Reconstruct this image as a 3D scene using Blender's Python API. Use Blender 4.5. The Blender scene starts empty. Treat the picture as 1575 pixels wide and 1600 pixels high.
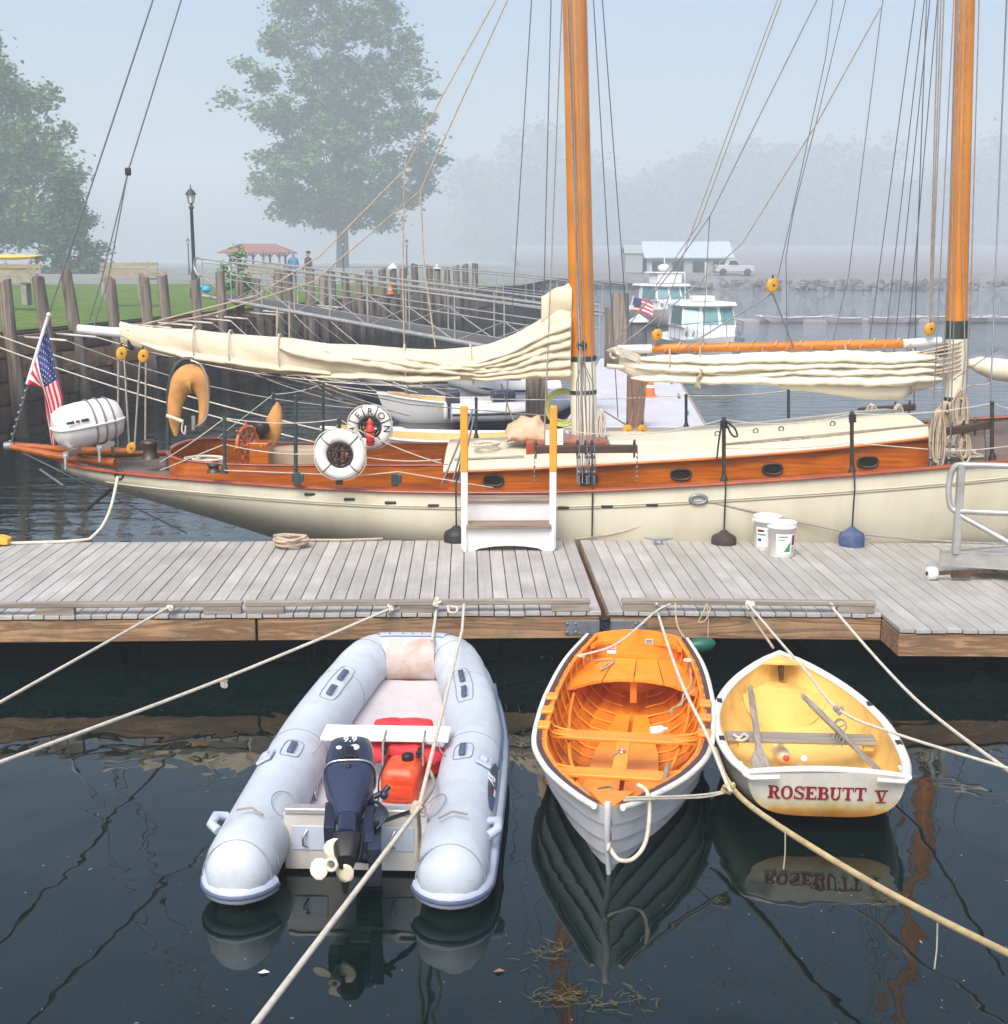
import bpy, bmesh, math, random
from mathutils import Vector, Matrix
random.seed(11)
R = math.radians
PI = math.pi
scene = bpy.context.scene
col = scene.collection

# ---------------------------------------------------------------- camera
FPX, PW, PH = 2050.0, 1575.0, 1600.0          # focal length in photo pixels, photo size
HC = 3.52                                      # eye height above the water
PITCH = math.atan(395.0 / FPX)
cam_d = bpy.data.cameras.new('camera')
cam = bpy.data.objects.new('camera', cam_d)
col.objects.link(cam)
cam.location = (0, 0, HC)
cam.rotation_euler = (PI / 2 - PITCH, 0, 0)
cam_d.sensor_fit = 'VERTICAL'
cam_d.sensor_height = 24.0
cam_d.lens = 24.0 * FPX / PH
cam_d.clip_start = 0.1
cam_d.clip_end = 3000
scene.camera = cam

# ---------------------------------------------------------------- sky, sun, exposure
SUN_EL, SUN_AZ = R(52), R(200)                 # thin fog: soft, high sun from behind the camera
world = bpy.data.worlds.new('World')
scene.world = world
world.use_nodes = True
wn = world.node_tree.nodes
wn.clear()
w_out = wn.new('ShaderNodeOutputWorld')
w_bg = wn.new('ShaderNodeBackground')
w_sky = wn.new('ShaderNodeTexSky')
w_sky.sky_type = 'NISHITA'
w_sky.sun_disc = False
w_sky.sun_elevation = SUN_EL
w_sky.sun_rotation = SUN_AZ
w_sky.dust_density = 5.0
w_sky.air_density = 1.0
w_sky.ozone_density = 1.5
w_bg.inputs['Strength'].default_value = 0.105
world.node_tree.links.new(w_sky.outputs[0], w_bg.inputs[0])
world.node_tree.links.new(w_bg.outputs[0], w_out.inputs[0])
sun_d = bpy.data.lights.new('sun', 'SUN')
sun_d.energy = 1.5
sun_d.angle = R(35)
sun_d.color = (1.0, 0.94, 0.85)
sun = bpy.data.objects.new('sun', sun_d)
col.objects.link(sun)
sdir = Vector((math.sin(SUN_AZ) * math.cos(SUN_EL), math.cos(SUN_AZ) * math.cos(SUN_EL), math.sin(SUN_EL)))
sun.rotation_euler = (-sdir).to_track_quat('-Z', 'Y').to_euler()
scene.view_settings.view_transform = 'Standard'
scene.view_settings.look = 'None'
scene.view_settings.gamma = 1.0
scene.view_settings.use_curve_mapping = False
scene.view_settings.exposure = 1.12
scene.render.engine = 'CYCLES'
cy = scene.cycles
cy.use_denoising = True
cy.max_bounces = 8
cy.volume_bounces = 2
cy.transparent_max_bounces = 8
cy.caustics_reflective = True
cy.blur_glossy = 0.3
cy.caustics_refractive = False

# ---------------------------------------------------------------- helpers
def at(u, v, Y=None, Z=None):
    """The point of the place seen at photo pixel (u, v) on the vertical plane y=Y or the level z=Z."""
    a = (u - PW / 2) / FPX
    b = -(v - PH / 2) / FPX
    d = Vector((a, math.cos(PITCH) + b * math.sin(PITCH), -math.sin(PITCH) + b * math.cos(PITCH)))
    t = Y / d.y if Y is not None else (Z - HC) / d.z
    return Vector((d.x * t, d.y * t, HC + d.z * t))

def V(*a):
    return Vector(a)

class MB:
    """Collects polygons and links them as one mesh object."""
    def __init__(s):
        s.v = []; s.f = []; s.mi = []; s.sm = []; s.uv = {}
    def add(s, vs, fs, mi=0, smooth=False, uvs=None):
        n = len(s.v)
        s.v.extend(Vector(p) for p in vs)
        for k, f in enumerate(fs):
            if uvs: s.uv[len(s.f)] = uvs[k]
            s.f.append([i + n for i in f]); s.mi.append(mi); s.sm.append(smooth)
        return s
    def box(s, c, size, rot=None, mi=0):
        c = Vector(c); x, y, z = size[0] / 2, size[1] / 2, size[2] / 2
        vs = [Vector(p) for p in ((-x,-y,-z),(x,-y,-z),(x,y,-z),(-x,y,-z),(-x,-y,z),(x,-y,z),(x,y,z),(-x,y,z))]
        if rot is not None: vs = [rot @ p for p in vs]
        return s.add([c + p for p in vs], [(0,3,2,1),(4,5,6,7),(0,1,5,4),(1,2,6,5),(2,3,7,6),(3,0,4,7)], mi)
    def beam(s, p0, p1, w, h, up=(0,0,1), mi=0):
        p0 = Vector(p0); p1 = Vector(p1); d = p1 - p0; L = d.length; d.normalize()
        side = d.cross(Vector(up))
        if side.length < 1e-4: side = d.cross(Vector((0,1,0)))
        side.normalize(); u = side.cross(d)
        rot = Matrix((d, side, u)).transposed()
        return s.box((p0 + p1) / 2, (L, w, h), rot, mi)
    def tube(s, pts, r, n=8, caps=True, closed=False, mi=0, flat=1.0, up=None):
        pts = [Vector(p) for p in pts]; m = len(pts)
        if m < 2: return s
        rs = r if isinstance(r, (list, tuple)) else [r] * m
        tang = []
        for i in range(m):
            if closed: t = pts[(i+1) % m] - pts[i-1]
            else: t = pts[min(i+1, m-1)] - pts[max(i-1, 0)]
            if t.length < 1e-9: t = Vector((0,0,1))
            tang.append(t.normalized())
        ref = Vector(up) if up is not None else (Vector((0,0,1)) if abs(tang[0].z) < .9 else Vector((1,0,0)))
        nrm = (ref - tang[0] * ref.dot(tang[0])).normalized()
        vs = []; ls = [0.0]
        for i in range(m):
            if i: ls.append(ls[-1] + (pts[i] - pts[i-1]).length)
            nrm = nrm - tang[i] * nrm.dot(tang[i])
            if nrm.length < 1e-6: nrm = tang[i].orthogonal()
            nrm.normalize(); b = tang[i].cross(nrm)
            for k in range(n):
                a = 2 * PI * k / n
                vs.append(pts[i] + (nrm * math.cos(a) * flat + b * math.sin(a)) * rs[i])
        fs = []; uvs = []
        rng = m if closed else m - 1
        for i in range(rng):
            j = (i + 1) % m
            for k in range(n):
                k2 = (k + 1) % n
                fs.append((i*n+k, i*n+k2, j*n+k2, j*n+k))
                l1 = ls[i+1] if i + 1 < m else ls[i] + .05
                uvs.append(((ls[i], k/n), (ls[i], (k+1)/n), (l1, (k+1)/n), (l1, k/n)))
        s.add(vs, fs, mi, True, uvs)
        if caps and not closed:
            c0 = [vs[k] for k in range(n)][::-1]; c1 = [vs[(m-1)*n+k] for k in range(n)]
            s.add(c0, [tuple(range(n))], mi); s.add(c1, [tuple(range(n))], mi)
        return s
    def loft(s, rings, closed=False, mi=0, smooth=True, cap0=False, cap1=False, flip=False):
        n = len(rings[0]); vs = [p for r in rings for p in r]; fs = []; uvs = []
        for i in range(len(rings) - 1):
            for k in range(n if closed else n - 1):
                k2 = (k + 1) % n
                f = (i*n+k, i*n+k2, (i+1)*n+k2, (i+1)*n+k)
                u = ((i, k/n), (i, (k+1)/n), (i+1, (k+1)/n), (i+1, k/n))
                fs.append(f[::-1] if flip else f); uvs.append(u[::-1] if flip else u)
        s.add(vs, fs, mi, smooth, uvs)
        if cap0: s.add(rings[0], [tuple(range(n)) if flip else tuple(range(n))[::-1]], mi)
        if cap1: s.add(rings[-1], [tuple(range(n))[::-1] if flip else tuple(range(n))], mi)
        return s
    def lathe(s, prof, c=(0,0,0), n=24, axis=None, mi=0, smooth=True, sx=1.0, sy=1.0):
        c = Vector(c); q = Matrix.Identity(3)
        if axis is not None: q = Vector((0,0,1)).rotation_difference(Vector(axis)).to_matrix()
        rings = []
        for r, z in prof:
            rings.append([c + q @ Vector((r*math.cos(2*PI*k/n)*sx, r*math.sin(2*PI*k/n)*sy, z)) for k in range(n)])
        return s.loft(rings, True, mi, smooth, cap0=prof[0][0] > 1e-4, cap1=prof[-1][0] > 1e-4)
    def prism(s, poly, o, ex, ey, h, mi=0):
        """poly in (ex, ey) coordinates about o, extruded by h along ex x ey."""
        o = Vector(o); ex = Vector(ex).normalized(); ey = Vector(ey).normalized(); ez = ex.cross(ey) * h
        n = len(poly); a = [o + ex*p[0] + ey*p[1] for p in poly]; b = [p + ez for p in a]
        fs = [tuple(range(n))[::-1], tuple(range(n, 2*n))] + [(k, (k+1) % n, n + (k+1) % n, n + k) for k in range(n)]
        return s.add(a + b, fs, mi)
    def torus(s, c, R0, r, axis=(0,0,1), n=32, m=10, mi=0, flat=1.0):
        q = Vector((0,0,1)).rotation_difference(Vector(axis)).to_matrix()
        pts = [Vector(c) + q @ Vector((R0*math.cos(2*PI*k/n), R0*math.sin(2*PI*k/n), 0)) for k in range(n)]
        return s.tube(pts, r, m, closed=True, mi=mi, flat=flat, up=Vector(axis))
    def ball(s, c, r, n=12, m=8, mi=0):
        r = r if isinstance(r, (tuple, list)) else (r, r, r); c = Vector(c); rings = []
        for i in range(m + 1):
            t = PI * i / m; q = max(math.sin(t), 1e-3)
            rings.append([c + Vector((r[0]*q*math.cos(2*PI*k/n), r[1]*q*math.sin(2*PI*k/n), -r[2]*math.cos(t))) for k in range(n)])
        return s.loft(rings, True, mi)
    def build(s, name, mats, parent=None, world=True, bevel=0, base=None, seg=2):
        """world: coordinates are world coordinates and are taken relative to the (unrotated) root of the parent."""
        off = Vector((0,0,0))
        if parent is not None and world:
            p = parent
            while p.parent: p = p.parent
            off = p.location.copy()
        elif parent is None and base is not None:
            off = Vector(base)
        elif parent is None and world and s.v:
            xs = [p.x for p in s.v]; ys = [p.y for p in s.v]; zs = [p.z for p in s.v]
            off = Vector(((min(xs)+max(xs))/2, (min(ys)+max(ys))/2, min(zs)))
        me = bpy.data.meshes.new(name)
        me.from_pydata([p - off for p in s.v], [], s.f)
        if not isinstance(mats, (list, tuple)): mats = [mats]
        for m in mats: me.materials.append(m)
        me.polygons.foreach_set('material_index', s.mi)
        me.polygons.foreach_set('use_smooth', s.sm)
        if s.uv:
            uvl = me.uv_layers.new(name='UVMap')
            for i, u in s.uv.items():
                ps = me.polygons[i]
                for j, li in enumerate(ps.loop_indices):
                    if j < len(u): uvl.data[li].uv = u[j]
        me.update()
        o = bpy.data.objects.new(name, me)
        col.objects.link(o)
        if parent is not None: o.parent = parent
        else: o.location = off
        if bevel:
            b = o.modifiers.new('bevel', 'BEVEL'); b.width = bevel; b.segments = seg
            b.limit_method = 'ANGLE'; b.angle_limit = R(40)
        return o

def _each(s, name, mats, parent=None, world=True, **kw):
    """Build every connected piece as an object of its own."""
    key = {}; par = list(range(len(s.v)))
    def find(i):
        while par[i] != i: par[i] = par[par[i]]; i = par[i]
        return i
    for i, p in enumerate(s.v):
        k = (round(p.x, 4), round(p.y, 4), round(p.z, 4))
        if k in key: par[find(i)] = find(key[k])
        else: key[k] = i
    for f in s.f:
        for i in f[1:]: par[find(i)] = find(f[0])
    groups = {}
    for fi, f in enumerate(s.f): groups.setdefault(find(f[0]), []).append(fi)
    out = []
    for fis in groups.values():
        m = MB(); ix = {}
        for fi in fis:
            f = []
            for i in s.f[fi]:
                if i not in ix: ix[i] = len(m.v); m.v.append(s.v[i])
                f.append(ix[i])
            if fi in s.uv: m.uv[len(m.f)] = s.uv[fi]
            m.f.append(f); m.mi.append(s.mi[fi]); m.sm.append(s.sm[fi])
        out.append(m.build(name, mats, parent, world, **kw))
    return out
MB.build_each = _each
NTH = ['first','second','third','fourth','fifth','sixth','seventh','eighth','ninth','tenth','eleventh','twelfth','thirteenth','fourteenth','fifteenth','sixteenth','seventeenth','eighteenth','nineteenth','twentieth','twenty-first','twenty-second','twenty-third','twenty-fourth','twenty-fifth','twenty-sixth','twenty-seventh','twenty-eighth','twenty-ninth','thirtieth']
def thing(name, label, cat, loc=(0,0,0), rotz=0.0, group=None):
    o = bpy.data.objects.new(name, None)
    col.objects.link(o)
    o.empty_display_size = .2
    o.location = loc; o.rotation_euler = (0, 0, rotz)
    tag(o, label, cat, group)
    return o
def tag(o, label=None, cat=None, group=None, kind=None):
    if label: o['label'] = label
    if cat: o['category'] = cat
    if group: o['group'] = group
    if kind: o['kind'] = kind
    return o
def dup(o, parent=None, **kw):
    """Copy of an object and of its children, sharing meshes."""
    c = o.copy(); col.objects.link(c)
    if parent is not None: c.parent = parent
    for ch in list(o.children): dup(ch, c)
    return c
def lerp(a, b, t): return a + (b - a) * t
def interp(xs, ys, x):
    """Smooth (Catmull-Rom) interpolation through (xs, ys)."""
    if x <= xs[0]: return ys[0]
    if x >= xs[-1]: return ys[-1]
    i = max(k for k in range(len(xs) - 1) if xs[k] <= x)
    t = (x - xs[i]) / (xs[i+1] - xs[i]); h = xs[i+1] - xs[i]
    def sl(k):
        if k == 0: return (ys[1]-ys[0])/(xs[1]-xs[0])
        if k == len(xs)-1: return (ys[-1]-ys[-2])/(xs[-1]-xs[-2])
        return (ys[k+1]-ys[k-1])/(xs[k+1]-xs[k-1])
    m0, m1 = sl(i)*h, sl(i+1)*h
    return (2*t**3-3*t*t+1)*ys[i] + (t**3-2*t*t+t)*m0 + (-2*t**3+3*t*t)*ys[i+1] + (t**3-t*t)*m1
def spline(pts, n=8, closed=False):
    """Catmull-Rom curve through points."""
    P = [Vector(p) for p in pts]; m = len(P); out = []
    rng = m if closed else m - 1
    for i in range(rng):
        if closed: p0, p1, p2, p3 = P[i-1], P[i], P[(i+1) % m], P[(i+2) % m]
        else: p0, p1, p2, p3 = P[max(i-1,0)], P[i], P[i+1], P[min(i+2,m-1)]
        for k in range(n):
            t = k / n
            out.append(.5*((2*p1) + (p2-p0)*t + (2*p0-5*p1+4*p2-p3)*t*t + (3*p1-p0-3*p2+p3)*t**3))
    if not closed: out.append(P[-1])
    return out
def sag(p0, p1, d, n=16):
    p0 = Vector(p0); p1 = Vector(p1)
    return [p0.lerp(p1, k/n) - Vector((0,0,4*d*(k/n)*(1-k/n))) for k in range(n+1)]

# ---------------------------------------------------------------- materials
MATS = {}
def mat(name, c, rough=.5, metal=0.0, var=.10, scale=4.0, bump=0.0, bscale=60.0, stretch=(1,1,1), c2=None, c2amt=.5, c2scale=2.0,
        spec=.5, rv=0.0, coat=0.0, alpha=1.0, trans=0.0, emis=None, bdist=.004, wave=None, tide=None):
    """Principled surface; colour varies with object-space noise, optional second colour in worn patches, optional relief."""
    m = bpy.data.materials.new(name); m.use_nodes = True
    nt = m.node_tree; N = nt.nodes; L = nt.links
    b = N['Principled BSDF']
    b.inputs['Roughness'].default_value = rough
    b.inputs['Metallic'].default_value = metal
    b.inputs['Specular IOR Level'].default_value = spec
    if coat: b.inputs['Coat Weight'].default_value = coat; b.inputs['Coat Roughness'].default_value = .08
    if trans: b.inputs['Transmission Weight'].default_value = trans
    if alpha < 1: b.inputs['Alpha'].default_value = alpha
    tc = N.new('ShaderNodeTexCoord'); mp = N.new('ShaderNodeMapping')
    mp.inputs['Scale'].default_value = stretch
    info = N.new('ShaderNodeObjectInfo')
    ofs = N.new('ShaderNodeVectorMath'); ofs.operation = 'MULTIPLY_ADD'
    ofs.inputs[1].default_value = (37.0, 19.0, 53.0)
    cmb = N.new('ShaderNodeCombineXYZ')
    for k in range(3): L.new(info.outputs['Random'], cmb.inputs[k])
    L.new(cmb.outputs[0], ofs.inputs[0]); L.new(tc.outputs['Object'], ofs.inputs[2])
    L.new(ofs.outputs[0], mp.inputs[0])
    nz = N.new('ShaderNodeTexNoise'); nz.inputs['Scale'].default_value = scale; nz.inputs['Detail'].default_value = 6
    nz.inputs['Roughness'].default_value = .6
    L.new(mp.outputs[0], nz.inputs['Vector'])
    ramp = N.new('ShaderNodeValToRGB')
    lo = [max(0, x*(1-var*1.6)) for x in c]; hi = [min(1, x*(1+var*1.6)) for x in c]
    ramp.color_ramp.elements[0].position = .3; ramp.color_ramp.elements[0].color = (*lo, 1)
    ramp.color_ramp.elements[1].position = .7; ramp.color_ramp.elements[1].color = (*hi, 1)
    L.new(nz.outputs['Fac'], ramp.inputs[0]); colr = ramp.outputs[0]
    if c2 is not None:
        n2 = N.new('ShaderNodeTexNoise'); n2.inputs['Scale'].default_value = c2scale; n2.inputs['Detail'].default_value = 8
        n2.inputs['Roughness'].default_value = .65
        L.new(mp.outputs[0], n2.inputs['Vector'])
        r2 = N.new('ShaderNodeValToRGB'); r2.color_ramp.elements[0].position = .5; r2.color_ramp.elements[1].position = .72
        r2.color_ramp.elements[1].color = (c2amt, c2amt, c2amt, 1)
        L.new(n2.outputs['Fac'], r2.inputs[0])
        mx = N.new('ShaderNodeMix'); mx.data_type = 'RGBA'
        L.new(r2.outputs[0], mx.inputs[0]); L.new(colr, mx.inputs[6]); mx.inputs[7].default_value = (*c2, 1)
        colr = mx.outputs[2]
    if rv:
        mr = N.new('ShaderNodeMapRange'); mr.inputs[3].default_value = 1 - rv; mr.inputs[4].default_value = 1 + rv
        L.new(info.outputs['Random'], mr.inputs[0])
        hs = N.new('ShaderNodeHueSaturation'); L.new(mr.outputs[0], hs.inputs['Value']); L.new(colr, hs.inputs['Color'])
        colr = hs.outputs[0]
    if tide is not None:                             # wet, weed-darkened zone up to the tide mark
        geo = N.new('ShaderNodeNewGeometry'); sp_ = N.new('ShaderNodeSeparateXYZ'); L.new(geo.outputs['Position'], sp_.inputs[0])
        n5 = N.new('ShaderNodeTexNoise'); n5.inputs['Scale'].default_value = 1.1; n5.inputs['Detail'].default_value = 5; L.new(geo.outputs['Position'], n5.inputs['Vector'])
        ma_ = N.new('ShaderNodeMath'); ma_.operation = 'MULTIPLY_ADD'; ma_.inputs[1].default_value = .9; L.new(n5.outputs['Fac'], ma_.inputs[0]); L.new(sp_.outputs[2], ma_.inputs[2])
        r5 = N.new('ShaderNodeValToRGB'); r5.color_ramp.elements[0].position = .35; r5.color_ramp.elements[0].color = (.22,.21,.17,1); r5.color_ramp.elements[1].position = .62; r5.color_ramp.elements[1].color = (1,1,1,1)
        dv_ = N.new('ShaderNodeMath'); dv_.operation = 'DIVIDE'; dv_.inputs[1].default_value = tide*2.6; L.new(ma_.outputs[0], dv_.inputs[0]); L.new(dv_.outputs[0], r5.inputs[0])
        m5 = N.new('ShaderNodeMix'); m5.data_type = 'RGBA'; m5.blend_type = 'MULTIPLY'; m5.inputs[0].default_value = 1; L.new(colr, m5.inputs[6]); L.new(r5.outputs[0], m5.inputs[7]); colr = m5.outputs[2]
    L.new(colr, b.inputs['Base Color'])
    if emis: b.inputs['Emission Color'].default_value = (*emis, 1); b.inputs['Emission Strength'].default_value = 1
    if bump:
        bp = N.new('ShaderNodeBump'); bp.inputs['Strength'].default_value = bump; bp.inputs['Distance'].default_value = bdist
        if wave:                                     # rope lay: diagonal ridges along the UVs of the tube
            sp = N.new('ShaderNodeSeparateXYZ'); L.new(tc.outputs['UV'], sp.inputs[0])
            ma = N.new('ShaderNodeMath'); ma.operation = 'MULTIPLY_ADD'; ma.inputs[1].default_value = wave
            L.new(sp.outputs[0], ma.inputs[0])
            m3 = N.new('ShaderNodeMath'); m3.operation = 'MULTIPLY'; m3.inputs[1].default_value = 3 * 2 * PI
            L.new(sp.outputs[1], m3.inputs[0]); L.new(m3.outputs[0], ma.inputs[2])
            sn = N.new('ShaderNodeMath'); sn.operation = 'SINE'; L.new(ma.outputs[0], sn.inputs[0])
            ab = N.new('ShaderNodeMath'); ab.operation = 'ABSOLUTE'; L.new(sn.outputs[0], ab.inputs[0])
            L.new(ab.outputs[0], bp.inputs['Height'])
        else:
            n3 = N.new('ShaderNodeTexNoise'); n3.inputs['Scale'].default_value = bscale; n3.inputs['Detail'].default_value = 5
            L.new(mp.outputs[0], n3.inputs['Vector']); L.new(n3.outputs['Fac'], bp.inputs['Height'])
        L.new(bp.outputs[0], b.inputs['Normal'])
    MATS[name] = m
    return m
def wood(name, c1, c2, grain=(1, 14, 14), scale=2.5, rough=.6, coat=0.0, bump=.25, rv=.08, knots=False, stain=None):
    """Timber: streaky grain running along the axis with the small stretch value."""
    m = bpy.data.materials.new(name); m.use_nodes = True
    nt = m.node_tree; N = nt.nodes; L = nt.links; b = N['Principled BSDF']
    b.inputs['Roughness'].default_value = rough
    if coat: b.inputs['Coat Weight'].default_value = coat; b.inputs['Coat Roughness'].default_value = .12
    tc = N.new('ShaderNodeTexCoord'); info = N.new('ShaderNodeObjectInfo')
    cmb = N.new('ShaderNodeCombineXYZ')
    for k in range(3): L.new(info.outputs['Random'], cmb.inputs[k])
    ofs = N.new('ShaderNodeVectorMath'); ofs.operation = 'MULTIPLY_ADD'; ofs.inputs[1].default_value = (31, 17, 43)
    L.new(cmb.outputs[0], ofs.inputs[0]); L.new(tc.outputs['Object'], ofs.inputs[2])
    mp = N.new('ShaderNodeMapping'); mp.inputs['Scale'].default_value = grain
    L.new(ofs.outputs[0], mp.inputs[0])
    nz = N.new('ShaderNodeTexNoise'); nz.inputs['Scale'].default_value = scale; nz.inputs['Detail'].default_value = 8
    nz.inputs['Roughness'].default_value = .62; nz.inputs['Distortion'].default_value = 1.2 if knots else .4
    L.new(mp.outputs[0], nz.inputs['Vector'])
    rp = N.new('ShaderNodeValToRGB'); e = rp.color_ramp.elements
    e[0].position = .33; e[0].color = (*c2, 1); e[1].position = .66; e[1].color = (*c1, 1)
    if knots:
        mul = N.new('ShaderNodeMath'); mul.operation = 'MULTIPLY'; mul.inputs[1].default_value = 22
        sn = N.new('ShaderNodeMath'); sn.operation = 'SINE'
        mr0 = N.new('ShaderNodeMapRange'); mr0.inputs[1].default_value = -1
        L.new(nz.outputs['Fac'], mul.inputs[0]); L.new(mul.outputs[0], sn.inputs[0]); L.new(sn.outputs[0], mr0.inputs[0])
        L.new(mr0.outputs[0], rp.inputs[0]); e[0].position = .02; e[1].position = .5
        fac = mr0.outputs[0]
    else:
        L.new(nz.outputs['Fac'], rp.inputs[0]); fac = nz.outputs['Fac']
    n2 = N.new('ShaderNodeTexNoise'); n2.inputs['Scale'].default_value = 1.7; n2.inputs['Detail'].default_value = 5
    L.new(ofs.outputs[0], n2.inputs['Vector'])
    mr2 = N.new('ShaderNodeMapRange'); mr2.inputs[1].default_value = .25; mr2.inputs[2].default_value = .75
    mr2.inputs[3].default_value = .78; mr2.inputs[4].default_value = 1.18
    L.new(n2.outputs['Fac'], mr2.inputs[0])
    mr = N.new('ShaderNodeMapRange'); mr.inputs[3].default_value = 1 - rv; mr.inputs[4].default_value = 1 + rv
    L.new(info.outputs['Random'], mr.inputs[0])
    mm = N.new('ShaderNodeMath'); mm.operation = 'MULTIPLY'; L.new(mr.outputs[0], mm.inputs[0]); L.new(mr2.outputs[0], mm.inputs[1])
    hs = N.new('ShaderNodeHueSaturation'); L.new(mm.outputs[0], hs.inputs['Value']); L.new(rp.outputs[0], hs.inputs['Color'])
    L.new(hs.outputs[0], b.inputs['Base Color'])
    if stain is not None:                            # blotches where water, algae or feet have marked the timber
        n4 = N.new('ShaderNodeTexNoise'); n4.inputs['Scale'].default_value = stain[1]; n4.inputs['Detail'].default_value = 7; n4.inputs['Roughness'].default_value = .7
        geo = N.new('ShaderNodeNewGeometry'); L.new(geo.outputs['Position'], n4.inputs['Vector'])
        r4 = N.new('ShaderNodeValToRGB'); r4.color_ramp.elements[0].position = .48; r4.color_ramp.elements[1].position = .74; r4.color_ramp.elements[1].color = (stain[2],)*3 + (1,)
        L.new(n4.outputs['Fac'], r4.inputs[0]); mx = N.new('ShaderNodeMix'); mx.data_type = 'RGBA'; L.new(r4.outputs[0], mx.inputs[0]); L.new(hs.outputs[0], mx.inputs[6]); mx.inputs[7].default_value = (*stain[0], 1); L.new(mx.outputs[2], b.inputs['Base Color'])
    if bump:
        bp = N.new('ShaderNodeBump'); bp.inputs['Strength'].default_value = bump; bp.inputs['Distance'].default_value = .004
        L.new(fac, bp.inputs['Height']); L.new(bp.outputs[0], b.inputs['Normal'])
    MATS[name] = m
    return m
# materials used by several things
cream = mat('cream_hull_paint', (.565,.54,.425), .25, var=.04, scale=1.2, c2=(.46,.41,.28), c2amt=.6, c2scale=.8, stretch=(2.2,1,.6))
cream_deck = mat('cream_deck_paint', (.62,.575,.445), .55, var=.04, scale=3, c2=(.60,.55,.42), c2amt=.3, bump=.1, bscale=150)
mahog = wood('varnished_mahogany', (.54,.145,.004), (.27,.052,.002), (1.0,12,12), 2.2, .3, coat=.35, bump=.05)
mahog_red = wood('red_mahogany_rail', (.34,.075,.025), (.22,.04,.012), (1.0,10,10), 2.5, .35, coat=.3, bump=.05)
spruce = wood('varnished_spruce', (.66,.235,.003), (.58,.185,.003), (10,10,.6), 1.4, .35, coat=.3, bump=.04, rv=.04)
spruce_x = wood('varnished_spruce_spar', (.68,.23,.008), (.52,.15,.005), (.6,10,10), 1.6, .35, coat=.3, bump=.04, rv=.04)
mast_cream = mat('cream_mast_paint', (.78,.74,.60), .4, var=.05, scale=3)
white_paint = mat('white_paint', (.70,.70,.71), .42, var=.04, scale=5, c2=(.55,.53,.48), c2amt=.25)
white_gloss = mat('white_gelcoat', (.74,.74,.73), .3, var=.03, scale=2, c2=(.6,.57,.48), c2amt=.2, c2scale=3)
black_rub = mat('black_rubber', (.015,.015,.017), .55, var=.2)
dark_metal = mat('dark_bronze', (.07,.06,.045), .45, .6, var=.25, scale=12)
green_metal = mat('dark_green_painted_metal', (.035,.06,.06), .45, .2, var=.2, scale=12)
steel = mat('stainless_steel', (.55,.56,.57), .3, .9, var=.1, scale=10)
alu = mat('weathered_aluminium', (.46,.46,.45), .5, .55, var=.12, scale=7, c2=(.30,.29,.26), c2amt=.4)
galv = mat('galvanised_steel', (.24,.27,.31), .5, .6, var=.15, scale=14, c2=(.16,.17,.2), c2amt=.5)
wire = mat('rigging_wire', (.20,.21,.23), .4, .5, var=.1)
rope_w = mat('white_rope', (.76,.71,.60), .85, var=.10, scale=18, bump=.9, wave=420, bdist=.004)
rope_old = mat('weathered_rope', (.55,.45,.33), .9, var=.15, scale=15, bump=.9, wave=420, bdist=.003, c2=(.38,.30,.2), c2amt=.4)
rope_yel = mat('tan_hawser', (.62,.49,.25), .85, var=.14, scale=9, bump=1.0, wave=300, bdist=.006, c2=(.72,.63,.45), c2amt=.6, c2scale=4)
rope_grey = mat('grey_rope', (.34,.31,.27), .9, var=.15, scale=16, bump=.8, wave=420, bdist=.003)
rope_black = mat('black_rope', (.02,.02,.024), .8, var=.2)
tan_canvas = mat('tan_canvas', (.55,.27,.08), .85, var=.14, scale=6, bump=.5, bscale=14, bdist=.02, c2=(.40,.17,.05), c2amt=.5)
beige_canvas = mat('beige_canvas', (.36,.29,.21), .9, var=.1, scale=5, bump=.5, bscale=9, bdist=.03)
sail_cloth = mat('cream_sailcloth', (.64,.57,.43), .85, var=.05, scale=3, bump=.35, bscale=7, bdist=.02, c2=(.58,.42,.24), c2amt=.35, c2scale=1.3)
sail_white = mat('pale_sailcloth', (.68,.64,.52), .85, var=.04, scale=3, bump=.3, bscale=7, bdist=.02, c2=(.66,.56,.38), c2amt=.35, c2scale=1.6)
deck_plank = wood('grey_composite_decking', (.42,.408,.39), (.345,.335,.322), (14,.7,14), 2.2, .75, bump=.15, rv=.08, stain=((.27,.255,.205), 1.1, .5))
fascia_wood = wood('weathered_pine_fascia', (.36,.225,.125), (.19,.105,.052), (.35,9,5.5), 1.5, .8, bump=.6, rv=.06, knots=True, stain=((.10,.09,.055), 2.2, .8))
grey_wood = wood('grey_weathered_timber', (.34,.31,.27), (.17,.145,.115), (.6,12,12), 2.0, .85, bump=.6)
grey_wood_z = mat('grey_weathered_pile', (.17,.14,.115), .92, var=.45, scale=1.8, stretch=(9,9,.5), bump=.9, bscale=3, bdist=.02, c2=(.30,.28,.26), c2amt=.5, c2scale=1.0, rv=.25, tide=1.0)
tread_wood = wood('brown_worn_tread', (.34,.26,.20), (.17,.115,.085), (.8,12,12), 2.2, .8, bump=.5)
oar_wood = wood('weathered_oar_wood', (.42,.38,.32), (.20,.17,.14), (12,1.0,12), 3.0, .85, bump=.5)
yellow_blk = mat('ash_block_yellow', (.60,.31,.02), .4, var=.12, scale=14)
orange_pt = wood('orange_varnish', (.88,.33,.028), (.80,.26,.018), (2,2,8), 2.4, .42, coat=.15, bump=.12, rv=.06, stain=((.55,.17,.012), 6.0, .45))
orange_hull = wood('orange_varnished_planking', (.84,.27,.020), (.62,.165,.010), (5,.6,5), 2.4, .42, coat=.15, bump=.15, rv=.10, stain=((.50,.13,.008), 5.0, .5))
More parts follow.
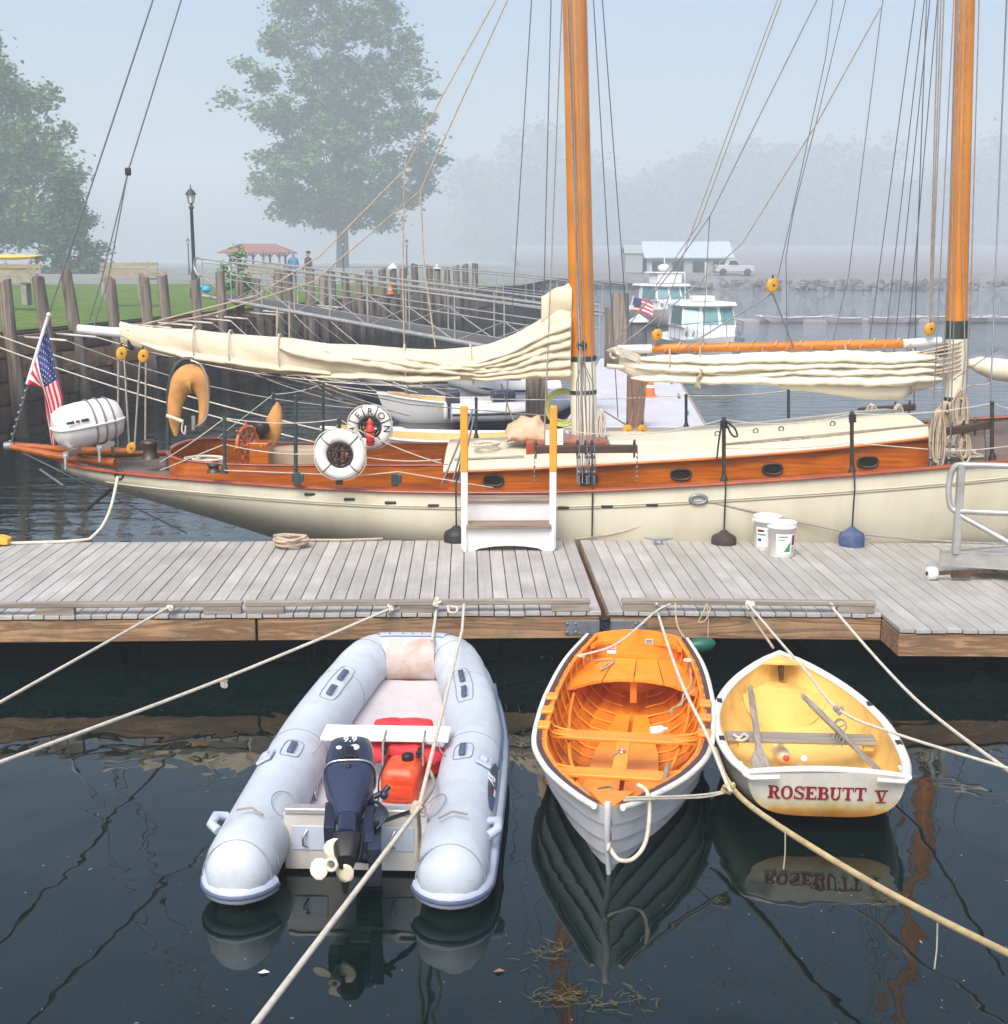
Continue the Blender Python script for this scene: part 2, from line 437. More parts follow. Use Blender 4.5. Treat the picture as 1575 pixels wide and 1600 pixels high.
yellow_pt = mat('yellow_buff_paint', (.78,.525,.165), .45, var=.07, scale=2.5, c2=(.52,.29,.07), c2amt=.9, c2scale=3.2, bump=.15, bscale=30)
hypalon = mat('pale_grey_hypalon', (.475,.53,.605), .48, var=.05, scale=2.5, c2=(.33,.33,.34), c2amt=.6, c2scale=3.4, bump=.22, bscale=8, bdist=.012)
seam_grey = mat('hypalon_seam_tape', (.42,.48,.59), .5, var=.04)
glue_line = mat('glue_line_grey', (.22,.24,.29), .6, var=.1)
navy = mat('navy_cowl_paint', (.017,.027,.062), .28, .15, var=.1, scale=6, coat=.3)
navy_mat = mat('navy_rub_strake', (.07,.10,.17), .55, var=.1)
asphalt_black = mat('black_plastic', (.006,.006,.008), .5, var=.2)
tub_black = mat('weathered_black_tub', (.003,.003,.004), .9, var=.2, spec=.08)
red_cloth = mat('red_nylon', (.66,.035,.045), .75, var=.22, scale=8, bump=.9, bscale=13, bdist=.02)
red_plastic = mat('red_fuel_plastic', (.74,.06,.008), .38, var=.14, scale=5, c2=(.72,.30,.10), c2amt=.6, c2scale=3.2)
lime_hose = mat('pale_green_hose', (.62,.66,.22), .45, var=.1)
glass_dk = mat('dark_port_glass', (.02,.018,.016), .08, var=.1, spec=.6)
print_red = mat('red_lettering', (.19,.006,.009), .5, var=.06)
print_black = mat('black_lettering', (.015,.015,.02), .5, var=.1)
print_white = mat('white_lettering', (.8,.8,.8), .5, var=.03)
print_blue = mat('blue_print', (.03,.06,.30), .5, var=.08)
print_green = mat('green_print', (.03,.30,.07), .5, var=.08)
cone_orange = mat('traffic_cone_orange', (.85,.15,.02), .5, var=.08)
# ================================================================ THE SETTING: water, lawn, far bank
def water_material():
    m = bpy.data.materials.new('harbour_water'); m.use_nodes = True
    N = m.node_tree.nodes; L = m.node_tree.links; b = N['Principled BSDF']
    b.inputs['Base Color'].default_value = (.0010, .0070, .0064, 1)
    b.inputs['Roughness'].default_value = .012
    b.inputs['IOR'].default_value = 1.5
    b.inputs['Specular IOR Level'].default_value = .5
    tc = N.new('ShaderNodeTexCoord')
    def noise(scale, stretch, detail, dist=0.0):
        mp = N.new('ShaderNodeMapping'); mp.inputs['Scale'].default_value = stretch
        L.new(tc.outputs['Object'], mp.inputs[0])
        n = N.new('ShaderNodeTexNoise'); n.inputs['Scale'].default_value = scale; n.inputs['Detail'].default_value = detail
        n.inputs['Distortion'].default_value = dist
        L.new(mp.outputs[0], n.inputs['Vector']); return n.outputs['Fac']
    def scaled(a, k):
        q = N.new('ShaderNodeMath'); q.operation = 'MULTIPLY'; q.inputs[1].default_value = k; L.new(a, q.inputs[0]); return q.outputs[0]
    sp = N.new('ShaderNodeSeparateXYZ'); L.new(tc.outputs['Object'], sp.inputs[0])
    far = N.new('ShaderNodeMapRange'); far.interpolation_type = 'SMOOTHSTEP'        # breeze reaches the open water beyond the pontoon
    far.inputs[1].default_value = 12.0; far.inputs[2].default_value = 24.0
    L.new(sp.outputs[1], far.inputs[0])
    calm = scaled(noise(1.5, (1, .8, 1), 2.5, .6), .0125)
    calm2 = scaled(noise(5.0, (1, .7, 1), 1.5), .0011)
    rip = N.new('ShaderNodeMath'); rip.operation = 'MULTIPLY'
    L.new(far.outputs[0], rip.inputs[0]); L.new(scaled(noise(1.6, (.55, 1.6, 1), 4.0), .055), rip.inputs[1])
    a1 = N.new('ShaderNodeMath'); a1.operation = 'ADD'; L.new(calm, a1.inputs[0]); L.new(calm2, a1.inputs[1])
    a2 = N.new('ShaderNodeMath'); a2.operation = 'ADD'; L.new(a1.outputs[0], a2.inputs[0]); L.new(rip.outputs[0], a2.inputs[1])
    bp = N.new('ShaderNodeBump'); bp.inputs['Strength'].default_value = 1; bp.inputs['Distance'].default_value = 1
    L.new(a2.outputs[0], bp.inputs['Height']); L.new(bp.outputs[0], b.inputs['Normal'])
    return m
WATER_MAT = water_material()

# the granite quay: its face runs away from us on the left
WALL = [V(-13.2,8,0), V(-11.8,16,0), V(-10.0,26,0), V(-7.45,40,0), V(-4.9,54,0), V(-1.6,66,0), V(1.2,75,0)]
LAWN_Z = 2.08
def wall_at(s):
    """Point and outward normal on the quay line at arc length s, from its near end."""
    for a, b in zip(WALL, WALL[1:]):
        L = (b - a).length
        if s <= L or b is WALL[-1]:
            d = (b - a).normalized(); return a + d * s, V(d.y, -d.x, 0), d
        s -= L
def wall_s_of_y(y):
    s = 0
    for a, b in zip(WALL, WALL[1:]):
        if a.y <= y <= b.y: return s + (b - a).length * (y - a.y) / (b.y - a.y)
        s += (b - a).length
    return s
grass_mat = mat('mown_grass', (.085,.165,.016), .9, var=.25, scale=1.4, bump=.9, bscale=18, bdist=.08, c2=(.16,.18,.045), c2amt=.75, c2scale=.35)
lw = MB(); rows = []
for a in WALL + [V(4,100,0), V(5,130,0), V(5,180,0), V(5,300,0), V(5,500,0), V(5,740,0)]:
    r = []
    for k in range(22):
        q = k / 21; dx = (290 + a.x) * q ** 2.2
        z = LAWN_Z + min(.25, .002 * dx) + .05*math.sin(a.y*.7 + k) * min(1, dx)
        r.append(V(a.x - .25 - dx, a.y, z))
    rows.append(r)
cut = 7                                        # mown grass near the quay, then far lawn with fog painted into its colour
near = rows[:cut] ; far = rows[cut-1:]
lw.loft(near); tag(lw.build('lawn', grass_mat, base=(0,0,0)), kind='structure')
gv = MB(); gv.loft(far); tag(gv.build('misted_far_lawn', mat('fog_toned_ground', (.19,.205,.19), .95, var=.2, scale=.4, c2=(.12,.17,.07), c2amt=.6, c2scale=.08), base=(0,0,0)), kind='structure')
earth = mat('far_bank_earth', (.20,.185,.19), .95, var=.15, scale=.6, bump=.8, bscale=2, bdist=.3, c2=(.12,.14,.09), c2amt=.6, c2scale=.15)
fb = MB(); rows = []
for i in range(34):
    x = 3.0 + 288 * (i/33) ** 1.4; r = []
    for k in range(26):
        q = k/25; y = lerp(158 + 5*math.sin(x*.11) + 9*math.exp(-x/9), 738, q**2.2)
        d = max(0, y - 157)
        z = -.5 + 2.1*min(1, d/12) + .02*max(0, d-60) + .25*math.sin(x*1.3+y)*min(1, d/4) * (d < 16)
        r.append(V(x, y, z))
    rows.append(r)
fb.loft(rows, flip=True)
tag(fb.build('far_bank', earth, base=(0,0,0)), kind='structure')

# ---------------------------------------------------------------- granite quay wall, stones one by one
granite = mat('rusty_granite', (.19,.115,.065), .9, var=.28, scale=3, bump=.8, bscale=9, bdist=.03, c2=(.36,.16,.045), c2amt=.9, c2scale=.7, rv=.4, tide=1.0)
joint = mat('dark_joint', (.045,.04,.035), .95, var=.2)
quay = thing('quay_wall', 'tall rust-stained granite block wall holding up the lawn above the water', 'wall', WALL[2])
bk = MB()
for a, b in zip(WALL, WALL[1:]):
    d = (b - a).normalized(); n = V(d.y, -d.x, 0)
    bk.beam(a - n*.30 + V(0,0,.70), b - n*.30 + V(0,0,.70), .44, 2.7)
bk.build('backing', joint, quay)
sv = [(-.5,-.5),(.5,-.5),(.5,.5),(-.5,.5)]
rs = random.Random(5); hrow = [.50,.52,.46,.48,.44]; made = 0
s_lo, s_hi = wall_s_of_y(23.5), wall_s_of_y(70)
z = -.38
for ri, h in enumerate(hrow):
    s = s_lo - rs.random()
    while s < s_hi:
        L = rs.uniform(.7, 1.55) * (1 if s < s_lo + 24 else 1.9); p, n, d = wall_at(s + L/2)
        m = MB(); dep = rs.uniform(-.02,.05); jl = .018
        ring0 = [p - n*.12 + d*(L/2-jl)*x*2 + V(0,0,z+h/2+y*(h-2*jl)) for x, y in sv]
        ring1 = [p + n*(.03+dep) + d*(L/2-jl-.012)*x*2 + V(0,0,z+h/2+y*(h-2*jl-.02)) + n*rs.uniform(-.02,.03) for x, y in sv]
        cc = sum(ring1, V(0,0,0))/4 + n*.035
        m.loft([ring0, ring1], True, smooth=False)
        m.add(ring1 + [cc], [(0,1,4),(1,2,4),(2,3,4),(3,0,4)])
        m.build('stone', granite, quay); made += 1
        s += L
    z += h

# ---------------------------------------------------------------- weathered piles along the quay
def pile(s, top, lean, along, r, label, seed, cap=False):
    p, n, d = wall_at(s); q = random.Random(seed)
    base = p + n*.22 + V(0,0,-.8); t = thing('wooden_pile', label, 'pile', V(base.x, base.y, 0), group='weathered piles along the quay wall')
    head = p + n*(.22 + lean) + d*along + V(0,0,top); m = MB(); rings = []
    for k in range(9):
        c = base.lerp(head, k/8); rr = r*(1.08 - .16*k/8)
        rings.append([c + V(math.cos(a)*rr*(1+q.uniform(-.06,.06)), math.sin(a)*rr*(1+q.uniform(-.06,.06)), (q.uniform(-.03,.03) + .05*math.cos(a+seed)) if k == 8 else 0) for a in [2*PI*j/11 for j in range(11)]])
    m.loft(rings, True); m.add(rings[-1], [tuple(range(11))])
    m.build('shaft', grey_wood_z, t)
    if cap:
        c = MB(); c.lathe([(r*1.25,0),(r*1.2,.06),(.01,.22)], head + V(0,0,.03), 12); c.build('cap', white_paint, t)
    return t
pl_names = ['leaning furthest left at the edge of the picture', 'just above the flag on its staff', 'leaning over the end of the white boom', 'beside the bare stone boom tip, thick and square topped', 'in front of the wooden bench', 'leaning left beyond the bench', 'just left of the green lamp post', 'just right of the green lamp post', 'under the gangway handrail loop', 'behind the first gangway post']
sy = wall_s_of_y(26.4); k = 0
while True:
    s = sy + k*1.5 + (.15*math.sin(k*2.1)); p, n, d = wall_at(s)
    if p.y > 67: break
    lean = [-.25,-.5,-.55,-.3,-.2,-.35,-.1][k] if k < 7 else random.uniform(-.2,.1)
    lab = 'grey weathered pile ' + (pl_names[k] if k < len(pl_names) else 'standing in the foggy row at the far end of the quay')
    if k >= len(pl_names) : lab = 'grey weathered pile in the foggy quay row, %s pile from the left' % NTH[k]
    pile(s, 3.05 + random.uniform(-.12,.25), lean*.5, lean*.5, .14 if k < 12 else .16, lab, k, cap=(k in (19, 23)))
    k += 1
# standing-off poles that stick out over the water from the top of the quay
pole_ends = []
pole0 = None
for k in range(16):
    s = wall_s_of_y(26.2) + .75 + k*1.25; p, n, d = wall_at(s)
    m = MB(); e = p + n*.98 + V(0,0,1.90); m.tube([p - n*.35 + V(0,0,1.99), e], .026, 7)
    tag(m.build('mooring_pole', mat('bleached_pole', (.55,.53,.49), .8, var=.15) if k == 0 else MATS['bleached_pole']),
        'thin bleached pole jutting from the quay top, %s from the left' % NTH[k], 'pole', 'poles jutting from the quay top')
    pole_ends.append(e)

# ---------------------------------------------------------------- trees
leaf = mat('maple_leaves', (.065,.155,.028), .7, var=.35, scale=.7, c2=(.10,.17,.03), c2amt=.7, c2scale=.35)
leaf_dk = mat('dark_leaves', (.04,.10,.035), .7, var=.35, scale=.7)
bark = mat('grey_bark', (.09,.075,.06), .95, var=.25, scale=3, stretch=(4,4,.6), bump=.8, bscale=14, bdist=.03)
def limb(m, p0, p1, r0, r1, seed, bend=.12):
    q = random.Random(seed); L = (p1-p0).length
    pts = [p0.lerp(p1, t) + V(q.uniform(-1,1), q.uniform(-1,1), q.uniform(-.4,1)) * L*bend*math.sin(PI*t) for t in (0,.25,.5,.75,1)]
    m.tube(spline(pts, 3), [lerp(r0, r1, k/12) for k in range(13)], 8); return pts
def leaves(m, clumps, n, size, rnd):
    vs = []; fs = []
    for (c, r) in clumps:
        for _ in range(n):
            p = c + V(rnd.gauss(0, r*.56), rnd.gauss(0, r*.56), rnd.gauss(0, r*.36))
            a = V(rnd.uniform(-1,1), rnd.uniform(-1,1), rnd.uniform(-.5,.5)).normalized()
            b = a.cross(V(rnd.uniform(-1,1), rnd.uniform(-1,1), rnd.uniform(.2,1.2))).normalized()
            s = size * rnd.uniform(.6,1.3); i = len(vs)
            vs += [p - a*s*.5, p + b*s*.32, p + a*s*.6, p - b*s*.32]; fs.append((i, i+1, i+2, i+3))
    m.add(vs, fs)
def tree(name, label, cat, base, H, trunk_r, fork, shape, nclump, nleaf, lsize, clump_r, seed, lm, lower=0.0):
    """shape: list of (height fraction, radius) of the crown outline."""
    t = thing(name, label, cat, base); q = random.Random(seed); m = MB()
    base = Vector(base); top = base + V(q.uniform(-.3,.3), 0, H*.86)
    limb(m, base - V(0,0,.3), top, trunk_r, trunk_r*.12, seed, .015)
    clumps = []
    for i in range(nclump):
        f = q.uniform(shape[0][0], 1) if q.random() < .8 else q.uniform(shape[0][0], .6)
        rad = interp([s[0] for s in shape], [s[1] for s in shape], f)
        a = q.uniform(0, 2*PI); rr = rad * (q.uniform(.12,1.0) ** .6) * q.uniform(.74, 1.10) * (1 + .13*math.sin(a*3 + f*11 + seed))
        c = base + V(math.cos(a)*rr, math.sin(a)*rr, H*f + q.uniform(-.3,.3))
        clumps.append((c, clump_r*q.uniform(.55,1.25)))
        if i % 3 == 0:
            h0 = max(fork, f - .10 - .32*rr/max(rad,.1)); p0 = base.lerp(top, min(.95, h0/.86))
            limb(m, p0, c, trunk_r*.26*(1.15-f), .025, seed*100+i, .08)
    m.build('trunk', bark, t)
    lv = MB(); leaves(lv, clumps, nleaf, lsize, q); lv.build('crown', lm, t)
    return t
tree('maple_tree', 'large maple with a broad dense crown on the lawn, half lost in fog', 'tree', (-26.6, 220, 1.9),
     50.0, 1.1, .13, [(.15,8.0),(.22,14.5),(.29,18.6),(.36,17.6),(.47,16.0),(.58,16.2),(.68,15.8),(.80,12.4),(.9,9.0),(1,3.6)], 300, 170, .80, 2.0, 3, leaf)
tree('broadleaf_tree', 'leafy green tree at the left edge of the picture behind the benches', 'tree', (-59.5, 150, 2.1),
     26.0, .85, .14, [(.14,10.6),(.30,13.2),(.45,13.9),(.62,12.4),(.80,9.0),(.92,5.5),(1,2.4)], 280, 190, .60, 1.8, 8, leaf)
tree('dark_shrub_tree', 'dark bushy conical shrub on the lawn below the left tree', 'shrub', (-41.5, 128, 2.0),
     9.3, .2, .02, [(.03,2.9),(.3,3.1),(.6,2.0),(1,.4)], 80, 170, .36, .95, 21, leaf_dk)
tree('flowering_bush', 'low bright green bush with pale blossom beside the head of the gangway', 'bush', at(372, 452, Y=47) - V(0,0,.1),
     1.25, .05, .05, [(.1,.42),(.5,.55),(1,.2)], 26, 60, .12, .22, 33, mat('bright_bush', (.08,.22,.03), .7, var=.3, c2=(.6,.6,.5), c2amt=.6, c2scale=3))
# far wood on the slope across the harbour: one foggy mass
fw = MB(); q = random.Random(77); cl = []
for i in range(720):
    x = q.uniform(-20, 285); y = q.uniform(620, 715); gz = 4
    hh = (44 + 8*math.sin(x*.05+1.2) + 5.0*math.sin(x*.083)) * q.uniform(.05,1.08)
    cl.append((V(x, y, gz + hh), q.uniform(5,11)))
leaves(fw, cl, 100, 3.0, q)
for i in range(70):
    x = q.uniform(-15,285); y = q.uniform(620,710); fw.tube([V(x,y,1.8), V(x,y,30)], [.6,.2], 6)
tag(fw.build('far_wood', leaf_dk, base=(0,0,0)), kind='stuff')
# ================================================================ THE TWO PONTOONS
DECK = .57
YAW = R(1.6)
PITCHW, PLW = .131, .123                       # plank spacing and width
def pontoon(label, origin, roll, x0, x1, rails, steps=None):
    """Floating pontoon in its own coordinates: x along the front edge, y away from us, deck top at z=0."""
    t = thing('pontoon', label, 'pontoon', origin, group=None)
    t.rotation_euler = (0, roll, YAW)
    n = int(round((x1 - x0) / PITCHW)); DEP = 2.93; plank0 = {}
    for k in range(n):
        xc = x0 + PITCHW*(k+.5); y0 = 0.0
        if steps and xc > steps[0]: y0 = -steps[1]
        key = y0
        if key not in plank0:
            m = MB(); m.box((0, (y0+DEP)/2, -.018), (PLW, DEP-y0, .036))
            o = m.build('plank', deck_plank, t, world=False, bevel=.004, seg=1); plank0[key] = o
        else:
            o = plank0[key].copy(); col.objects.link(o); o.parent = t
        o.location = (xc, random.uniform(-.006,.006), random.uniform(-.002,.002))
    # timber sides under the planks
    def fas(a, b): 
        m = MB(); m.beam(a, b, .045, .19); m.build('fascia_board', fascia_wood, t, world=False, bevel=.006, seg=1)
    xe = steps[0] if steps else x1
    L0 = x0 + .02; seg = 2.9; x = L0
    if steps: fas((x0+.02, .035, -.143), (xe+.0, .035, -.143))
    else:
        fas((x0, .035, -.143), (x1-2.95, .035, -.143)); fas((x1-2.93, .035, -.143), (x1-.02, .035, -.143))
    if steps:
        fas((xe+.024, .012, -.143), (xe+.024, -steps[1]+.06, -.143)); fas((xe+.0, -steps[1]+.035, -.143), (x1, -steps[1]+.035, -.143))
    fas((x0, DEP-.03, -.143), (x1, DEP-.03, -.143))
    gx = x1-.022 if not steps else x0+.022
    fas((gx, .07, -.143), (gx, DEP-.07, -.143))
    for y in (.8, 1.5, 2.2):
        m = MB(); m.beam((x0+.05, y, -.14), (x1-.05, y, -.14), .06, .19); m.build('joist', grey_wood, t, world=False)
    nl = MB()
    for k in range(n):
        xc = x0 + PITCHW*(k+.5)
        for y in (.06,.8,1.5,2.2,2.87):
            for dx in (-.035,.035): nl.add([V(xc+dx+.0055*math.cos(a)+random.uniform(-.003,.003), y+.0055*math.sin(a)+.02*math.sin(k*7+y*3), .0022) for a in (0,1.05,2.09,3.14,4.19,5.24)], [(0,1,2,3,4,5)])
    tag(nl.build('nail_heads', mat('dark_nail', (.06,.055,.05), .7, .3) if 'dark_nail' not in MATS else MATS['dark_nail'], t, world=False), kind='stuff')
    # black plastic flotation tubs
    x = x0 + .25
    while x < x1 - 1.0:
        m = MB(); m.box((x+.75, 1.60, -.43), (1.5, 2.3, .36)); m.build('float_tub', tub_black, t, world=False, bevel=.05); x += 1.66
    # bull rail on blocks
    for (a, b) in rails:
        m = MB(); m.box(((a+b)/2, .035, .085), (b-a, .075, .042)); m.build('bull_rail', grey_wood, t, world=False, bevel=.006, seg=1)
        nb = max(2, int((b-a)/1.35)+1)
        for i in range(nb):
            xx = lerp(a+.17, b-.17, i/(nb-1)); m = MB(); m.box((xx, .036, .031), (.32, .07, .064)); m.build('rail_block', grey_wood, t, world=False, bevel=.004, seg=1)
    return t
fl = at(940.8, 955.5, Z=DECK)
left_dock = pontoon('grey planked pontoon on the left carrying the white boarding steps', fl, 0, -7.6, 0, [(-7.6,-3.05),(-3.03,-.10)])
fr = at(950.5, 955.5, Z=DECK)
right_dock = pontoon('grey planked pontoon on the right carrying the two buckets and the gangway foot', fr, R(.95), 0, 5.9, [(.115,2.30)], steps=(2.36, .47))
def on_dock(t, p):
    return t.matrix_basis @ Vector(p)
def hinge_plate(t, x0, x1, bolts):
    m = MB(); m.box(((x0+x1)/2, .006, -.142), (x1-x0, .012, .125))
    o = m.build('hinge_plate', galv, t, world=False, bevel=.002, seg=1)
    for x in bolts:
        for z in (-.105, -.18):
            b = MB(); b.lathe([(.012,0),(.011,.008),(.004,.011)], (x, 0, z), 10, (0,-1,0)); b.build('bolt', galv, o, world=False)
hinge_plate(left_dock, -.315, -.02, (-.295, -.225))
hinge_plate(right_dock, .02, .33, (.24, .31))
lk = MB(); lk.box((.03,.02,-.14), (.07,.06,.16)); lk.torus((.03,-.02,-.09), .035, .008, (0,1,.3), 14, 6); lk.torus((.03,-.02,-.13), .033, .008, (0,1,-.3), 14, 6)
lk.build('hinge_shackle', black_rub, left_dock, world=False)
def cleat(t, x, y):
    m = MB(); m.box((x, y, .008), (.10,.045,.016)); m.tube([(x-.03,y,.01),(x-.035,y,.055)], .012, 8); m.tube([(x+.03,y,.01),(x+.035,y,.055)], .012, 8)
    m.tube([(x-.155,y,.074),(x-.07,y,.058),(x+.07,y,.058),(x+.155,y,.074)], [.006,.013,.013,.006], 8); m.build('cleat', galv, t, world=False)
def loc_on(t, u, v):
    """Pontoon coordinates of the deck point seen at photo pixel (u, v)."""
    inv = t.matrix_basis.inverted(); a = inv @ V(0,0,HC); b = inv @ at(u, v, Y=20.0); d = b - a
    return a + d * (-a.z / d.z)
bpy.context.view_layer.update()
for u, v in ((1029, 851), (1337, 852)):
    p = loc_on(right_dock, u, v); cleat(right_dock, p.x, p.y)

# ---------------------------------------------------------------- white boarding steps
st_o = on_dock(left_dock, loc_on(left_dock, 795, 862))
steps = thing('boarding_steps', 'white boarding steps with weathered treads and orange-topped handrail posts on the left pontoon', 'steps', st_o, YAW)
W2 = .452
for sx in (-1, 1):
    m = MB(); x = sx*W2
    m.prism([(0,0),(.56,0),(.56,.47),(.26,.47),(.26,.26),(0,.26)], (x-.018, 0, 0), (0,1,0), (0,0,1), .036)
    m.build('stringer', white_paint, steps, world=False, bevel=.004, seg=1)
    m = MB(); m.box((x, .035, .50), (.07, .036, .96)); m.build('post', white_paint, steps, world=False, bevel=.006, seg=1)
    m = MB(); m.box((x, .034, 1.16), (.078, .05, .68)); 
    m.build('handrail', mat('orange_varnished_grip', (.80,.32,.03), .35, var=.07, scale=5, coat=.3) if sx < 0 else MATS['orange_varnished_grip'], steps, world=False, bevel=.018, seg=3)
for (y, z) in ((.10,.265),(.37,.485)):
    m = MB(); m.box((0, y, z), (.87,.27,.035)); m.build('tread', tread_wood, steps, world=False, bevel=.006, seg=1)
m = MB(); m.box((0,.275,.36), (.865,.02,.21)); m.build('riser', white_paint, steps, world=False)
arc = [(-.435,.0),(-.36,.0),(-.30,.028),(-.15,.05),(0,.056),(.15,.05),(.30,.028),(.36,.0),(.435,.0),(.435,.245),(-.435,.245)]
m = MB(); m.prism(arc, (0,.03,0), (1,0,0), (0,0,1), -.02); m.build('kick_panel', white_paint, steps, world=False)

# ---------------------------------------------------------------- two plastic pails
def bucket(label, p, turn, full):
    t = thing('bucket', label, 'bucket', p, turn, 'white plastic pails on the right pontoon')
    m = MB(); m.lathe([(.118,0),(.125,.01),(.142,.30),(.150,.30),(.150,.315),(.144,.318),(.146,.345),(.150,.35),(.147,.356),(.140,.35),(.133,.20),(.118,.03),(.001,.025)], (0,0,0), 32)
    m.build('pail', mat('translucent_white_plastic', (.76,.75,.72), .35, var=.04) if full else MATS['translucent_white_plastic'], t, world=False)
    def patch(name, a0, a1, z0, z1, mt, poly=None):
        m = MB(); rg = []
        for k in range(9):
            a = lerp(a0, a1, k/8); c = []
            for z in (z0, z1):
                r = lerp(.1245, .1425, z/.30) + .0016; c.append(V(math.sin(a)*r, -math.cos(a)*r, z))
            rg.append(c)
        m.loft(rg); return m.build(name, mt, t, world=False)
    patch('label', -.75, .95, .04, .25, print_white)
    def tri(mt, pts, name):
        m = MB(); n = 8; rg = []
        for k in range(n+1):
            a = lerp(pts[0], pts[1], k/n); zt = lerp(pts[2], pts[3], k/n); c = []
            for z in (pts[4], max(pts[4]+.001, zt)):
                r = lerp(.1245,.1425, z/.30) + .0028; c.append(V(math.sin(a)*r, -math.cos(a)*r, z))
            rg.append(c)
        m.loft(rg); m.build(name, mt, t, world=False)
    if full:
        tri(print_green, (-.15,.35,.07,.17,.065), 'green_panel'); tri(print_red, (.48,.82,.235,.235,.13), 'red_panel'); tri(print_red, (-.55,.10,.226,.226,.216), 'red_line')
        tri(print_green, (-.6,-.1,.196,.196,.186), 'green_line')
        for k in range(3): tri(print_red, (.5,.8,.11-.022*k,.11-.022*k,.10-.022*k), 'red_line')
    else:
        tri(print_red, (-.65,-.1,.225,.225,.20), 'red_line'); tri(print_green, (-.65,0,.18,.18,.165), 'green_line'); tri(print_blue, (-.6,-.3,.13,.13,.10), 'blue_panel')
    h = MB(); h.tube([(math.cos(a)*.152, -.02-.05*math.sin(a), .31-.05*math.sin(a)*2.6*.6) for a in [PI*k/16 for k in range(17)]], .003, 6); h.build('handle', steel, t, world=False)
    return t
bucket('translucent white pail with a green and red label, nearer of the two pails', on_dock(right_dock, loc_on(right_dock, 1220, 868)), .15, True)
bucket('white pail standing half hidden behind the labelled pail', on_dock(right_dock, loc_on(right_dock, 1197, 857)), -.3, False)

# ---------------------------------------------------------------- gangway foot on the right pontoon
gp = on_dock(right_dock, loc_on(right_dock, 1466, 897)); gp.z += .16
gd = V(.86,-.50,.05).normalized(); ge = V(.95,.30,0).normalized()
gw = thing('gangway', 'aluminium gangway with tubular handrail and white wheel resting on the right pontoon', 'gangway', V(gp.x, gp.y, gp.z-.16))
m = MB(); L = 3.2
for s in (0, 1.25):
    o = gp + ge*s
    m.beam(o, o + gd*L, .008, .145); m.beam(o + V(0,0,.07) + ge*.02, o + gd*L + V(0,0,.07) + ge*.02, .05, .008); m.beam(o - V(0,0,.07) + ge*.02, o + gd*L - V(0,0,.07) + ge*.02, .05, .008)
m.beam(gp + gd*.004, gp + ge*1.25 + gd*.004, .01, .14)
m.build('side_channel', alu, gw)
m = MB(); m.add([gp+V(0,0,.045)+ge*.01+gd*.02, gp+V(0,0,.045)+gd*L+ge*.01, gp+V(0,0,.045)+gd*L+ge*1.24, gp+V(0,0,.045)+ge*1.24+gd*.02], [(0,1,2,3)])
for k in range(34): m.beam(gp + V(0,0,.052) + gd*(.05+.09*k) + ge*.02, gp + V(0,0,.052) + gd*(.05+.09*k) + ge*1.23, .03, .016)
m.build('tread_plate', mat('checker_plate', (.50,.50,.49), .55, .4, var=.1, bump=.6, bscale=70), gw)
for s in (0, 1.25):
    o = gp + ge*s + gd*.15
    m = MB(); m.beam(o + V(0,0,.05), o + V(0,0,.93), .066, .066); m.build('post', alu, gw, bevel=.006, seg=1)
    rail = MB(); top = o + V(0,0,.92); mid = o + V(0,0,.47)
    rail.tube([top + gd*L, top + gd*.05, top] + [top.lerp(mid, .5) + V(0,0,.225*math.cos(a)) - gd*(.105*math.sin(a)**.6) for a in [PI*k/12 for k in range(1,12)]] + [mid, mid + gd*L], .029, 12)
    rail.build('handrail', alu, gw)
    m = MB(); m.tube([mid + V(0,0,-.03), o + gd*.78 + V(0,0,.03)], .027, 8); m.tube([o + gd*1.5 + V(0,0,.9), o + gd*1.5 + V(0,0,.04)], .022, 8); m.build_each('brace', alu, gw)
wp = on_dock(right_dock, loc_on(right_dock, 1455, 906)); ax = V(.98,.15,0)
m = MB(); m.lathe([(.02,-.045),(.055,-.045),(.064,-.035),(.064,.035),(.055,.045),(.02,.045)], wp + V(0,0,.064), 22, ax); wh = m.build('wheel', white_gloss, gw)
m = MB(); m.lathe([(.020,-.052),(.020,.05)], wp + V(0,0,.064), 12, ax); m.build('hub', black_rub, wh)
m = MB(); m.beam(wp + V(0,0,.064) + ax*.05, wp + V(.62,.02,.09), .04, .035); m.beam(wp + V(.19,-.01,.05), wp + V(.36,.0,.05), .06, .05); m.build('axle', mat('rusty_steel', (.10,.06,.04), .85, .3, var=.3, scale=20), gw)
# ================================================================ THE SCHOONER
CY = 15.6
sch = thing('schooner', 'long cream-hulled wooden schooner with two varnished masts lying alongside the pontoons', 'sailing yacht', (2.4, CY, 0))
BX = [-5.32,-5.15,-4.8,-4.2,-3.5,-2.4,-1.3,0,1.0,2.4,3.6,5.4,7.0,8.6,10.0,11.0]
BB = [.02,.30,.58,.86,1.10,1.45,1.72,1.84,1.87,1.87,1.85,1.70,1.38,.92,.40,.03]
SZX = [-5.32,-3.5,-1.3,.8,3.5,5.4,8,11]
SZ = [1.155,1.10,1.075,1.10,1.26,1.40,1.62,1.92]
KX = [-5.32,-4.6,-3.9,-3.1,-2.3,-1.5,0,2,6,8.5,10,11]
KZ = [1.02,.80,.60,.36,.10,-.12,-.5,-.7,-.6,-.2,.5,1.7]
hb = lambda x: interp(BX, BB, x)
sz = lambda x: interp(SZX, SZ, x)
kz = lambda x: interp(KX, KZ, x)
def hull_y(x, t):
    """half breadth at fraction t from the rail (0) to the keel (1)"""
    return hb(x) * max(0, 1 - t**2.3) ** .55 * (1 + .03*math.sin(PI*min(1, t*1.6)))
def hull_pt(x, t, side):
    return V(x, CY + side*hull_y(x, t), lerp(sz(x), kz(x), t))
hull_xs = [-5.32 + 16.32*(i/64)**1.0 for i in range(65)]
m = MB()
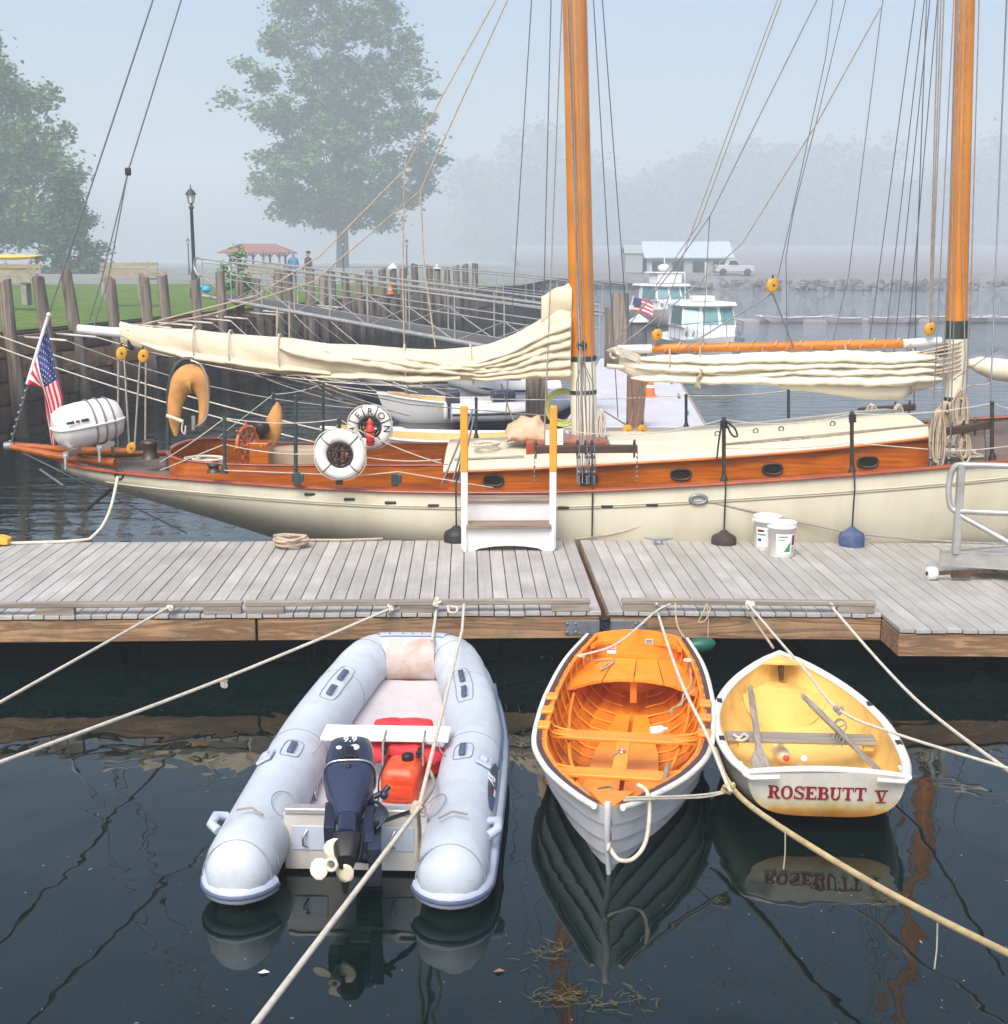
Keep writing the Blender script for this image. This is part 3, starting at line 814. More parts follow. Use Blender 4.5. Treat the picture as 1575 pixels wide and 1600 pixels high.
ts = [0,.03,.08,.15,.23,.32,.42,.52,.62,.72,.81,.88,.94,.98,1.0]
m.loft([[hull_pt(x, t, -1) for t in ts] + [hull_pt(x, t, 1) for t in reversed(ts[:-1])] for x in hull_xs], flip=False)
hull = m.build('hull', cream, sch)
def z_t(x, z): return max(0, min(1, (sz(x) - z) / (sz(x) - kz(x))))
for dz, r, mt in ((.155,.007,cream), (.185,.005,mat('stripe_dark_brown',(.20,.18,.13),.5,var=.1))):  # cream bead and a thin dark brown line under it
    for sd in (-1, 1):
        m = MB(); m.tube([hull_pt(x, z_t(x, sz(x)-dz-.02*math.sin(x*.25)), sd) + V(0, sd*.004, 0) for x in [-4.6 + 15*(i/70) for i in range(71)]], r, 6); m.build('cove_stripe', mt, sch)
# cap rail round the whole boat and deck
def rail_path(x0, x1, n, dy=0.0, dz=0.0):
    xs = [x0 + (x1-x0)*i/n for i in range(n+1)]
    a = [V(x, CY - max(0.0, hb(x)-dy), sz(x)+dz) for x in reversed(xs)]; b = [V(x, CY + max(0.0, hb(x)-dy), sz(x)+dz) for x in xs]
    return a, b
a, b = rail_path(-5.30, 10.9, 70)
m = MB(); m.tube(a, .055, 8, flat=.42, up=(0,0,1)); m.tube(b, .055, 8, flat=.42, up=(0,0,1))
m.build_each('cap_rail', mahog_red, sch)
dk = lambda x: interp([-5.3,-3.7,-3.3,4.75,5.0,11], [-.055,-.055,-.21,-.21,-.06,-.055], x)
a, b = rail_path(-5.0, 10.6, 120, .05, 0)
a = [p + V(0,0,dk(p.x)) for p in a]; b = [p + V(0,0,dk(p.x)) for p in b]
m = MB(); m.loft([[p, q] for p, q in zip(a, b[::-1])], flip=True, smooth=False); m.build('deck', wood('teak_deck', (.20,.14,.10), (.12,.085,.06), (.7,14,14), 2, .7), sch)
# scuppers along the topside
for u, v in ((478,780),(543,785),(609,788),(677,791),(880,792),(948,790),(1018,788)):
    p = at(u, v, Y=13.75); x = p.x; t = z_t(x, p.z); q = hull_pt(x, t, -1); m = MB(); m.box(q + V(0,-.003,0), (.125,.03,.03)); m.build('scupper', black_rub, sch, bevel=.01)
hx = at(184, 743, Y=14.75); q = hull_pt(hx.x, z_t(hx.x, hx.z), -1)
m = MB(); m.torus(q, .055, .018, (-.3,-1,-.15), 20, 8); m.lathe([(.045,-.02),(.045,.0)], q, 16, (-.3,-1,-.15)); m.build('hawse_ring', dark_metal, sch)
cxp = at(1090, 779, Y=13.74); q = hull_pt(cxp.x, z_t(cxp.x, cxp.z), -1)
m = MB(); m.tube([q + V(.085*math.cos(k), -.02, .045*math.sin(k)) for k in [2*PI*i/20 for i in range(20)]], .02, 8, closed=True); m.build('fairlead', galv, sch)
fairlead = q
# name scrollwork near the stern, carved
m = MB()
for k in range(4):
    p0 = at(184+13*k, 764+2*k, Y=14.8); q = hull_pt(p0.x, z_t(p0.x, p0.z), -1)
    m.tube([q + V(.05*math.cos(a)*(.5+.1*a)-.02*a*0, -.004, .018*math.sin(a*1.5)*(-1)**k) for a in [PI*i/8 for i in range(9)]], .0035, 5)
m.build_each('scroll', dark_metal, sch)
# boomkin at the stern
bt = at(14, 697, Y=CY); m = MB()
for sd in (-1, 1):
    m.tube([V(-4.55, CY+sd*.42, sz(-4.55)+.05), V(-5.3, CY+sd*.24, sz(-5.3)+.08), bt + V(.05, sd*.06, 0)], [.055,.05,.04], 8)
m.build_each('boomkin_arm', mahog, sch)
m = MB(); m.tube([bt, V(-3.85, CY, .25)], .010, 6); m.tube([bt + V(.35,0,-.28), bt + V(.62,0,-.48)], .017, 6); m.lathe([(.05,-.05),(.055,0),(.05,.06)], bt, 12, (1,0,0)); m.build('bobstay', galv, sch)
m = MB(); m.tube([V(-4.52,CY-.2,.95), at(136,795,Y=CY-.2)], .022, 7); m.build('boomkin_strut', black_rub, sch)

# cabin trunk
CYN, CYF = 14.48, 16.75
cab_x0, cab_x1 = at(700, 740, Y=CYN).x, at(1452, 690, Y=CYN).x
ctop = lambda x: interp([cab_x0, .8, 3.2, cab_x1], [at(700,737,Y=CYN).z, at(915,728,Y=CYN).z, at(1240,706,Y=CYN).z, at(1452,683,Y=CYN).z], x)
cxs = [lerp(cab_x0, cab_x1, i/24) for i in range(25)]
m = MB()
for yy, fl_ in ((CYN, False), (CYF, True)):
    m.loft([[V(x, yy, sz(x)-.26), V(x, yy, ctop(x))] for x in cxs], smooth=False, flip=fl_)
for x, fl_ in ((cab_x0, True), (cab_x1, False)): m.loft([[V(x, CYN, sz(x)-.26), V(x, CYN, ctop(x))], [V(x, CYF, sz(x)-.26), V(x, CYF, ctop(x))]], smooth=False, flip=fl_)
m.build('cabin_side', mahog, sch)
m = MB(); rings = []
for x in [cab_x0-.05] + cxs[1:-1] + [cab_x1+.05]:
    r = []; z0 = ctop(x)
    for k in range(17):
        q = k/16; y = lerp(CYN-.045, CYF+.045, q); r.append(V(x, y, z0 + .045 + .10*math.sin(PI*q)**.8))
    rings.append([V(x, CYN-.045, z0)] + r + [V(x, CYF+.045, z0)])
m.loft(rings, cap0=True, cap1=True, flip=True); m.build('cabin_top', cream_deck, sch)
m = MB(); m.tube([V(x, CYN-.05, ctop(x)-.004) for x in cxs], .018, 8); m.build('cabin_moulding', mahog, sch)
m = MB(); m.tube([V(x, CYN-.01, sz(x)-.20) for x in cxs], .016, 8); m.build('cabin_moulding', mahog_red, sch)
for u, v in ((771,751),(918,748),(1064,741.5),(1207,733),(1356,722)):
    p = at(u, v, Y=CYN-.012); tl = math.atan2(.10, 1.0)*(u > 1000)
    def oval(a, b, n=32): return [V(p.x + a*abs(math.cos(k))**.75*math.copysign(1, math.cos(k)), p.y, p.z + b*abs(math.sin(k))**.75*math.copysign(1, math.sin(k))) for k in [2*PI*i/n for i in range(n)]]
    f = MB(); f.tube(oval(.108,.060), .014, 8, closed=True); fo = f.build('porthole', dark_metal, sch)
    g = MB(); o_ = oval(.105,.057); g.add([q + V(0,.004,0) for q in o_], [tuple(range(32))]); g.build('glass', glass_dk, fo)
# grab rails on the cabin top: a batten on feet
def grab(u0, v0, u1, v1, n, Y):
    m = MB(); a = at(u0, v0, Y=Y); b = at(u1, v1, Y=Y); a.z = ctop(a.x)+.105; b.z = ctop(b.x)+.105
    m.beam(a, b, .03, .022)
    for k in range(n):
        p = a.lerp(b, (k+.12)/(n-.76)); m.beam(p - V(.045,0,.03), p + V(.045,0,-.03), .03, .055)
    m.build('grab_rail', grey_wood, sch, bevel=.006, seg=1)
grab(710,726,818,724,3,CYN+.22); grab(1130,700,1450,680,11,CYN+.25)
m = MB()
for yy in (15.2, 15.62, 16.1): q0 = (yy-CYN+.045)/(CYF-CYN+.09); m.tube([V(x, yy, ctop(x)+.046+.10*math.sin(PI*q0)**.8) for x in cxs[1:-1]], .004, 5)
m.build_each('canvas_seam', cream_deck, sch)
for u, v in ((1220,687),(1300,684),(1180,696),(1120,703)):
    p = at(u, v, Y=15.2); q0 = (15.2-CYN+.045)/(CYF-CYN+.09); k = MB(); k.torus(V(p.x, 15.2, ctop(p.x)+.075+.10*math.sin(PI*q0)**.8), .028, .007, (0,1,.2), 14, 6); k.build('ring_bolt', dark_metal, sch)
# skylight, white locker, mahogany hatches
def bx(name, u0, u1, vb, vt, Y, dep, mt, bev=.015):
    a = at(u0, vb, Y=Y); b = at(u1, vt, Y=Y); m = MB(); m.box(((a.x+b.x)/2, Y+dep/2, (a.z+b.z)/2), (b.x-a.x, dep, b.z-a.z)); return m.build(name, mt, sch, bevel=bev)
bx('deck_locker', 952, 1078, 714, 690, 14.95, .95, cream_deck, .03)
sk = bx('skylight', 822, 950, 715, 690, 14.9, .75, mahog_red)
for k in range(5):
    p = at(835+27*k, 696, Y=14.88); m = MB(); m.box(p + V(0,0,-.04), (.035,.03,.17)); m.build('slat', mahog_red, sk)
m = MB(); a = at(822, 711, Y=14.86); b = at(950, 711, Y=14.86); m.beam(a, b, .05, .04); m.build('sill', mahog_red, sk)
# cockpit coaming, sole, far coaming
cz = lambda x: interp([-3.9,-3.0,-.7], [1.33,1.25,1.24], x)
m = MB(); nn = 20
for (yy, x0) in ((14.55,-3.55),(16.35,-3.55)):
    m.loft([[V(x, yy, sz(x)-.24), V(x, yy, cz(x))] for x in [lerp(x0, cab_x0, i/nn) for i in range(nn+1)]], smooth=False)
    m.loft([[V(x, yy+.035, cz(x)), V(x, yy+.035, sz(x)-.07)] for x in [lerp(x0, cab_x0, i/nn) for i in range(nn+1)]], smooth=False)
arcp = [V(-3.55 - .38*math.sin(a), lerp(14.55, 16.385, (1-math.cos(a))/2), 0) for a in [PI*i/16 for i in range(17)]]
m.loft([[p + V(0,0,sz(p.x)-.07), p + V(0,0,cz(p.x))] for p in arcp], smooth=True)
m.build('cockpit_coaming', mahog, sch)
m = MB()
for yy in (14.567, 16.367): m.tube([V(x, yy, cz(x)+.006) for x in [lerp(-3.55, cab_x0, i/nn) for i in range(nn+1)]], .03, 8, flat=.5, up=(0,0,1))
m.tube([p + V(0,0,cz(p.x)+.006) for p in arcp], .03, 8, flat=.5, up=(0,0,1)); m.build_each('coaming_cap', mahog_red, sch)
# canvas-covered seat and binnacle area
a = at(420, 737, Y=15.3); b = at(490, 702, Y=15.3); m = MB(); m.box(((a.x+b.x)/2+.05, 15.5, (a.z+b.z)/2), (b.x-a.x+.1, .4, b.z-a.z)); m.build('seat_cover', beige_canvas, sch, bevel=.04)
# varnished coachroof bulkhead showing behind the life rings
a = at(572, 732, Y=16.3); b = at(700, 703, Y=16.3); m = MB(); m.box(((a.x+b.x)/2, 16.28, (a.z+b.z)/2), (b.x-a.x, .04, b.z-a.z)); m.build('cockpit_bulkhead', mahog, sch)
# steering wheel
wc = at(387, 697, Y=15.1); wax = V(.93,-.36,.05).normalized(); m = MB(); m.torus(wc, .225, .022, wax, 32, 8); m.torus(wc, .13, .013, wax, 24, 6)
e1 = wax.cross(V(0,0,1)).normalized(); e2 = e1.cross(wax)
for k in range(8):
    d = e1*math.cos(k*PI/4) + e2*math.sin(k*PI/4); m.tube([wc + d*.03, wc + d*.29], [.014,.016], 6)
m.lathe([(.05,-.04),(.055,0),(.05,.04)], wc, 14, wax); m.build('steering_wheel', mat('red_varnished_wheel', (.45,.10,.015), .35, var=.15, scale=8, coat=.3), sch)
m = MB(); a = at(402, 737, Y=15.15); m.box(a + V(.05,0,.18), (.22,.28,.36)); m.tube([wc, wc + wax*.22], .03, 8); m.build('wheel_box', mahog, sch, bevel=.02)
m = MB(); c = at(408, 668, Y=15.35); m.lathe([(.07,-.13),(.09,-.06),(.10,.02),(.07,.08),(.01,.10)], c, 14, (.2,-.9,.3)); m.tube([c + V(0,.02,-.08), c + V(.02,.1,-.42)], .03, 8); m.build('compass_binnacle', black_rub, sch)
# dorade/winch drums, aft bitts
def winch(u, v, Y, r, h, name='winch'):
    p = at(u, v, Y=Y); m = MB(); m.lathe([(r*1.1,0),(r,.02),(r*.78,h*.35),(r*.8,h*.65),(r,h*.75),(r*1.02,h*.9),(r*.4,h),(.02,h)], p, 18); return m.build(name, dark_metal, sch)
winch(235,716,15.2,.10,.22); winch(334,738,14.25,.07,.10)
# pushpit stanchions and bent frame near the stern
def stanchion(u, v0, v1, Y, r=.02, base=True, mt=None, lean=0):
    p = at(u, v0, Y=Y); q = at(u+lean, v1, Y=Y); m = MB(); m.tube([p, q], r, 8)
    if base: m.lathe([(r*2,0),(r*1.9,.05),(r*1.2,.10)], p, 10)
    m.ball(q, r*1.25, 8, 6); m.build('stanchion', mt or green_metal, sch); return q
S = {}
S[1] = stanchion(351, 740, 653, 14.25); S[2] = stanchion(462, 752, 620, 14.05, .022); S[3] = stanchion(530, 757, 655, 13.9)
S[4] = stanchion(1131, 757, 655, 13.95, .022, mt=dark_metal); S[5] = stanchion(1331, 743, 646, 13.98, .022, mt=dark_metal); S[6] = stanchion(1550, 722, 630, 14.1, .022, mt=dark_metal)
F = {}
F[1] = stanchion(505, 690, 600, 17.2); F[2] = stanchion(744, 690, 623, 17.3); F[3] = stanchion(1072, 672, 618, 17.35); F[4] = stanchion(1232, 672, 610, 17.35); F[0] = stanchion(427, 700, 616, 17.1)
m = MB()
Ls = []
def life(p, q, d=.02): m.tube(sag(p, q, d), .006, 5)
qa = at(250, 722, Y=14.5)
life(qa, S[1]); life(S[1], S[3], .05); life(S[3], at(690,724,Y=13.9), .04)
for f0, f1 in ((0,1),(1,2),(2,3),(3,4)): life(F[f0], F[f1], .03)
life(F[0], at(262, 745, Y=16.5), 0); life(F[4], at(1545, 600, Y=17.0), .04); life(at(880,672,Y=13.95), S[4], .10); life(S[4], S[5], .08); life(S[5], S[6], .05); life(S[6], at(1620,640,Y=14.2), .03)
life(at(250,735,Y=14.4), at(351,694,Y=14.25), 0); life(at(351,694,Y=14.25), at(530,706,Y=13.9), .06); life(at(530,706,Y=13.9), at(690,718,Y=13.9), .05)
life(at(351,735,Y=14.2), at(530,742,Y=13.9), .0); life(at(545,745,Y=13.88), at(622,737,Y=13.9), 0); life(at(622,737,Y=13.9), at(770,762,Y=13.85), .0)
life(at(1131,700,Y=13.95), at(1331,692,Y=13.98), .03); life(at(1331,692,Y=13.98), at(1450,702,Y=14.0), .0); life(at(1480,705,Y=14.0), at(1620,690,Y=14.0), .02)
m.build_each('lifeline', rope_w, sch)
# chocks on the rail
for u, v in ((464,748),(617,750)):
    p = at(u, v, Y=13.98); m = MB(); m.box(p, (.075,.05,.14)); m.box(p + V(.05,0,.01), (.05,.04,.09)); m.build('deck_bracket', green_metal, sch, bevel=.008)

# ---------------------------------------------------------------- masts
def mast(u_b, v_b, u_t, r_b, r_t, zt, name):
    p = at(u_b, v_b, Y=CY); q = at(u_t, 0, Y=CY); d = (q-p); top = p + d * ((zt - p.z)/d.z)
    def pt(z): return p + d * ((z - p.z)/d.z)
    m = MB(); zs_ = [at(u_b, {'m':560,'f':525}[name], Y=CY).z + i*(zt - 2.4)/24 for i in range(25)]
    m.tube([pt(z) for z in zs_], [lerp(r_b, r_t, i/24) for i in range(25)], 24)
    mo = m.build('mainmast' if name == 'm' else 'foremast', spruce, sch)
    c = MB(); zc = zs_[0]; c.tube([pt(p.z-.25), pt(zc)], r_b*1.035, 24); c.build('painted_foot', mast_cream, mo)
    bnd = MB(); bnd.lathe([(r_b*1.06,-.03),(r_b*1.06,.03)], pt(zc), 24, d); bnd.lathe([(r_b*1.06,-.03),(r_b*1.06,.02)], pt(lerp(p.z, zc, .58 if name == 'm' else .45)), 24, d)
    if name == 'f': bnd.lathe([(r_b*1.05,-.14),(r_b*1.05,.02)], pt(zc+.16), 24, d)
    bnd.build_each('mast_band', mat('dark_green_band', (.03,.045,.04), .5, var=.15) if name == 'm' else MATS['dark_green_band'], mo)
    return mo, pt
mainmast, mpt = mast(913, 682, 898, .150, .115, 14.0, 'm')
foremast, fpt = mast(1490, 700, 1508, .118, .092, 13.4, 'f')
m = MB(); c = at(909, 540, Y=CY-.16); m.ball(c, .062, 12, 8); m.build('halyard_winch', black_rub, sch)
m = MB(); p = at(880, 640, Y=CY+.15)
for k in range(5): m.torus(p + V(.02*math.sin(k*2),.02*k,.012*k), .20 + .012*math.sin(k*3), .014, (.15,-1,.1), 30, 7)
hz = m.build('coiled_hose', lime_hose, base=p); tag(hz, 'pale green hose coiled in loops behind the mainmast', 'hose')

# ---------------------------------------------------------------- furled mainsail on its boom
m = MB(); b0 = at(122, 514, Y=CY); b1 = at(893, 585, Y=CY); m.tube([b0, b1], [.055,.085], 14); boom = m.build('main_boom', white_paint, sch)
def bundle(name, cols, mt, folds, seed, parent, wob=.03):
    """Furled sail: cols = (u, v_top, v_bottom, thickness) down the spar; skin with longitudinal folds."""
    q = random.Random(seed); us = [c[0] for c in cols]; rings = []; N = 30
    ph = [q.uniform(0,6.28) for _ in range(8)]
    M = 96
    for i in range(M+1):
        u = lerp(us[0], us[-1], i/M)
        vt = interp(us, [c[1] for c in cols], u); vb = interp(us, [c[2] for c in cols], u); th = interp(us, [c[3] for c in cols], u)
        a = at(u, vt, Y=CY); b = at(u, vb, Y=CY); r = []; H = a.z - b.z
        for k in range(2*N):
            an = 2*PI*k/(2*N); zz = -math.cos(an); yy = -math.sin(an)   # bottom -> near side -> top -> far side
            fz = (zz+1)/2
            # sharp overlapping folds on both sides
            gx = max(0, min(1, (u-us[0])/(us[-1]-us[0])*1.5 - .12)) if folds > 4 else .85
            wv = fz + .10*math.sin(fz*5.3+ph[5]) + .045*math.sin(u*.012+ph[0]) + .025*math.sin(u*.031+ph[1]) - .00022*(u-us[0])
            fo = (wv*folds) % 1.0; kf = int(wv*folds) % 5; fo = fo/.82 if fo < .82 else (1-fo)/.18
            depth = th * (.84 + (.10+.05*kf)*.72*gx*(fo**1.6) * .25 * min(1, 4*fz*(1.02-fz)+.15)) + wob*.55*math.sin(u*.055+ph[2]+zz*2.2) + wob*.4*math.sin(u*.11+zz*4+ph[6])
            z = b.z + H*(fz + .010*math.sin(u*.07+ph[3]+k)) + wob*.6*math.sin(u*.045+ph[4]) * fz
            r.append(V(a.x + .008*math.sin(k*1.3+u*.1), CY + math.copysign(abs(yy)**.7, yy)*depth, z))
        rings.append(r)
    m = MB(); m.loft(rings, True, cap0=True, cap1=True); return m.build(name, mt, parent)
bundle('furled_mainsail', [(188,503,535,.06),(215,508,545,.13),(300,516,562,.16),(400,524,580,.18),(520,536,590,.19),(640,544,595,.20),(740,543,594,.21),(800,522,592,.22),(845,500,590,.22),(872,478,588,.20),(892,470,585,.15)], sail_cloth, 4.6, 4, sch, .014)
def fold(path, mt, seed, tilt=.35):
    """One roll of canvas lying on the near side of a furled sail: path = (u, v, half height in photo px, proud of the spar in m)."""
    q = random.Random(seed); p1, p2 = q.uniform(0,6), q.uniform(0,6); us = [p[0] for p in path]; m = MB(); rg = []; n = 44; ns = 18
    for i in range(n+1):
        u = lerp(us[0], us[-1], i/n); v, hh, th = [interp(us, [p[j] for p in path], u) for j in (1,2,3)]
        v += 1.0*math.sin(u*.05+p1) + .5*math.sin(u*.13+p2); c = at(u, v, Y=CY); r = abs(at(u, v-hh, Y=CY).z - c.z); sec = []
        for k in range(ns):
            a = 2*PI*k/ns; z = r*math.sin(a); lip = math.sin(a); y = (.060 + .012*math.sin(u*.08+p2) + .006*math.sin(u*.31+p1))*math.cos(a)*(.55 + .45*math.sin(min(PI/2, r/.03)))*(1 - .35*lip)
            sec.append(V(c.x, CY - th + y + tilt*z, c.z + z*(1 + .10*math.sin(u*.21+p1+a))))
        rg.append(sec)
    m.loft(rg, True, cap0=True, cap1=True); return m.build('sail_fold', mt, sch)
for i in range(6):
    fold([(715+4*i,566+4.2*i,1.5,.17),(745,563+5.0*i,3.2,.19),(800,546+8.0*i,5.4,.20),(845,520+12*i,7.6,.19),(890,504+15*i,8.6,.15)], sail_cloth, 40+i)
fold([(438,541,2,.12),(455,546,6,.16),(520,556,8,.185),(600,567,8,.20),(680,576,6,.20),(745,582,3,.20)], sail_cloth, 51)
fold([(511,546,2,.12),(530,550,6,.15),(600,559,7.5,.185),(680,569,7,.20),(760,575,3,.20)], sail_cloth, 52)
fold([(603,550,2,.12),(622,554,6,.15),(680,561,7.5,.18),(730,566,7,.19),(775,566,3,.20)], sail_cloth, 53)
fold([(215,534,1,.06),(260,545,5,.12),(340,560,6,.15),(420,570,5,.16),(520,582,3,.17)], sail_cloth, 54)
fold([(450,585,1,.12),(540,585,5,.16),(640,589,6,.19),(720,589,4,.20)], sail_cloth, 55)
# head of the sail, stacked at the mast
m = MB(); rg = []
for i in range(9):
    q = i/8; u = lerp(846, 893, q); vt = interp([846,866,882,893],[462,452,445,438],u); vb = interp([846,860,893],[520,505,500],u)
    a = at(u, vt, Y=CY); b = at(u, vb, Y=CY); r = []
    for k in range(20):
        an = 2*PI*k/20; fz = (1-math.cos(an))/2; r.append(V(a.x, CY - math.sin(an)*.12*(1+.15*math.sin(6*fz+q*5)), lerp(b.z, a.z, fz) + .012*math.sin(k+q*9)))
    rg.append(r)
m.loft(rg, True, cap0=True, cap1=True); m.build('sail_head', sail_cloth, sch)
m = MB()
for u, a_, b_ in ((305,512,566),(437,524,584),(632,540,600),(735,540,598),(360,518,574)):
    c0 = at(u, a_-2, Y=CY); c1 = at(u+5, b_+2, Y=CY); m.tube([V(lerp(c0.x,c1.x,(1-math.cos(k))/2), CY-.225*math.sin(k), lerp(c0.z,c1.z,(1-math.cos(k))/2)) for k in [2*PI*i/24 for i in range(24)]], .011, 6, closed=True)
m.build_each('sail_tie', rope_w, sch)
m = MB(); c = at(206,516,Y=CY); m.box(at(205,530,Y=CY), (.06,.17,.24)); m.build('boom_fitting', black_rub, sch, bevel=.02)
def block(u, v, Y, r, mt=None, axis=(.3,-1,0)):
    p = at(u, v, Y=Y); m = MB()
    for s in (-1, 1): m.lathe([(r*.2,-.012),(r*.8,-.012),(r,-.004),(r,.004),(r*.8,.012),(r*.2,.012)], p + Vector(axis).normalized()*s*.018, 16, axis, sy=1.3)
    m.lathe([(r*.75,-.012),(r*.75,.012)], p, 14, axis); b = m.build('block', mt or yellow_blk, sch)
    k = MB(); k.lathe([(r*.22,-.034),(r*.22,.034)], p, 10, axis); k.torus(p + V(0,0,r*1.5), r*.3, r*.1, (1,0,0), 12, 6); k.build('sheave_pin', black_rub, b); return p
block(190,552,15.4,.062); block(224,556,15.4,.062); block(205,700,15.3,.055)
for u, v in ((980,673),(1003,673)): block(u, v, 15.9, .062)
block(1008,594,15.9,.05); block(1027,523,15.5,.055); block(1453,514,15.5,.062); block(1207,446,15.4,.065); block(1459,702,14.6,.05)
# ---------------------------------------------------------------- foresail: gaff above, boom below
m = MB(); g0 = at(1018, 545, Y=CY); g1 = at(1410, 537, Y=CY); m.tube([g0, g1], .054, 16); gaff = m.build('gaff', spruce_x, sch)
m = MB(); m.tube([at(965,546,Y=CY), g0], .052, 14); m.tube([g1, at(1470,533,Y=CY)], .052, 14); m.build_each('gaff_end', white_paint, gaff)
m = MB()
for k in range(11):
    p = at(1030+38*k, 544-.8*k, Y=CY); m.tube([p + V(.10*(j/12-.5)*1.6, -.060*math.cos(2*PI*j/12), .060*math.sin(2*PI*j/12)) for j in range(13)], .009, 6)
m.build_each('lacing', rope_old, gaff)
bundle('furled_foresail', [(968,556,578,.08),(1000,558,592,.13),(1060,556,598,.17),(1150,554,600,.18),(1250,552,604,.18),(1340,550,608,.18),(1420,552,612,.17),(1455,556,606,.13),(1472,566,596,.08)], sail_white, 3.3, 9, sch, .012)
m = MB(); a = at(1200,598,Y=CY-.1); 
m.loft([[V(at(u,0,Y=CY).x, CY-.13, at(u,vt,Y=CY).z), V(at(u,0,Y=CY).x, CY-.10, at(u,vb,Y=CY).z)] for u, vt, vb in ((1240,596,606),(1300,600,612),(1380,602,622),(1442,604,624),(1455,600,612))])
sf = m.build('sail_skirt', sail_white, sch); so = sf.modifiers.new('s','SOLIDIFY'); so.thickness = .03
m = MB()
for u, a_, b_ in ((1092,540,596),(1318,538,610),(1045,545,592),(1425,545,616)):
    c0 = at(u, a_, Y=CY); c1 = at(u-4, b_, Y=CY); m.tube([V(lerp(c0.x,c1.x,(1-math.cos(k))/2), CY-.195*math.sin(k), lerp(c0.z,c1.z,(1-math.cos(k))/2)) for k in [2*PI*i/24 for i in range(24)]], .010, 6, closed=True)
p = at(1092,578,Y=CY-.22)
for k in range(3): m.tube([p + V(.03*math.sin(j*.8+k), -.02*k, -.035*j + .02*math.cos(j+k)) for j in range(7)], .012, 6)
m.build_each('sail_tie', rope_old, sch)
m = MB(); m.torus(at(960,553,Y=CY-.1), .05, .016, (.2,-1,.1), 16, 6)
for k in range(6): m.tube(spline([at(948+3*k,548+k,Y=CY-.12), at(965,543+2*k,Y=CY-.16), at(985+2*k,550+3*k,Y=CY-.1), at(1000,556+2*k,Y=CY-.12)], 5), .010, 6)
m.tube([at(948,572,Y=CY-.1), at(975,574,Y=CY-.1)], .03, 8); m.build('gaff_lashing', rope_w, sch)
m = MB()
for k in range(7):
    a = at(1412+4*k, 556+5*k, Y=CY-.14); b = at(1500, 535+7*k, Y=CY-.13); m.tube(spline([a, a.lerp(b,.5)+V(0,-.03,.02*math.sin(k)), b, b + V(.03,.15,.02)], 5), .012, 6)
m.build_each('jaw_lashing', rope_old, sch)
m = MB(); a = at(1462,548,Y=CY-.05); m.prism([(0,0),(.16,.10),(.34,.16),(.33,.09),(.12,-.06),(0,-.09)], a, (1,0,0), (0,0,1), -.06); m.build('gaff_jaw', dark_metal, sch)
for i, (u0, a_, b_, c_, h0, h1, u1) in enumerate(((1000,559,556,556,7,9,1462),(990,571,568,567,9,5.5,1470),(1090,582,578,575,4,7,1466),(985,589,590,588,7,10,1468))):
    fold([(u0,a_,1.5,.08),(u0+28,a_+.5,h0*.8,.12),(u0+100,a_+1,h0,.15),(1230,lerp(a_,b_,.8),lerp(h0,h1,.6),.165),(1320,b_,h1,.17),(1400,lerp(b_,c_,.6)+1,h1*.95,.165),(1445,c_,h1*.75,.13),(u1,c_+2,2.5,.09)], sail_white, 60+i, .5)
# staysail furled on its stay, at the right edge
m = MB(); pts = [at(1512,567,Y=CY), at(1530,570,Y=CY), at(1552,576,Y=CY), at(1580,580,Y=CY), at(1640,588,Y=CY)]
m.tube(spline(pts, 5), [.04,.05,.055,.07,.09,.10,.10,.11,.11,.12,.13,.13,.13,.13,.13,.13,.13,.13,.13,.13,.13], 12); m.build('furled_staysail', sail_white, sch)

# ---------------------------------------------------------------- standing and running rigging
rg_w = MB(); rg_r = MB(); rg_t = MB()
def wline(m, pts, r=.007):
    m.tube([at(*p[:2], Y=p[2]) for p in pts], r, 5)
CL = CY
wline(rg_w, [(240,-3,CL),(74,497,CL),(18,692,CL)], .010); wline(rg_w, [(284,-3,CL),(200,268,CL)], .009)
for e in ((158,440,CL),(168,440,CL)): wline(rg_w, [(200,268,CL), e, (e[0]-22, 512, CL)], .008)
m = MB(); m.box(at(200,268,Y=CL), (.07,.04,.09)); m.build('block', black_rub, sch, bevel=.015)
# chain at the foot of the stern stay
for k in range(9):
    p = at(lerp(43,16,k/8), lerp(600,690,k/8), Y=CL-.01); rg_w.ball(p, .022, 8, 6)
wline(rg_t, [(776,-3,CL),(690,152,CL),(632,266,CL),(500,400,CL),(400,462,CL),(196,514,CL)], .009); wline(rg_t, [(794,-3,CL),(657,298,CL),(490,440,CL),(340,488,CL),(196,520,CL)], .009)
wline(rg_t, [(632,266,CL),(629,430,CL),(632,548,CL)], .009); wline(rg_t, [(657,298,CL),(661,400,CL),(680,542,CL)], .010)
wline(rg_t, [(434,480,CL),(432,535,CL)], .012); wline(rg_t, [(452,470,CL),(452,535,CL)], .008)
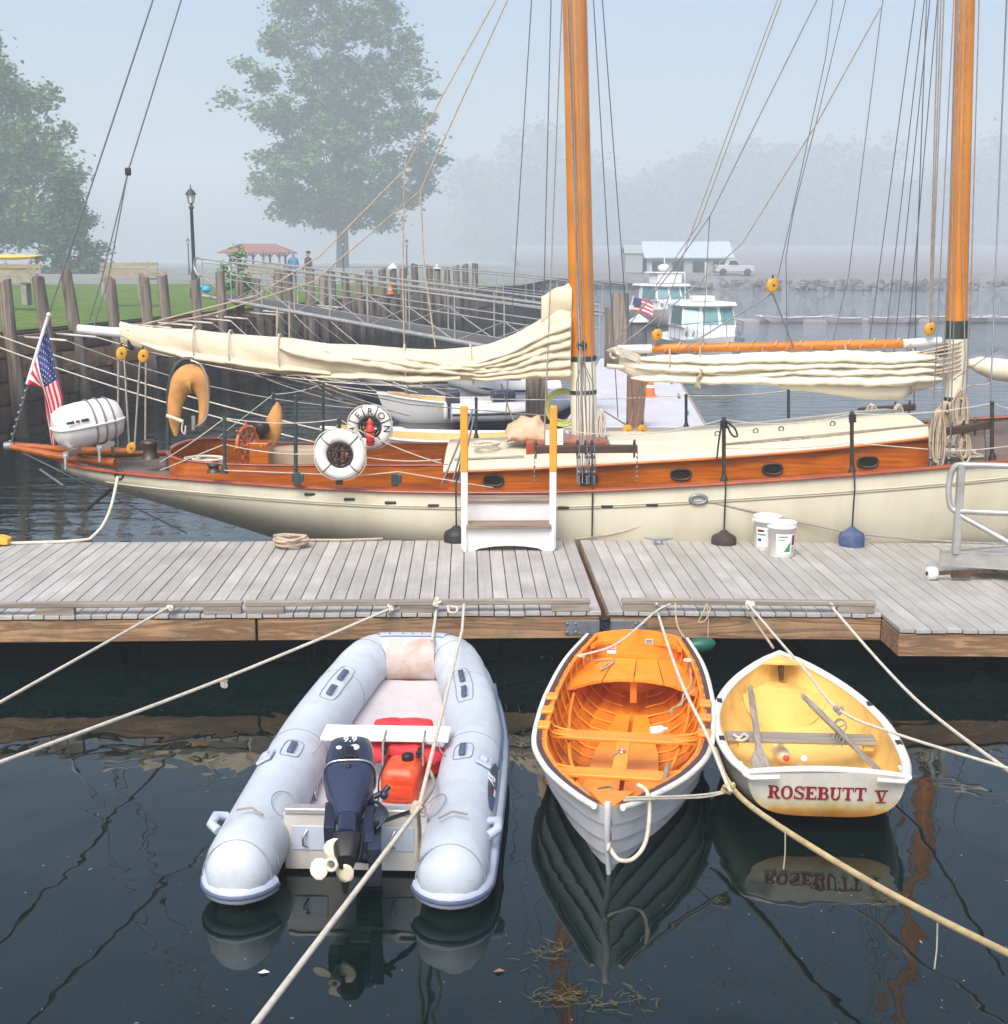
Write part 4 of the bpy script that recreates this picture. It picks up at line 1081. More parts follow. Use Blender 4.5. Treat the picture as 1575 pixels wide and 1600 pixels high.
# main shrouds: near side to the rail, far side beyond
top_m = mpt(11.5); top_f = fpt(11.0)
def shroud(top, u, v, Y, dead=True):
    q = at(u, v, Y=Y); rg_w.tube([top, q + V(0,0,.32)], .0065, 6)
    if dead:
        d = (top-q).normalized(); rg_w.tube([q, q + d*.10], .011, 6); rg_w.ball(q + d*.13, .021, 10, 6); rg_w.ball(q + d*.30, .021, 10, 6)
        for s in (-.015,0,.015): rg_w.tube([q + d*.13 + V(s,0,0), q + d*.30 + V(s,0,0)], .005, 5)
for u in (905, 917, 929): shroud(top_m, u, 757, 13.92)
for u in (790, 845, 965, 990): shroud(top_m, u, 690, 17.3, False)
for u in (1453, 1467, 1482): shroud(top_f, u, 735, 14.1)
for u in (1346, 1372, 1388, 1410): shroud(top_f, u, 652, 17.25, False)
wline(rg_w, [(1380,-3,CL),(1378,10,CL),(1326,430,CL),(1295,560,CL)], .006); wline(rg_w, [(1573,-3,14.6),(1549,590,14.6),(1548,628,14.2)], .009)
wline(rg_r, [(1222,-3,CL),(1162,160,CL),(1092,350,CL),(955,548,CL)], .007); wline(rg_r, [(1216,-3,CL),(1155,160,CL),(1085,350,CL),(1028,512,CL)], .006)
wline(rg_w, [(1278,-3,CL),(1160,235,CL),(1109,338,CL),(1052,420,CL),(948,552,CL)], .007); wline(rg_w, [(1109,338,CL),(1104,420,CL),(1098,545,CL)], .006)
wline(rg_r, [(1376,12,CL),(1278,190,CL),(1160,380,CL),(1060,470,CL),(970,540,CL)], .008)
wline(rg_w, [(1302,-3,CL),(1290,90,CL),(1245,300,CL),(1215,435,CL)], .006); wline(rg_w, [(1322,-3,CL),(1278,180,CL),(1240,330,CL),(1228,400,CL),(1230,545,CL)], .006)
wline(rg_w, [(1207,458,CL-.1),(1066,546,CL-.1)], .010); wline(rg_w, [(1207,458,CL-.1),(1240,543,CL-.1)], .010)
for du in (0, 5, 10): wline(rg_r, [(1466+du*.9,-3,15.45),(1452+du*.3,505,15.5)], .008)
wline(rg_r, [(1500,-3,CL-.16),(1489,300,CL-.16),(1484,560,CL-.16),(1480,640,CL-.2)], .008); wline(rg_r, [(1512,-3,CL-.16),(1503,340,CL-.16),(1508,560,CL-.16),(1500,650,CL-.2)], .008)
wline(rg_r, [(1530,-3,CL),(1515,520,CL),(1508,640,CL)], .007); wline(rg_w, [(1448,-3,CL),(1432,420,CL),(1428,640,17)], .007)
wline(rg_r, [(886,-3,CL-.16),(895,250,CL-.18),(906,540,CL-.2),(912,700,14.6)], .010); wline(rg_r, [(891,-3,CL-.16),(899,250,CL-.18),(909,540,CL-.2),(918,705,14.4)], .006)
wline(rg_r, [(878,-3,CL-.1),(866,300,CL-.1),(852,640,CL-.3),(850,690,15)], .008); wline(rg_r, [(908,700,14.0),(907,590,14.6),(905,555,15.4)], .009)
for u0 in (902,910,920,925): wline(rg_w, [(u0,755,13.95),(u0+lerp(-6,10,(u0-902)/23)*.2,600,14.5),(909,560,15.3)], .006)
wline(rg_r, [(1010,590,15.9),(1004,668,15.9)], .007); wline(rg_r, [(1003,592,15.9),(983,668,15.9)], .007); wline(rg_r, [(1007,590,15.9),(994,668,15.9)], .007)
for p, q in (((185,555),(184,706)),((194,555),(202,700)),((219,560),(210,702)),((228,560),(227,690))): wline(rg_r, [(*p,15.4),(*q,15.3)], .012)
# mainsheet/preventer lines from the boom to the quarter, and raking lines by the steps
for p, q in (((730,660),(690,757)),((738,640),(706,757)),((724,690),(722,760)),((741,650),(716,760))): wline(rg_w, [(*p,14.1),(*q,13.95)], .012)
wline(rg_r, [(190,545,CL),(420,585,CL),(640,632,16.5),(860,650,17)], .008); wline(rg_r, [(205,545,CL),(420,592,CL),(640,650,16.8)], .007)
wline(rg_r, [(783,600,CL),(795,640,CL),(808,668,15.6),(790,690,15.2)], .010); wline(rg_r, [(940,640,CL),(985,668,16.2)], .009); wline(rg_r, [(1480,600,CL),(1560,545,14.8)], .006); wline(rg_r, [(1504,607,CL),(1560,590,CL)], .006)
rg_w.build_each('rigging_wire', wire, sch); rg_t.build_each('topping_lift', rope_old, sch); rg_r.build_each('halyard', rope_grey, sch)
# pin rails
def pinrail(u0, v0, u1, v1, Y, pins):
    m = MB(); a = at(u0, v0, Y=Y); b = at(u1, v1, Y=Y); m.beam(a, b, .07, .085); r = m.build('pin_rail', mat('dark_oak', (.055,.03,.025), .6, var=.25, scale=9) if 'dark_oak' not in MATS else MATS['dark_oak'], sch, bevel=.012)
    for t in pins: k = MB(); p = a.lerp(b, t); k.lathe([(.010,-.10),(.012,.03),(.017,.045),(.014,.09),(.004,.10)], p, 10); k.build('belaying_pin', dark_metal, r)
pinrail(834, 702, 996, 701, 14.0, (.02,.42,.5,.56,.97)); pinrail(1341, 642, 1430, 636, 17.2, (.2,.65,.9)); pinrail(1458, 678, 1552, 662, 14.25, (.1,.3,.5,.7))
m = MB()
for u in (836, 996, 922):
    for j in range(7): p = at(u-.3*j, 707+7.5*j, Y=13.98); m.torus(p, .016, .006, (1,.4*(j%2),0), 10, 5)
m.build_each('chain_link', galv, sch)
m = MB()
for u in (1458, 1545): m.beam(at(u, 730, Y=14.25), at(u-3, 660, Y=14.25), .05, .05)
m.build_each('pin_rail_post', grey_wood, sch)
# ---------------------------------------------------------------- rope coils hanging by the foremast and on deck
def coil_hang(u, v0, v1, Y, n, w, label, mt=rope_old, seed=0):
    q = random.Random(seed); m = MB(); T = at(u, v0, Y=Y); B = at(u, v1, Y=Y); H = T.z - B.z
    for k in range(n):
        ww = w*q.uniform(.55,1.1); hh = H*q.uniform(.82,1.03); dx = q.uniform(-.35,.35)*w; dy = q.uniform(-.07,.07)
        m.tube(spline([V(T.x+dx*.3, Y+dy, T.z), V(T.x+dx-ww*.45, Y+dy, T.z-hh*.35), V(T.x+dx-ww*.5, Y+dy-.02, T.z-hh*.8), V(T.x+dx, Y+dy-.02, T.z-hh), V(T.x+dx+ww*.5, Y+dy, T.z-hh*.8), V(T.x+dx+ww*.4, Y+dy, T.z-hh*.35)], 6, True), .012, 6, closed=True)
    m.torus(T - V(0,0,.12), w*.3, .016, (.2,.3,1), 14, 6); o = m.build('rope_coil', mt); tag(o, label, 'rope coil', 'rope coils hung at the foremast'); return o
coil_hang(1466, 640, 728, 14.2, 9, .12, 'long pale rope coil hanging down in front of the pin rail left of the foremast', seed=1)
coil_hang(1502, 608, 672, 15.3, 9, .15, 'thick rope coil hung high on the right side of the foremast', seed=2)
coil_hang(1478, 628, 690, 15.2, 6, .10, 'rope coil hung low on the left side of the foremast', seed=3)
coil_hang(1506, 672, 722, 14.3, 6, .10, 'short rope coil hanging below the pin rail right of the foremast', seed=4)
coil_hang(1362, 632, 664, 17.1, 4, .10, 'small rope coil on the far pin rail, left one', rope_w, 5); coil_hang(1405, 632, 650, 17.1, 4, .09, 'small rope coil on the far pin rail, right one', rope_w, 6)
coil_hang(940, 640, 690, 15.4, 5, .09, 'white rope coil hanging on the right of the mainmast foot', rope_w, 7)
def rope_pile(u, v, Y, rx, ry, n, r, label, mt, seed, name='rope_heap', grp=None):
    q = random.Random(seed); c = at(u, v, Y=Y); m = MB(); pts = []
    for k in range(n):
        a = k*.9 + q.uniform(-.4,.4); f = q.uniform(.35,1); pts.append(c + V(rx*f*math.cos(a), ry*f*math.sin(a), r + r*1.6*(k/n)*3 + q.uniform(0, r)))
    m.tube(spline(pts, 5), r, 7); o = m.build(name, mt, base=c); tag(o, label, 'rope', grp); return o
rope_pile(320, 727, 15.0, .26, .25, 26, .016, 'tangled white rope heaped in the cockpit behind the stern winch', rope_w, 4)
rope_pile(755, 700, 15.1, .20, .25, 22, .013, 'loose coil of thin rope lying on the cream cabin top', rope_w, 6)
rope_pile(1500, 716, 14.6, .32, .2, 26, .015, 'jumble of rope on the foredeck under the pin rail', rope_w, 9)
rope_pile(1400, 676, 15.8, .25, .25, 16, .011, 'thin rope loosely coiled on the forward end of the cabin top', rope_w, 14)
# ================================================================ THINGS ON THE SCHOONER
def text_on(parent, s, size, M, mt, name='lettering', world=False, spacing=1.0):
    """Flat lettering (mesh) placed by matrix M in the parent's coordinates."""
    cu = bpy.data.curves.new(name, 'FONT'); cu.body = s; cu.size = size; cu.extrude = .0015; cu.align_x = 'CENTER'; cu.align_y = 'CENTER'; cu.space_character = spacing
    tmp = bpy.data.objects.new('tmp', cu); col.objects.link(tmp)
    me = bpy.data.meshes.new_from_object(tmp.evaluated_get(bpy.context.evaluated_depsgraph_get()))
    bpy.data.objects.remove(tmp); bpy.data.curves.remove(cu)
    me.transform(M); me.materials.clear(); me.materials.append(mt); me.name = name
    o = bpy.data.objects.new(name, me); col.objects.link(o); o.parent = parent
    return o
def frame(ex, ey, ez, o):
    M = Matrix((Vector(ex).normalized(), Vector(ey).normalized(), Vector(ez).normalized())).transposed().to_4x4(); M.translation = Vector(o); return M
# life raft canister
rc = at(137, 661, Y=15.2)
raft = thing('liferaft_canister', 'white life raft canister strapped down on the schooner stern next to the flag', 'life raft', rc + V(0,0,-.31))
ax = V(.80,.58,.13).normalized(); prof = [(.001,-.40),(.12,-.395),(.20,-.36),(.245,-.27),(.262,-.10),(.262,.10),(.245,.27),(.20,.36),(.12,.395),(.001,.40)]
m = MB(); m.lathe([(r, z) for r, z in prof], rc, 28, ax); can = m.build('canister', white_gloss, raft)
m = MB(); side = ax.cross(V(0,0,1)).normalized(); upv = side.cross(ax); 
ring = [(z, r) for r, z in prof]; path = [rc + ax*z + side*(r+.004) for z, r in ring] + [rc + ax*z - side*(r+.004) for z, r in reversed(ring)]
m.tube(path, .018, 6, closed=True, up=upv); m.build('seam_flange', white_gloss, can)
m = MB()
for zz in (.02,.13,.24): m.torus(rc + ax*zz, .268 - (.012 if zz > .2 else 0), .011, ax, 36, 6)
m.build_each('strap', mat('grey_strap', (.16,.17,.18), .7, var=.15), can)
m = MB(); f = V(-.55,-.83,.05).normalized()
for d in (-.075,.06): 
    p = rc + ax*(-.24) - side*-.0 ; q = rc - ax*.10 + V(.0,0,.10) + side*.0
lp = rc - ax*.19 + (side*(-1 if side.y > 0 else 1))*.235 + upv*.075
e1 = ax; e2 = (upv*.94 + V(.05,.30,.1)).normalized()
sgn = -1 if side.y > 0 else 1; nrm = (side*sgn*.95 + upv*.28).normalized(); e1 = ax; e2 = nrm.cross(e1); e2 = e2 if e2.z > 0 else -e2
for dx, w, mt in ((-.085,.09,print_black),(.085,.09,print_black),(0,.045,print_red)):
    c = lp + e1*dx + nrm*.030; g = MB(); g.box(c, (w,.030,.004), Matrix((e1, e2, e1.cross(e2))).transposed()); g.build('emblem_bar', mt, can)
for su in (-.2,.2):
    k = MB(); c = rc + ax*su + V(0,0,-.30); k.box(c, (.06,.50,.07)); k.tube([c + V(0,-.25,0), c + V(.0,-.27,-.16)], .02, 8); k.tube([c + V(0,.25,0), c + V(0,.27,-.16)], .02, 8); k.build('cradle', steel, raft)
# flag
flag = thing('flag', 'stars and stripes flag drooping from a white staff at the schooner stern', 'flag', at(60, 600, Y=15.45))
m = MB(); m.tube([at(75,495,Y=15.5), at(43,600,Y=15.5)], [.022,.026], 8); m.ball(at(76,492,Y=15.5), .03, 8, 6); m.build('staff', white_paint, flag)
SS = [0,.54,1]; TT = [0,.2,.4,.7,1]
FP = [[(73,508),(82,552),(90,592),(99,636),(87,694)],[(58,556),(63,582),(69,606),(80,650),(84,697)],[(43,600),(56,603),(67,609),(73,652),(80,692)]]
def flag_pt(s, t):
    us = [interp(TT, [p[0] for p in r], t) for r in FP]; vs = [interp(TT, [p[1] for p in r], t) for r in FP]
    return at(interp(SS, us, s), interp(SS, vs, s), Y=15.45 + .05*math.sin(9*t + 5*s) + .03*math.sin(17*s + 3*t))
NS, NT = 26, 30; vs = [flag_pt(i/NS, j/NT) for i in range(NS+1) for j in range(NT+1)]
fr_ = mat('flag_red', (.62,.02,.05), .8, var=.08); fw_ = mat('flag_white', (.80,.78,.76), .8, var=.04); fb_ = mat('flag_blue', (.022,.04,.16), .8, var=.1)
m = MB()
for mi in range(3):
    fs = []
    for i in range(NS):
        for j in range(NT):
            k = 2 if (i < 14 and j < 12) else (0 if (i//2) % 2 == 0 else 1)
            if k == mi: fs.append((i*(NT+1)+j, i*(NT+1)+j+1, (i+1)*(NT+1)+j+1, (i+1)*(NT+1)+j))
    m.add(vs, fs, mi, True)
cl = m.build('cloth', [fr_, fw_, fb_], flag)
m = MB()
for r in range(9):
    for c in range(6 if r % 2 == 0 else 5):
        s = .54*(r+.8)/9.6; t = .4*((c + (.5 if r % 2 else 0)) + .5)/6; c0 = flag_pt(s, t) + V(0,-.012,0); e1 = (flag_pt(s, t+.02)-flag_pt(s, t-.02)).normalized(); e2 = (flag_pt(s+.02, t)-flag_pt(s-.02, t)).normalized()
        m.add([c0 + (e1*math.cos(a)+e2*math.sin(a))*(.0125 if k % 2 == 0 else .0055) for k, a in enumerate([2*PI*k/10 for k in range(10)])], [tuple(range(10))])
m.build('star_field', fw_, cl)
# life rings
def life_ring(label, c, Ro, Ri, axis, letters=None, grp=True):
    t = thing('life_ring', label, 'life ring', c - V(0,0,Ro), group='white life rings on the schooner')
    rc_, rt = (Ro+Ri)/2, (Ro-Ri)/2; axis = Vector(axis).normalized(); q = Vector((0,0,1)).rotation_difference(axis).to_matrix()
    ex = axis.cross(V(0,0,1)); ex = V(1,0,0) if ex.length < .1 else -ex.normalized() if ex.x < 0 else ex.normalized(); ey = axis.cross(ex); ey = ey if ey.z > 0 else -ey
    P = lambda a, r, d=0: c + (ex*math.cos(a) + ey*math.sin(a))*r + axis*d
    m = MB(); m.tube([P(2*PI*k/40, rc_) for k in range(40)], rt, 14, closed=True, flat=.72, up=axis); b = m.build('ring', white_gloss, t)
    m = MB()
    for a in ([R(d) for d in (22,67,111,160,230,310)] if letters else [PI/4 + k*PI/2 for k in range(4)]):
        m.tube([P(a, rc_) + (ex*math.cos(a)+ey*math.sin(a))*rt*1.04*math.cos(w) + axis*rt*.76*math.sin(w) for w in [2*PI*k/16 for k in range(16)]], .006, 5, closed=True)
    m.build_each('strap', black_rub, t)
    m = MB(); m.tube([P(2*PI*k/48, Ro*(1.0+.07*abs(math.sin(2*2*PI*k/48)))) for k in range(48)], .007, 6, closed=True); m.build('grab_line', rope_w, t)
    m = MB()
    for a0 in (.4, 1.5, 2.4, 3.9, 5.2): m.tube([P(a0, Ri*.98, -.02), P(a0+.7, Ri*.35, -.03), P(a0+2.2, Ri*.9, -.02)], .011, 6)
    m.torus(c, Ri*.72, .014, axis, 24, 6); m.torus(c - axis*.02, Ri*.93, .012, axis, 24, 6); m.build('lashing', rope_black, t)
    if letters:
        for ch, deg in letters:
            a = R(deg); o = P(a, rc_, -rt*.77) ; up = (ex*math.cos(a)+ey*math.sin(a)); n = -axis
            rt_ = up.cross(n)
            text_on(t, ch, rt*1.75, frame(rt_, up, n, o - t.location), print_black)
    return t
r1 = at(531.5, 710, Y=13.72); life_ring('plain white life ring with black straps hung outside the rail, left and nearer', r1, .272, .138, (.05,1,.08))
r2 = at(578, 667.5, Y=14.5); ring2 = life_ring('white life ring lettered HERON with a red light in its middle, behind the plain ring', r2, .245, .125, (-.05,1,.05), [('H',188),('E',133),('R',88),('O',46),('N',-4)])
def strobe():
    c = at(578.5, 677, Y=14.36); t = thing('strobe_light', 'red floating strobe light clipped in front of the lettered life ring', 'strobe light', c - V(0,0,.13))
    m = MB(); m.lathe([(.02,-.14),(.045,-.13),(.048,.06),(.03,.09)], c, 16); m.build('body', mat('strobe_red', (.75,.03,.02), .4, var=.06), t)
    m = MB(); m.lathe([(.028,.09),(.03,.13),(.018,.16),(.002,.165)], c, 14); m.build('lens', mat('strobe_lens_red', (.6,.05,.03), .2, var=.05), t)
    m = MB(); m.torus(c + V(0,0,.02), .05, .006, (0,0,1), 20, 6); m.torus(c - V(0,0,.09), .049, .005, (0,0,1), 20, 6); m.build('clip', black_rub, t)
strobe()
# horseshoe buoy in a tan cover on a bent frame
hs = thing('horseshoe_buoy', 'tan canvas covered horseshoe buoy hanging open side down from a bent green rail', 'lifebuoy', at(290, 682, Y=15.0))
pts = [(275,681,.02),(273,662,.06),(273,638,.085),(278,615,.105),(287,598,.15),(300,592,.17),(311,598,.13),(318,620,.075),(318,643,.055),(315,658,.04),(310,667,.015)]
c = [at(u, v, Y=15.0) for u, v, _ in pts]; m = MB(); sp_ = spline(c, 4); rr = [interp(list(range(len(pts))), [p[2] for p in pts], i*(len(pts)-1)/(len(sp_)-1)) for i in range(len(sp_))]
m.tube(sp_, rr, 12, flat=.75, up=(0,1,0)); m.build('cover', tan_canvas, hs)
m = MB(); m.tube(spline([at(262,735,Y=15.1), at(263,640,Y=15.1), at(264,605,Y=15.1), at(273,575,Y=15.1), at(287,562,Y=15.1), at(303,562,Y=15.1)], 6), .026, 8); m.build('bent_frame', green_metal, hs)
m = MB(); m.tube(spline([at(298,563,Y=14.95), at(315,572,Y=14.95), at(324,600,Y=14.95), at(323,650,Y=14.95), at(304,668,Y=14.95)], 6), .012, 7); m.tube([at(302,650,Y=14.9), at(302,672,Y=14.9)], .022, 8); m.build('holder_rail', steel, hs)
m = MB(); m.tube([at(260,649,Y=14.88), at(286,659,Y=14.88)], .022, 8); m.tube(spline([at(286,659,Y=14.88), at(284,672,Y=14.88), at(289,678,Y=14.88), at(290,665,Y=14.88)], 4), .010, 6); m.build('tie_strap', rope_w, hs)
cv = MB(); rg = []
for k in range(11):
    q = k/10; p = at(lerp(421,434,q), lerp(699,630,q), Y=15.5); w = .105*math.sin(PI*min(1, q*.86+.13))**.7; rg.append([p + V(w*math.cos(a)*(1+.08*math.sin(5*a+q*7)), w*.7*math.sin(a), .02*math.sin(3*a)) for a in [2*PI*j/16 for j in range(16)]])
cv.loft(rg, True, cap0=True, cap1=True); tag(cv.build('canvas_cover', tan_canvas), 'tan pointed canvas cover standing beside the varnished steering wheel', 'canvas cover')
sk_ = MB(); rg = []
for k in range(13):
    q = k/12; u = lerp(792, 862, q); p = at(u, 672, Y=15.3); h = .20*math.sin(PI*min(1, q*.9+.05))**.6 + .02*math.sin(q*22); rg.append([p + V(.03*math.sin(a*3+q*5), .20*math.cos(a), -.11 + max(0, math.sin(a))*h*1.35 + (.015*math.sin(9*a+q*6))) for a in [2*PI*j/18 for j in range(18)]])
for r_ in rg:
    for i_ in range(len(r_)): p_ = r_[i_]; r_[i_] = p_ + V(.012*math.sin(31*p_.z+9*p_.y), .02*math.sin(23*p_.x+17*p_.z), .018*math.sin(29*p_.x+13*p_.y)*math.sin(19*p_.y))
sk_.loft(rg, True, cap0=True, cap1=True); tag(sk_.build('canvas_bundle', mat('pink_tan_canvas', (.58,.40,.27), .85, var=.12, scale=6, bump=.6, bscale=12, bdist=.03)), 'crumpled pinkish canvas bundle on the cabin top left of the mainmast', 'canvas')
pp = MB(); a = at(866,690,Y=14.8); pp.box(a + V(0,0,.03), (.20,.05,.20)); tag(pp.build('white_card', white_paint, bevel=.005), 'small white box standing against the red skylight behind the step handrail', 'box')
# fenders between hull and pontoons
def fender(label, u, v, mt, line_top):
    c = at(u, v, Y=13.66); t = thing('fender', label, 'fender', c - V(0,0,.35), group='fenders hung between the schooner and the pontoons')
    m = MB(); m.lathe([(.06,-.36),(.125,-.28),(.135,0),(.12,.04),(.06,.07),(.03,.10)], c, 20); m.build('body', mt, t)
    r = MB(); r.tube([c + V(0,0,.09), V(c.x, 13.66, .9), V(c.x, 13.64, 1.14), V(c.x, 13.72, 1.19) if c.x < 2 else V(c.x, 13.70, sz(c.x)+.05), at(*line_top, Y=13.93)], .009, 6); r.build('line', rope_black, t)
fender('black fender beside the boarding steps', 713, 836, black_rub, (725,700)); fender('dark brown fender hung from the first black stanchion', 1131, 843, mat('dark_brown_fender', (.04,.03,.025), .8, var=.25, scale=10, bump=.6, bscale=30), (1131,655)); fender('blue fender hung beside the cleat from the second black stanchion', 1331, 838, mat('blue_fender', (.05,.075,.17), .7, var=.25, scale=12, bump=.5, bscale=30), (1331,646))
m = MB(); m.tube([at(925,705,Y=13.93), at(926,770,Y=13.7), at(925,838,Y=13.66)], .010, 6); tag(m.build('hanging_line', rope_black), 'thin black line hanging straight down the hull below the dark pin rail', 'rope')
m = MB()
for u in (1128, 1329):
    v = 655 if u < 1200 else 646
    for k in range(5): m.torus(at(u+3, v+3+2.4*k, Y=13.95), .032, .010, (.2*(k%2),.2,1), 12, 6)
p = [at(1133,658,Y=13.9), at(1147,668,Y=13.9), at(1152,681,Y=13.9), at(1144,680,Y=13.9), at(1136,665,Y=13.9)]; m.tube(spline(p, 5), .010, 6); m.tube(spline([at(1128,660,Y=13.9), at(1123,690,Y=13.9), at(1120,718,Y=13.9)], 5), .010, 6)
m.build_each('fender_hitch', rope_black, sch)

# ================================================================ INFLATABLE TENDER
def local_of(t):
    bpy.context.view_layer.update(); inv = t.matrix_world.inverted()
    return lambda u, v, z: inv @ at(u, v, Z=z)
rib = thing('inflatable_tender', 'pale grey inflatable tender with a navy outboard tilted up on its transom', 'inflatable boat', (-.80, 8.46, 0), R(-2.6))
LP = local_of(rib)
TR = .206
path = [(.588,-1.62,.20),(.592,-1.0,.20),(.592,-.3,.205),(.575,.3,.22),(.515,.85,.265),(.435,1.22,.325),(.375,1.44,.37),(.27,1.60,.395),(0,1.615,.40)]
half = spline([V(*p) for p in path], 6); full = half + [V(-p.x, p.y, p.z) for p in reversed(half[:-1])]
m = MB(); rr = [TR*lerp(1, .93, max(0, min(1, (p.y-.3)/1.2))) for p in full]
a = full[0]
end_r = [(.0,.10),(.05,.145),(.13,.19),(.24,.215)]
m.tube([V(a.x, a.y-.26, a.z-.02), V(a.x, a.y-.25, a.z-.02), V(a.x, a.y-.20, a.z-.015), V(a.x, a.y-.12, a.z-.01)] + full + [V(-a.x, a.y-.12, a.z-.01), V(-a.x, a.y-.20, a.z-.015), V(-a.x, a.y-.25, a.z-.02), V(-a.x, a.y-.26, a.z-.02)],
       [.02,.095,.158,.190] + rr + [.190,.158,.095,.02], 28, up=(0,0,1)); tubes = m.build('buoyancy_tube', hypalon, rib, world=False)
# outer rub strake, with a dark centre line, wrapping the stern cones
def outer(p, i, f, d=0.0):
    q = full[min(i+1, len(full)-1)] - full[max(i-1, 0)]; n = V(q.y, -q.x, 0).normalized(); return p + n*(rr[i]*f + d)
op = [outer(p, i, .985) + V(0,0,-.045) for i, p in enumerate(full)]
def wrap(sx): return [V(sx*(a.x + TR*.95*math.sin(t)), a.y - .25*math.cos(t)*1.0, a.z-.085) for t in [-PI/2 + .35 + k*(PI - .35)/11 for k in range(12)]]
st_path = wrap(1) + op[2:-2] + wrap(-1)[::-1]
m = MB(); m.tube(st_path, .042, 8, flat=1.25, up=(0,0,1)); m.build('rub_strake', seam_grey, rib, world=False)
cen = V(0, 0, 0)
def push(pl, d): 
    out = []
    for i, p in enumerate(pl):
        t = pl[min(i+1, len(pl)-1)] - pl[max(i-1, 0)]; n = V(t.y, -t.x, 0).normalized(); out.append(p + n*d)
    return out
m = MB(); m.tube(push(st_path, .034), .014, 6, flat=1.2, up=(0,0,1)); m.build('rub_line', navy_mat, rib, world=False)
# seams and end caps on the stern cones
m = MB()
for sx in (1,-1):
    for y, s in ((-1.66,1.004),(-1.79,.93)):
        rad = TR*s; m.tube([V(sx*a.x + rad*math.cos(t), y + .05*math.sin(t), a.z-.01 + rad*math.sin(t)) for t in [PI*.0 + PI*k/16 for k in range(17)]], .0035, 5)
    m.tube([V(sx*a.x + .11*math.cos(t), -1.855 + .06*math.sin(t), a.z + .02 + .10*math.sin(t)) for t in [PI*k/12 for k in range(13)]], .0035, 5)
for i in (14, 26, len(full)-27, len(full)-15):
    p = full[i]; t = (full[i+1]-full[i-1]).normalized(); n = V(t.y,-t.x,0).normalized(); r = rr[i]*1.004
    m.tube([p + n*r*math.cos(w) + V(0,0,1)*r*math.sin(w) for w in [-.3 + (PI+.6)*k/18 for k in range(19)]], .0035, 5)
for i in (38, len(full)-39): 
    p = full[i]; t = (full[i+1]-full[i-1]).normalized(); n = V(t.y,-t.x,0).normalized(); r = rr[i]*1.004
    m.tube([p + n*r*math.cos(w) + V(0,0,1)*r*math.sin(w) for w in [-.2 + (PI+.5)*k/18 for k in range(19)]], .004, 5)
m.build_each('seam', glue_line, rib, world=False)
# bow dodger patch and its rivets
m = MB(); rg = []
for i in range(42, len(full)-42):
    p = full[i]; t = (full[i+1]-full[i-1]).normalized(); n = V(t.y,-t.x,0).normalized(); r = rr[i] + .006
    rg.append([p + n*r*math.cos(w) + V(0,0,1)*r*math.sin(w) for w in [.15 + 1.70*k/8 for k in range(9)]])
m.loft(rg); m.tube([r_[8] for r_ in rg], .004, 5, mi=1); m.build('bow_patch', [seam_grey, glue_line], rib, world=False)
m = MB(); mid = len(rg)//2
for i in range(0, len(rg), 2): m.ball(rg[i][7], .010, 6, 4)
m.build_each('rivet', galv, rib, world=False)
# inner bow stain panel
m = MB(); rg = []
for x in [-.19 + .38*k/10 for k in range(11)]:
    rg.append([V(x, 1.615 - (TR*.93+.012)*math.cos(w) - .38*x*x, .40 + (TR*.93+.012)*math.sin(w)) for w in [-.85 + 1.95*k/8 for k in range(9)]])
m.loft(rg); m.build('stained_panel', mat('rust_stained_hypalon', (.50,.42,.40), .6, var=.12, scale=6, c2=(.42,.20,.09), c2amt=.85, c2scale=4), rib, world=False)
# hull and floor
m = MB(); m.loft([[V(-.42,-1.30,.105), V(-.2,-1.30,.10), V(0,-1.30,.10), V(.2,-1.30,.10), V(.42,-1.30,.105)], [V(-.42,.5,.13), V(-.2,.5,.11), V(0,.5,.11), V(.2,.5,.11), V(.42,.5,.13)], [V(-.36,1.0,.19), V(-.15,1.0,.17), V(0,1.0,.16), V(.15,1.0,.17), V(.36,1.0,.19)], [V(-.30,1.45,.27), V(-.15,1.45,.26), V(0,1.45,.255), V(.15,1.45,.26), V(.30,1.45,.27)]])
m.build('floor', mat('pale_floor_gelcoat', (.50,.475,.50), .5, var=.06, scale=4, c2=(.42,.38,.38), c2amt=.35, c2scale=3), rib, world=False)
m = MB(); m.loft([[V(-.5,-1.31,.08), V(0,-1.31,-.14), V(.5,-1.31,.08)], [V(-.5,.4,.10), V(0,.4,-.16), V(.5,.4,.10)], [V(-.3,1.0,.16), V(0,1.0,.05), V(.3,1.0,.16)], [V(-.06,1.48,.24), V(0,1.5,.2), V(.06,1.48,.24)]], flip=True)
m.build('hull', white_gloss, rib, world=False)
m = MB(); m.prism([(-.42,.02),(.42,.02),(.42,.37),(-.42,.37)], (0,-1.30,0), (1,0,0), (0,0,1), .045); trm = m.build('transom', mat('grey_transom_gelcoat', (.50,.49,.48), .45, var=.08, scale=5, c2=(.30,.27,.22), c2amt=.5, c2scale=4), rib, world=False, bevel=.006, seg=1)
m = MB(); m.box((0,-1.32,.385), (.82,.075,.035)); m.build('transom_cap', alu, rib, world=False, bevel=.006, seg=1)
for x in (-.27,.24):
    m = MB(); m.box((x,-1.349,.22), (.20,.006,.15)); pch = m.build('tow_patch', seam_grey, rib, world=False, bevel=.004, seg=1)
    h = MB(); h.tube([(x-.01,-1.35,.27),(x-.03,-1.385,.24),(x-.03,-1.385,.19),(x-.01,-1.35,.165)], .007, 6); h.build('tow_eye', steel, pch, world=False)
m = MB()
for k in range(14): m.box((.075+.0, -1.352, .33-.019*k), (.15,.012,.012))
m.build('ribbed_pad', black_rub, rib, world=False)
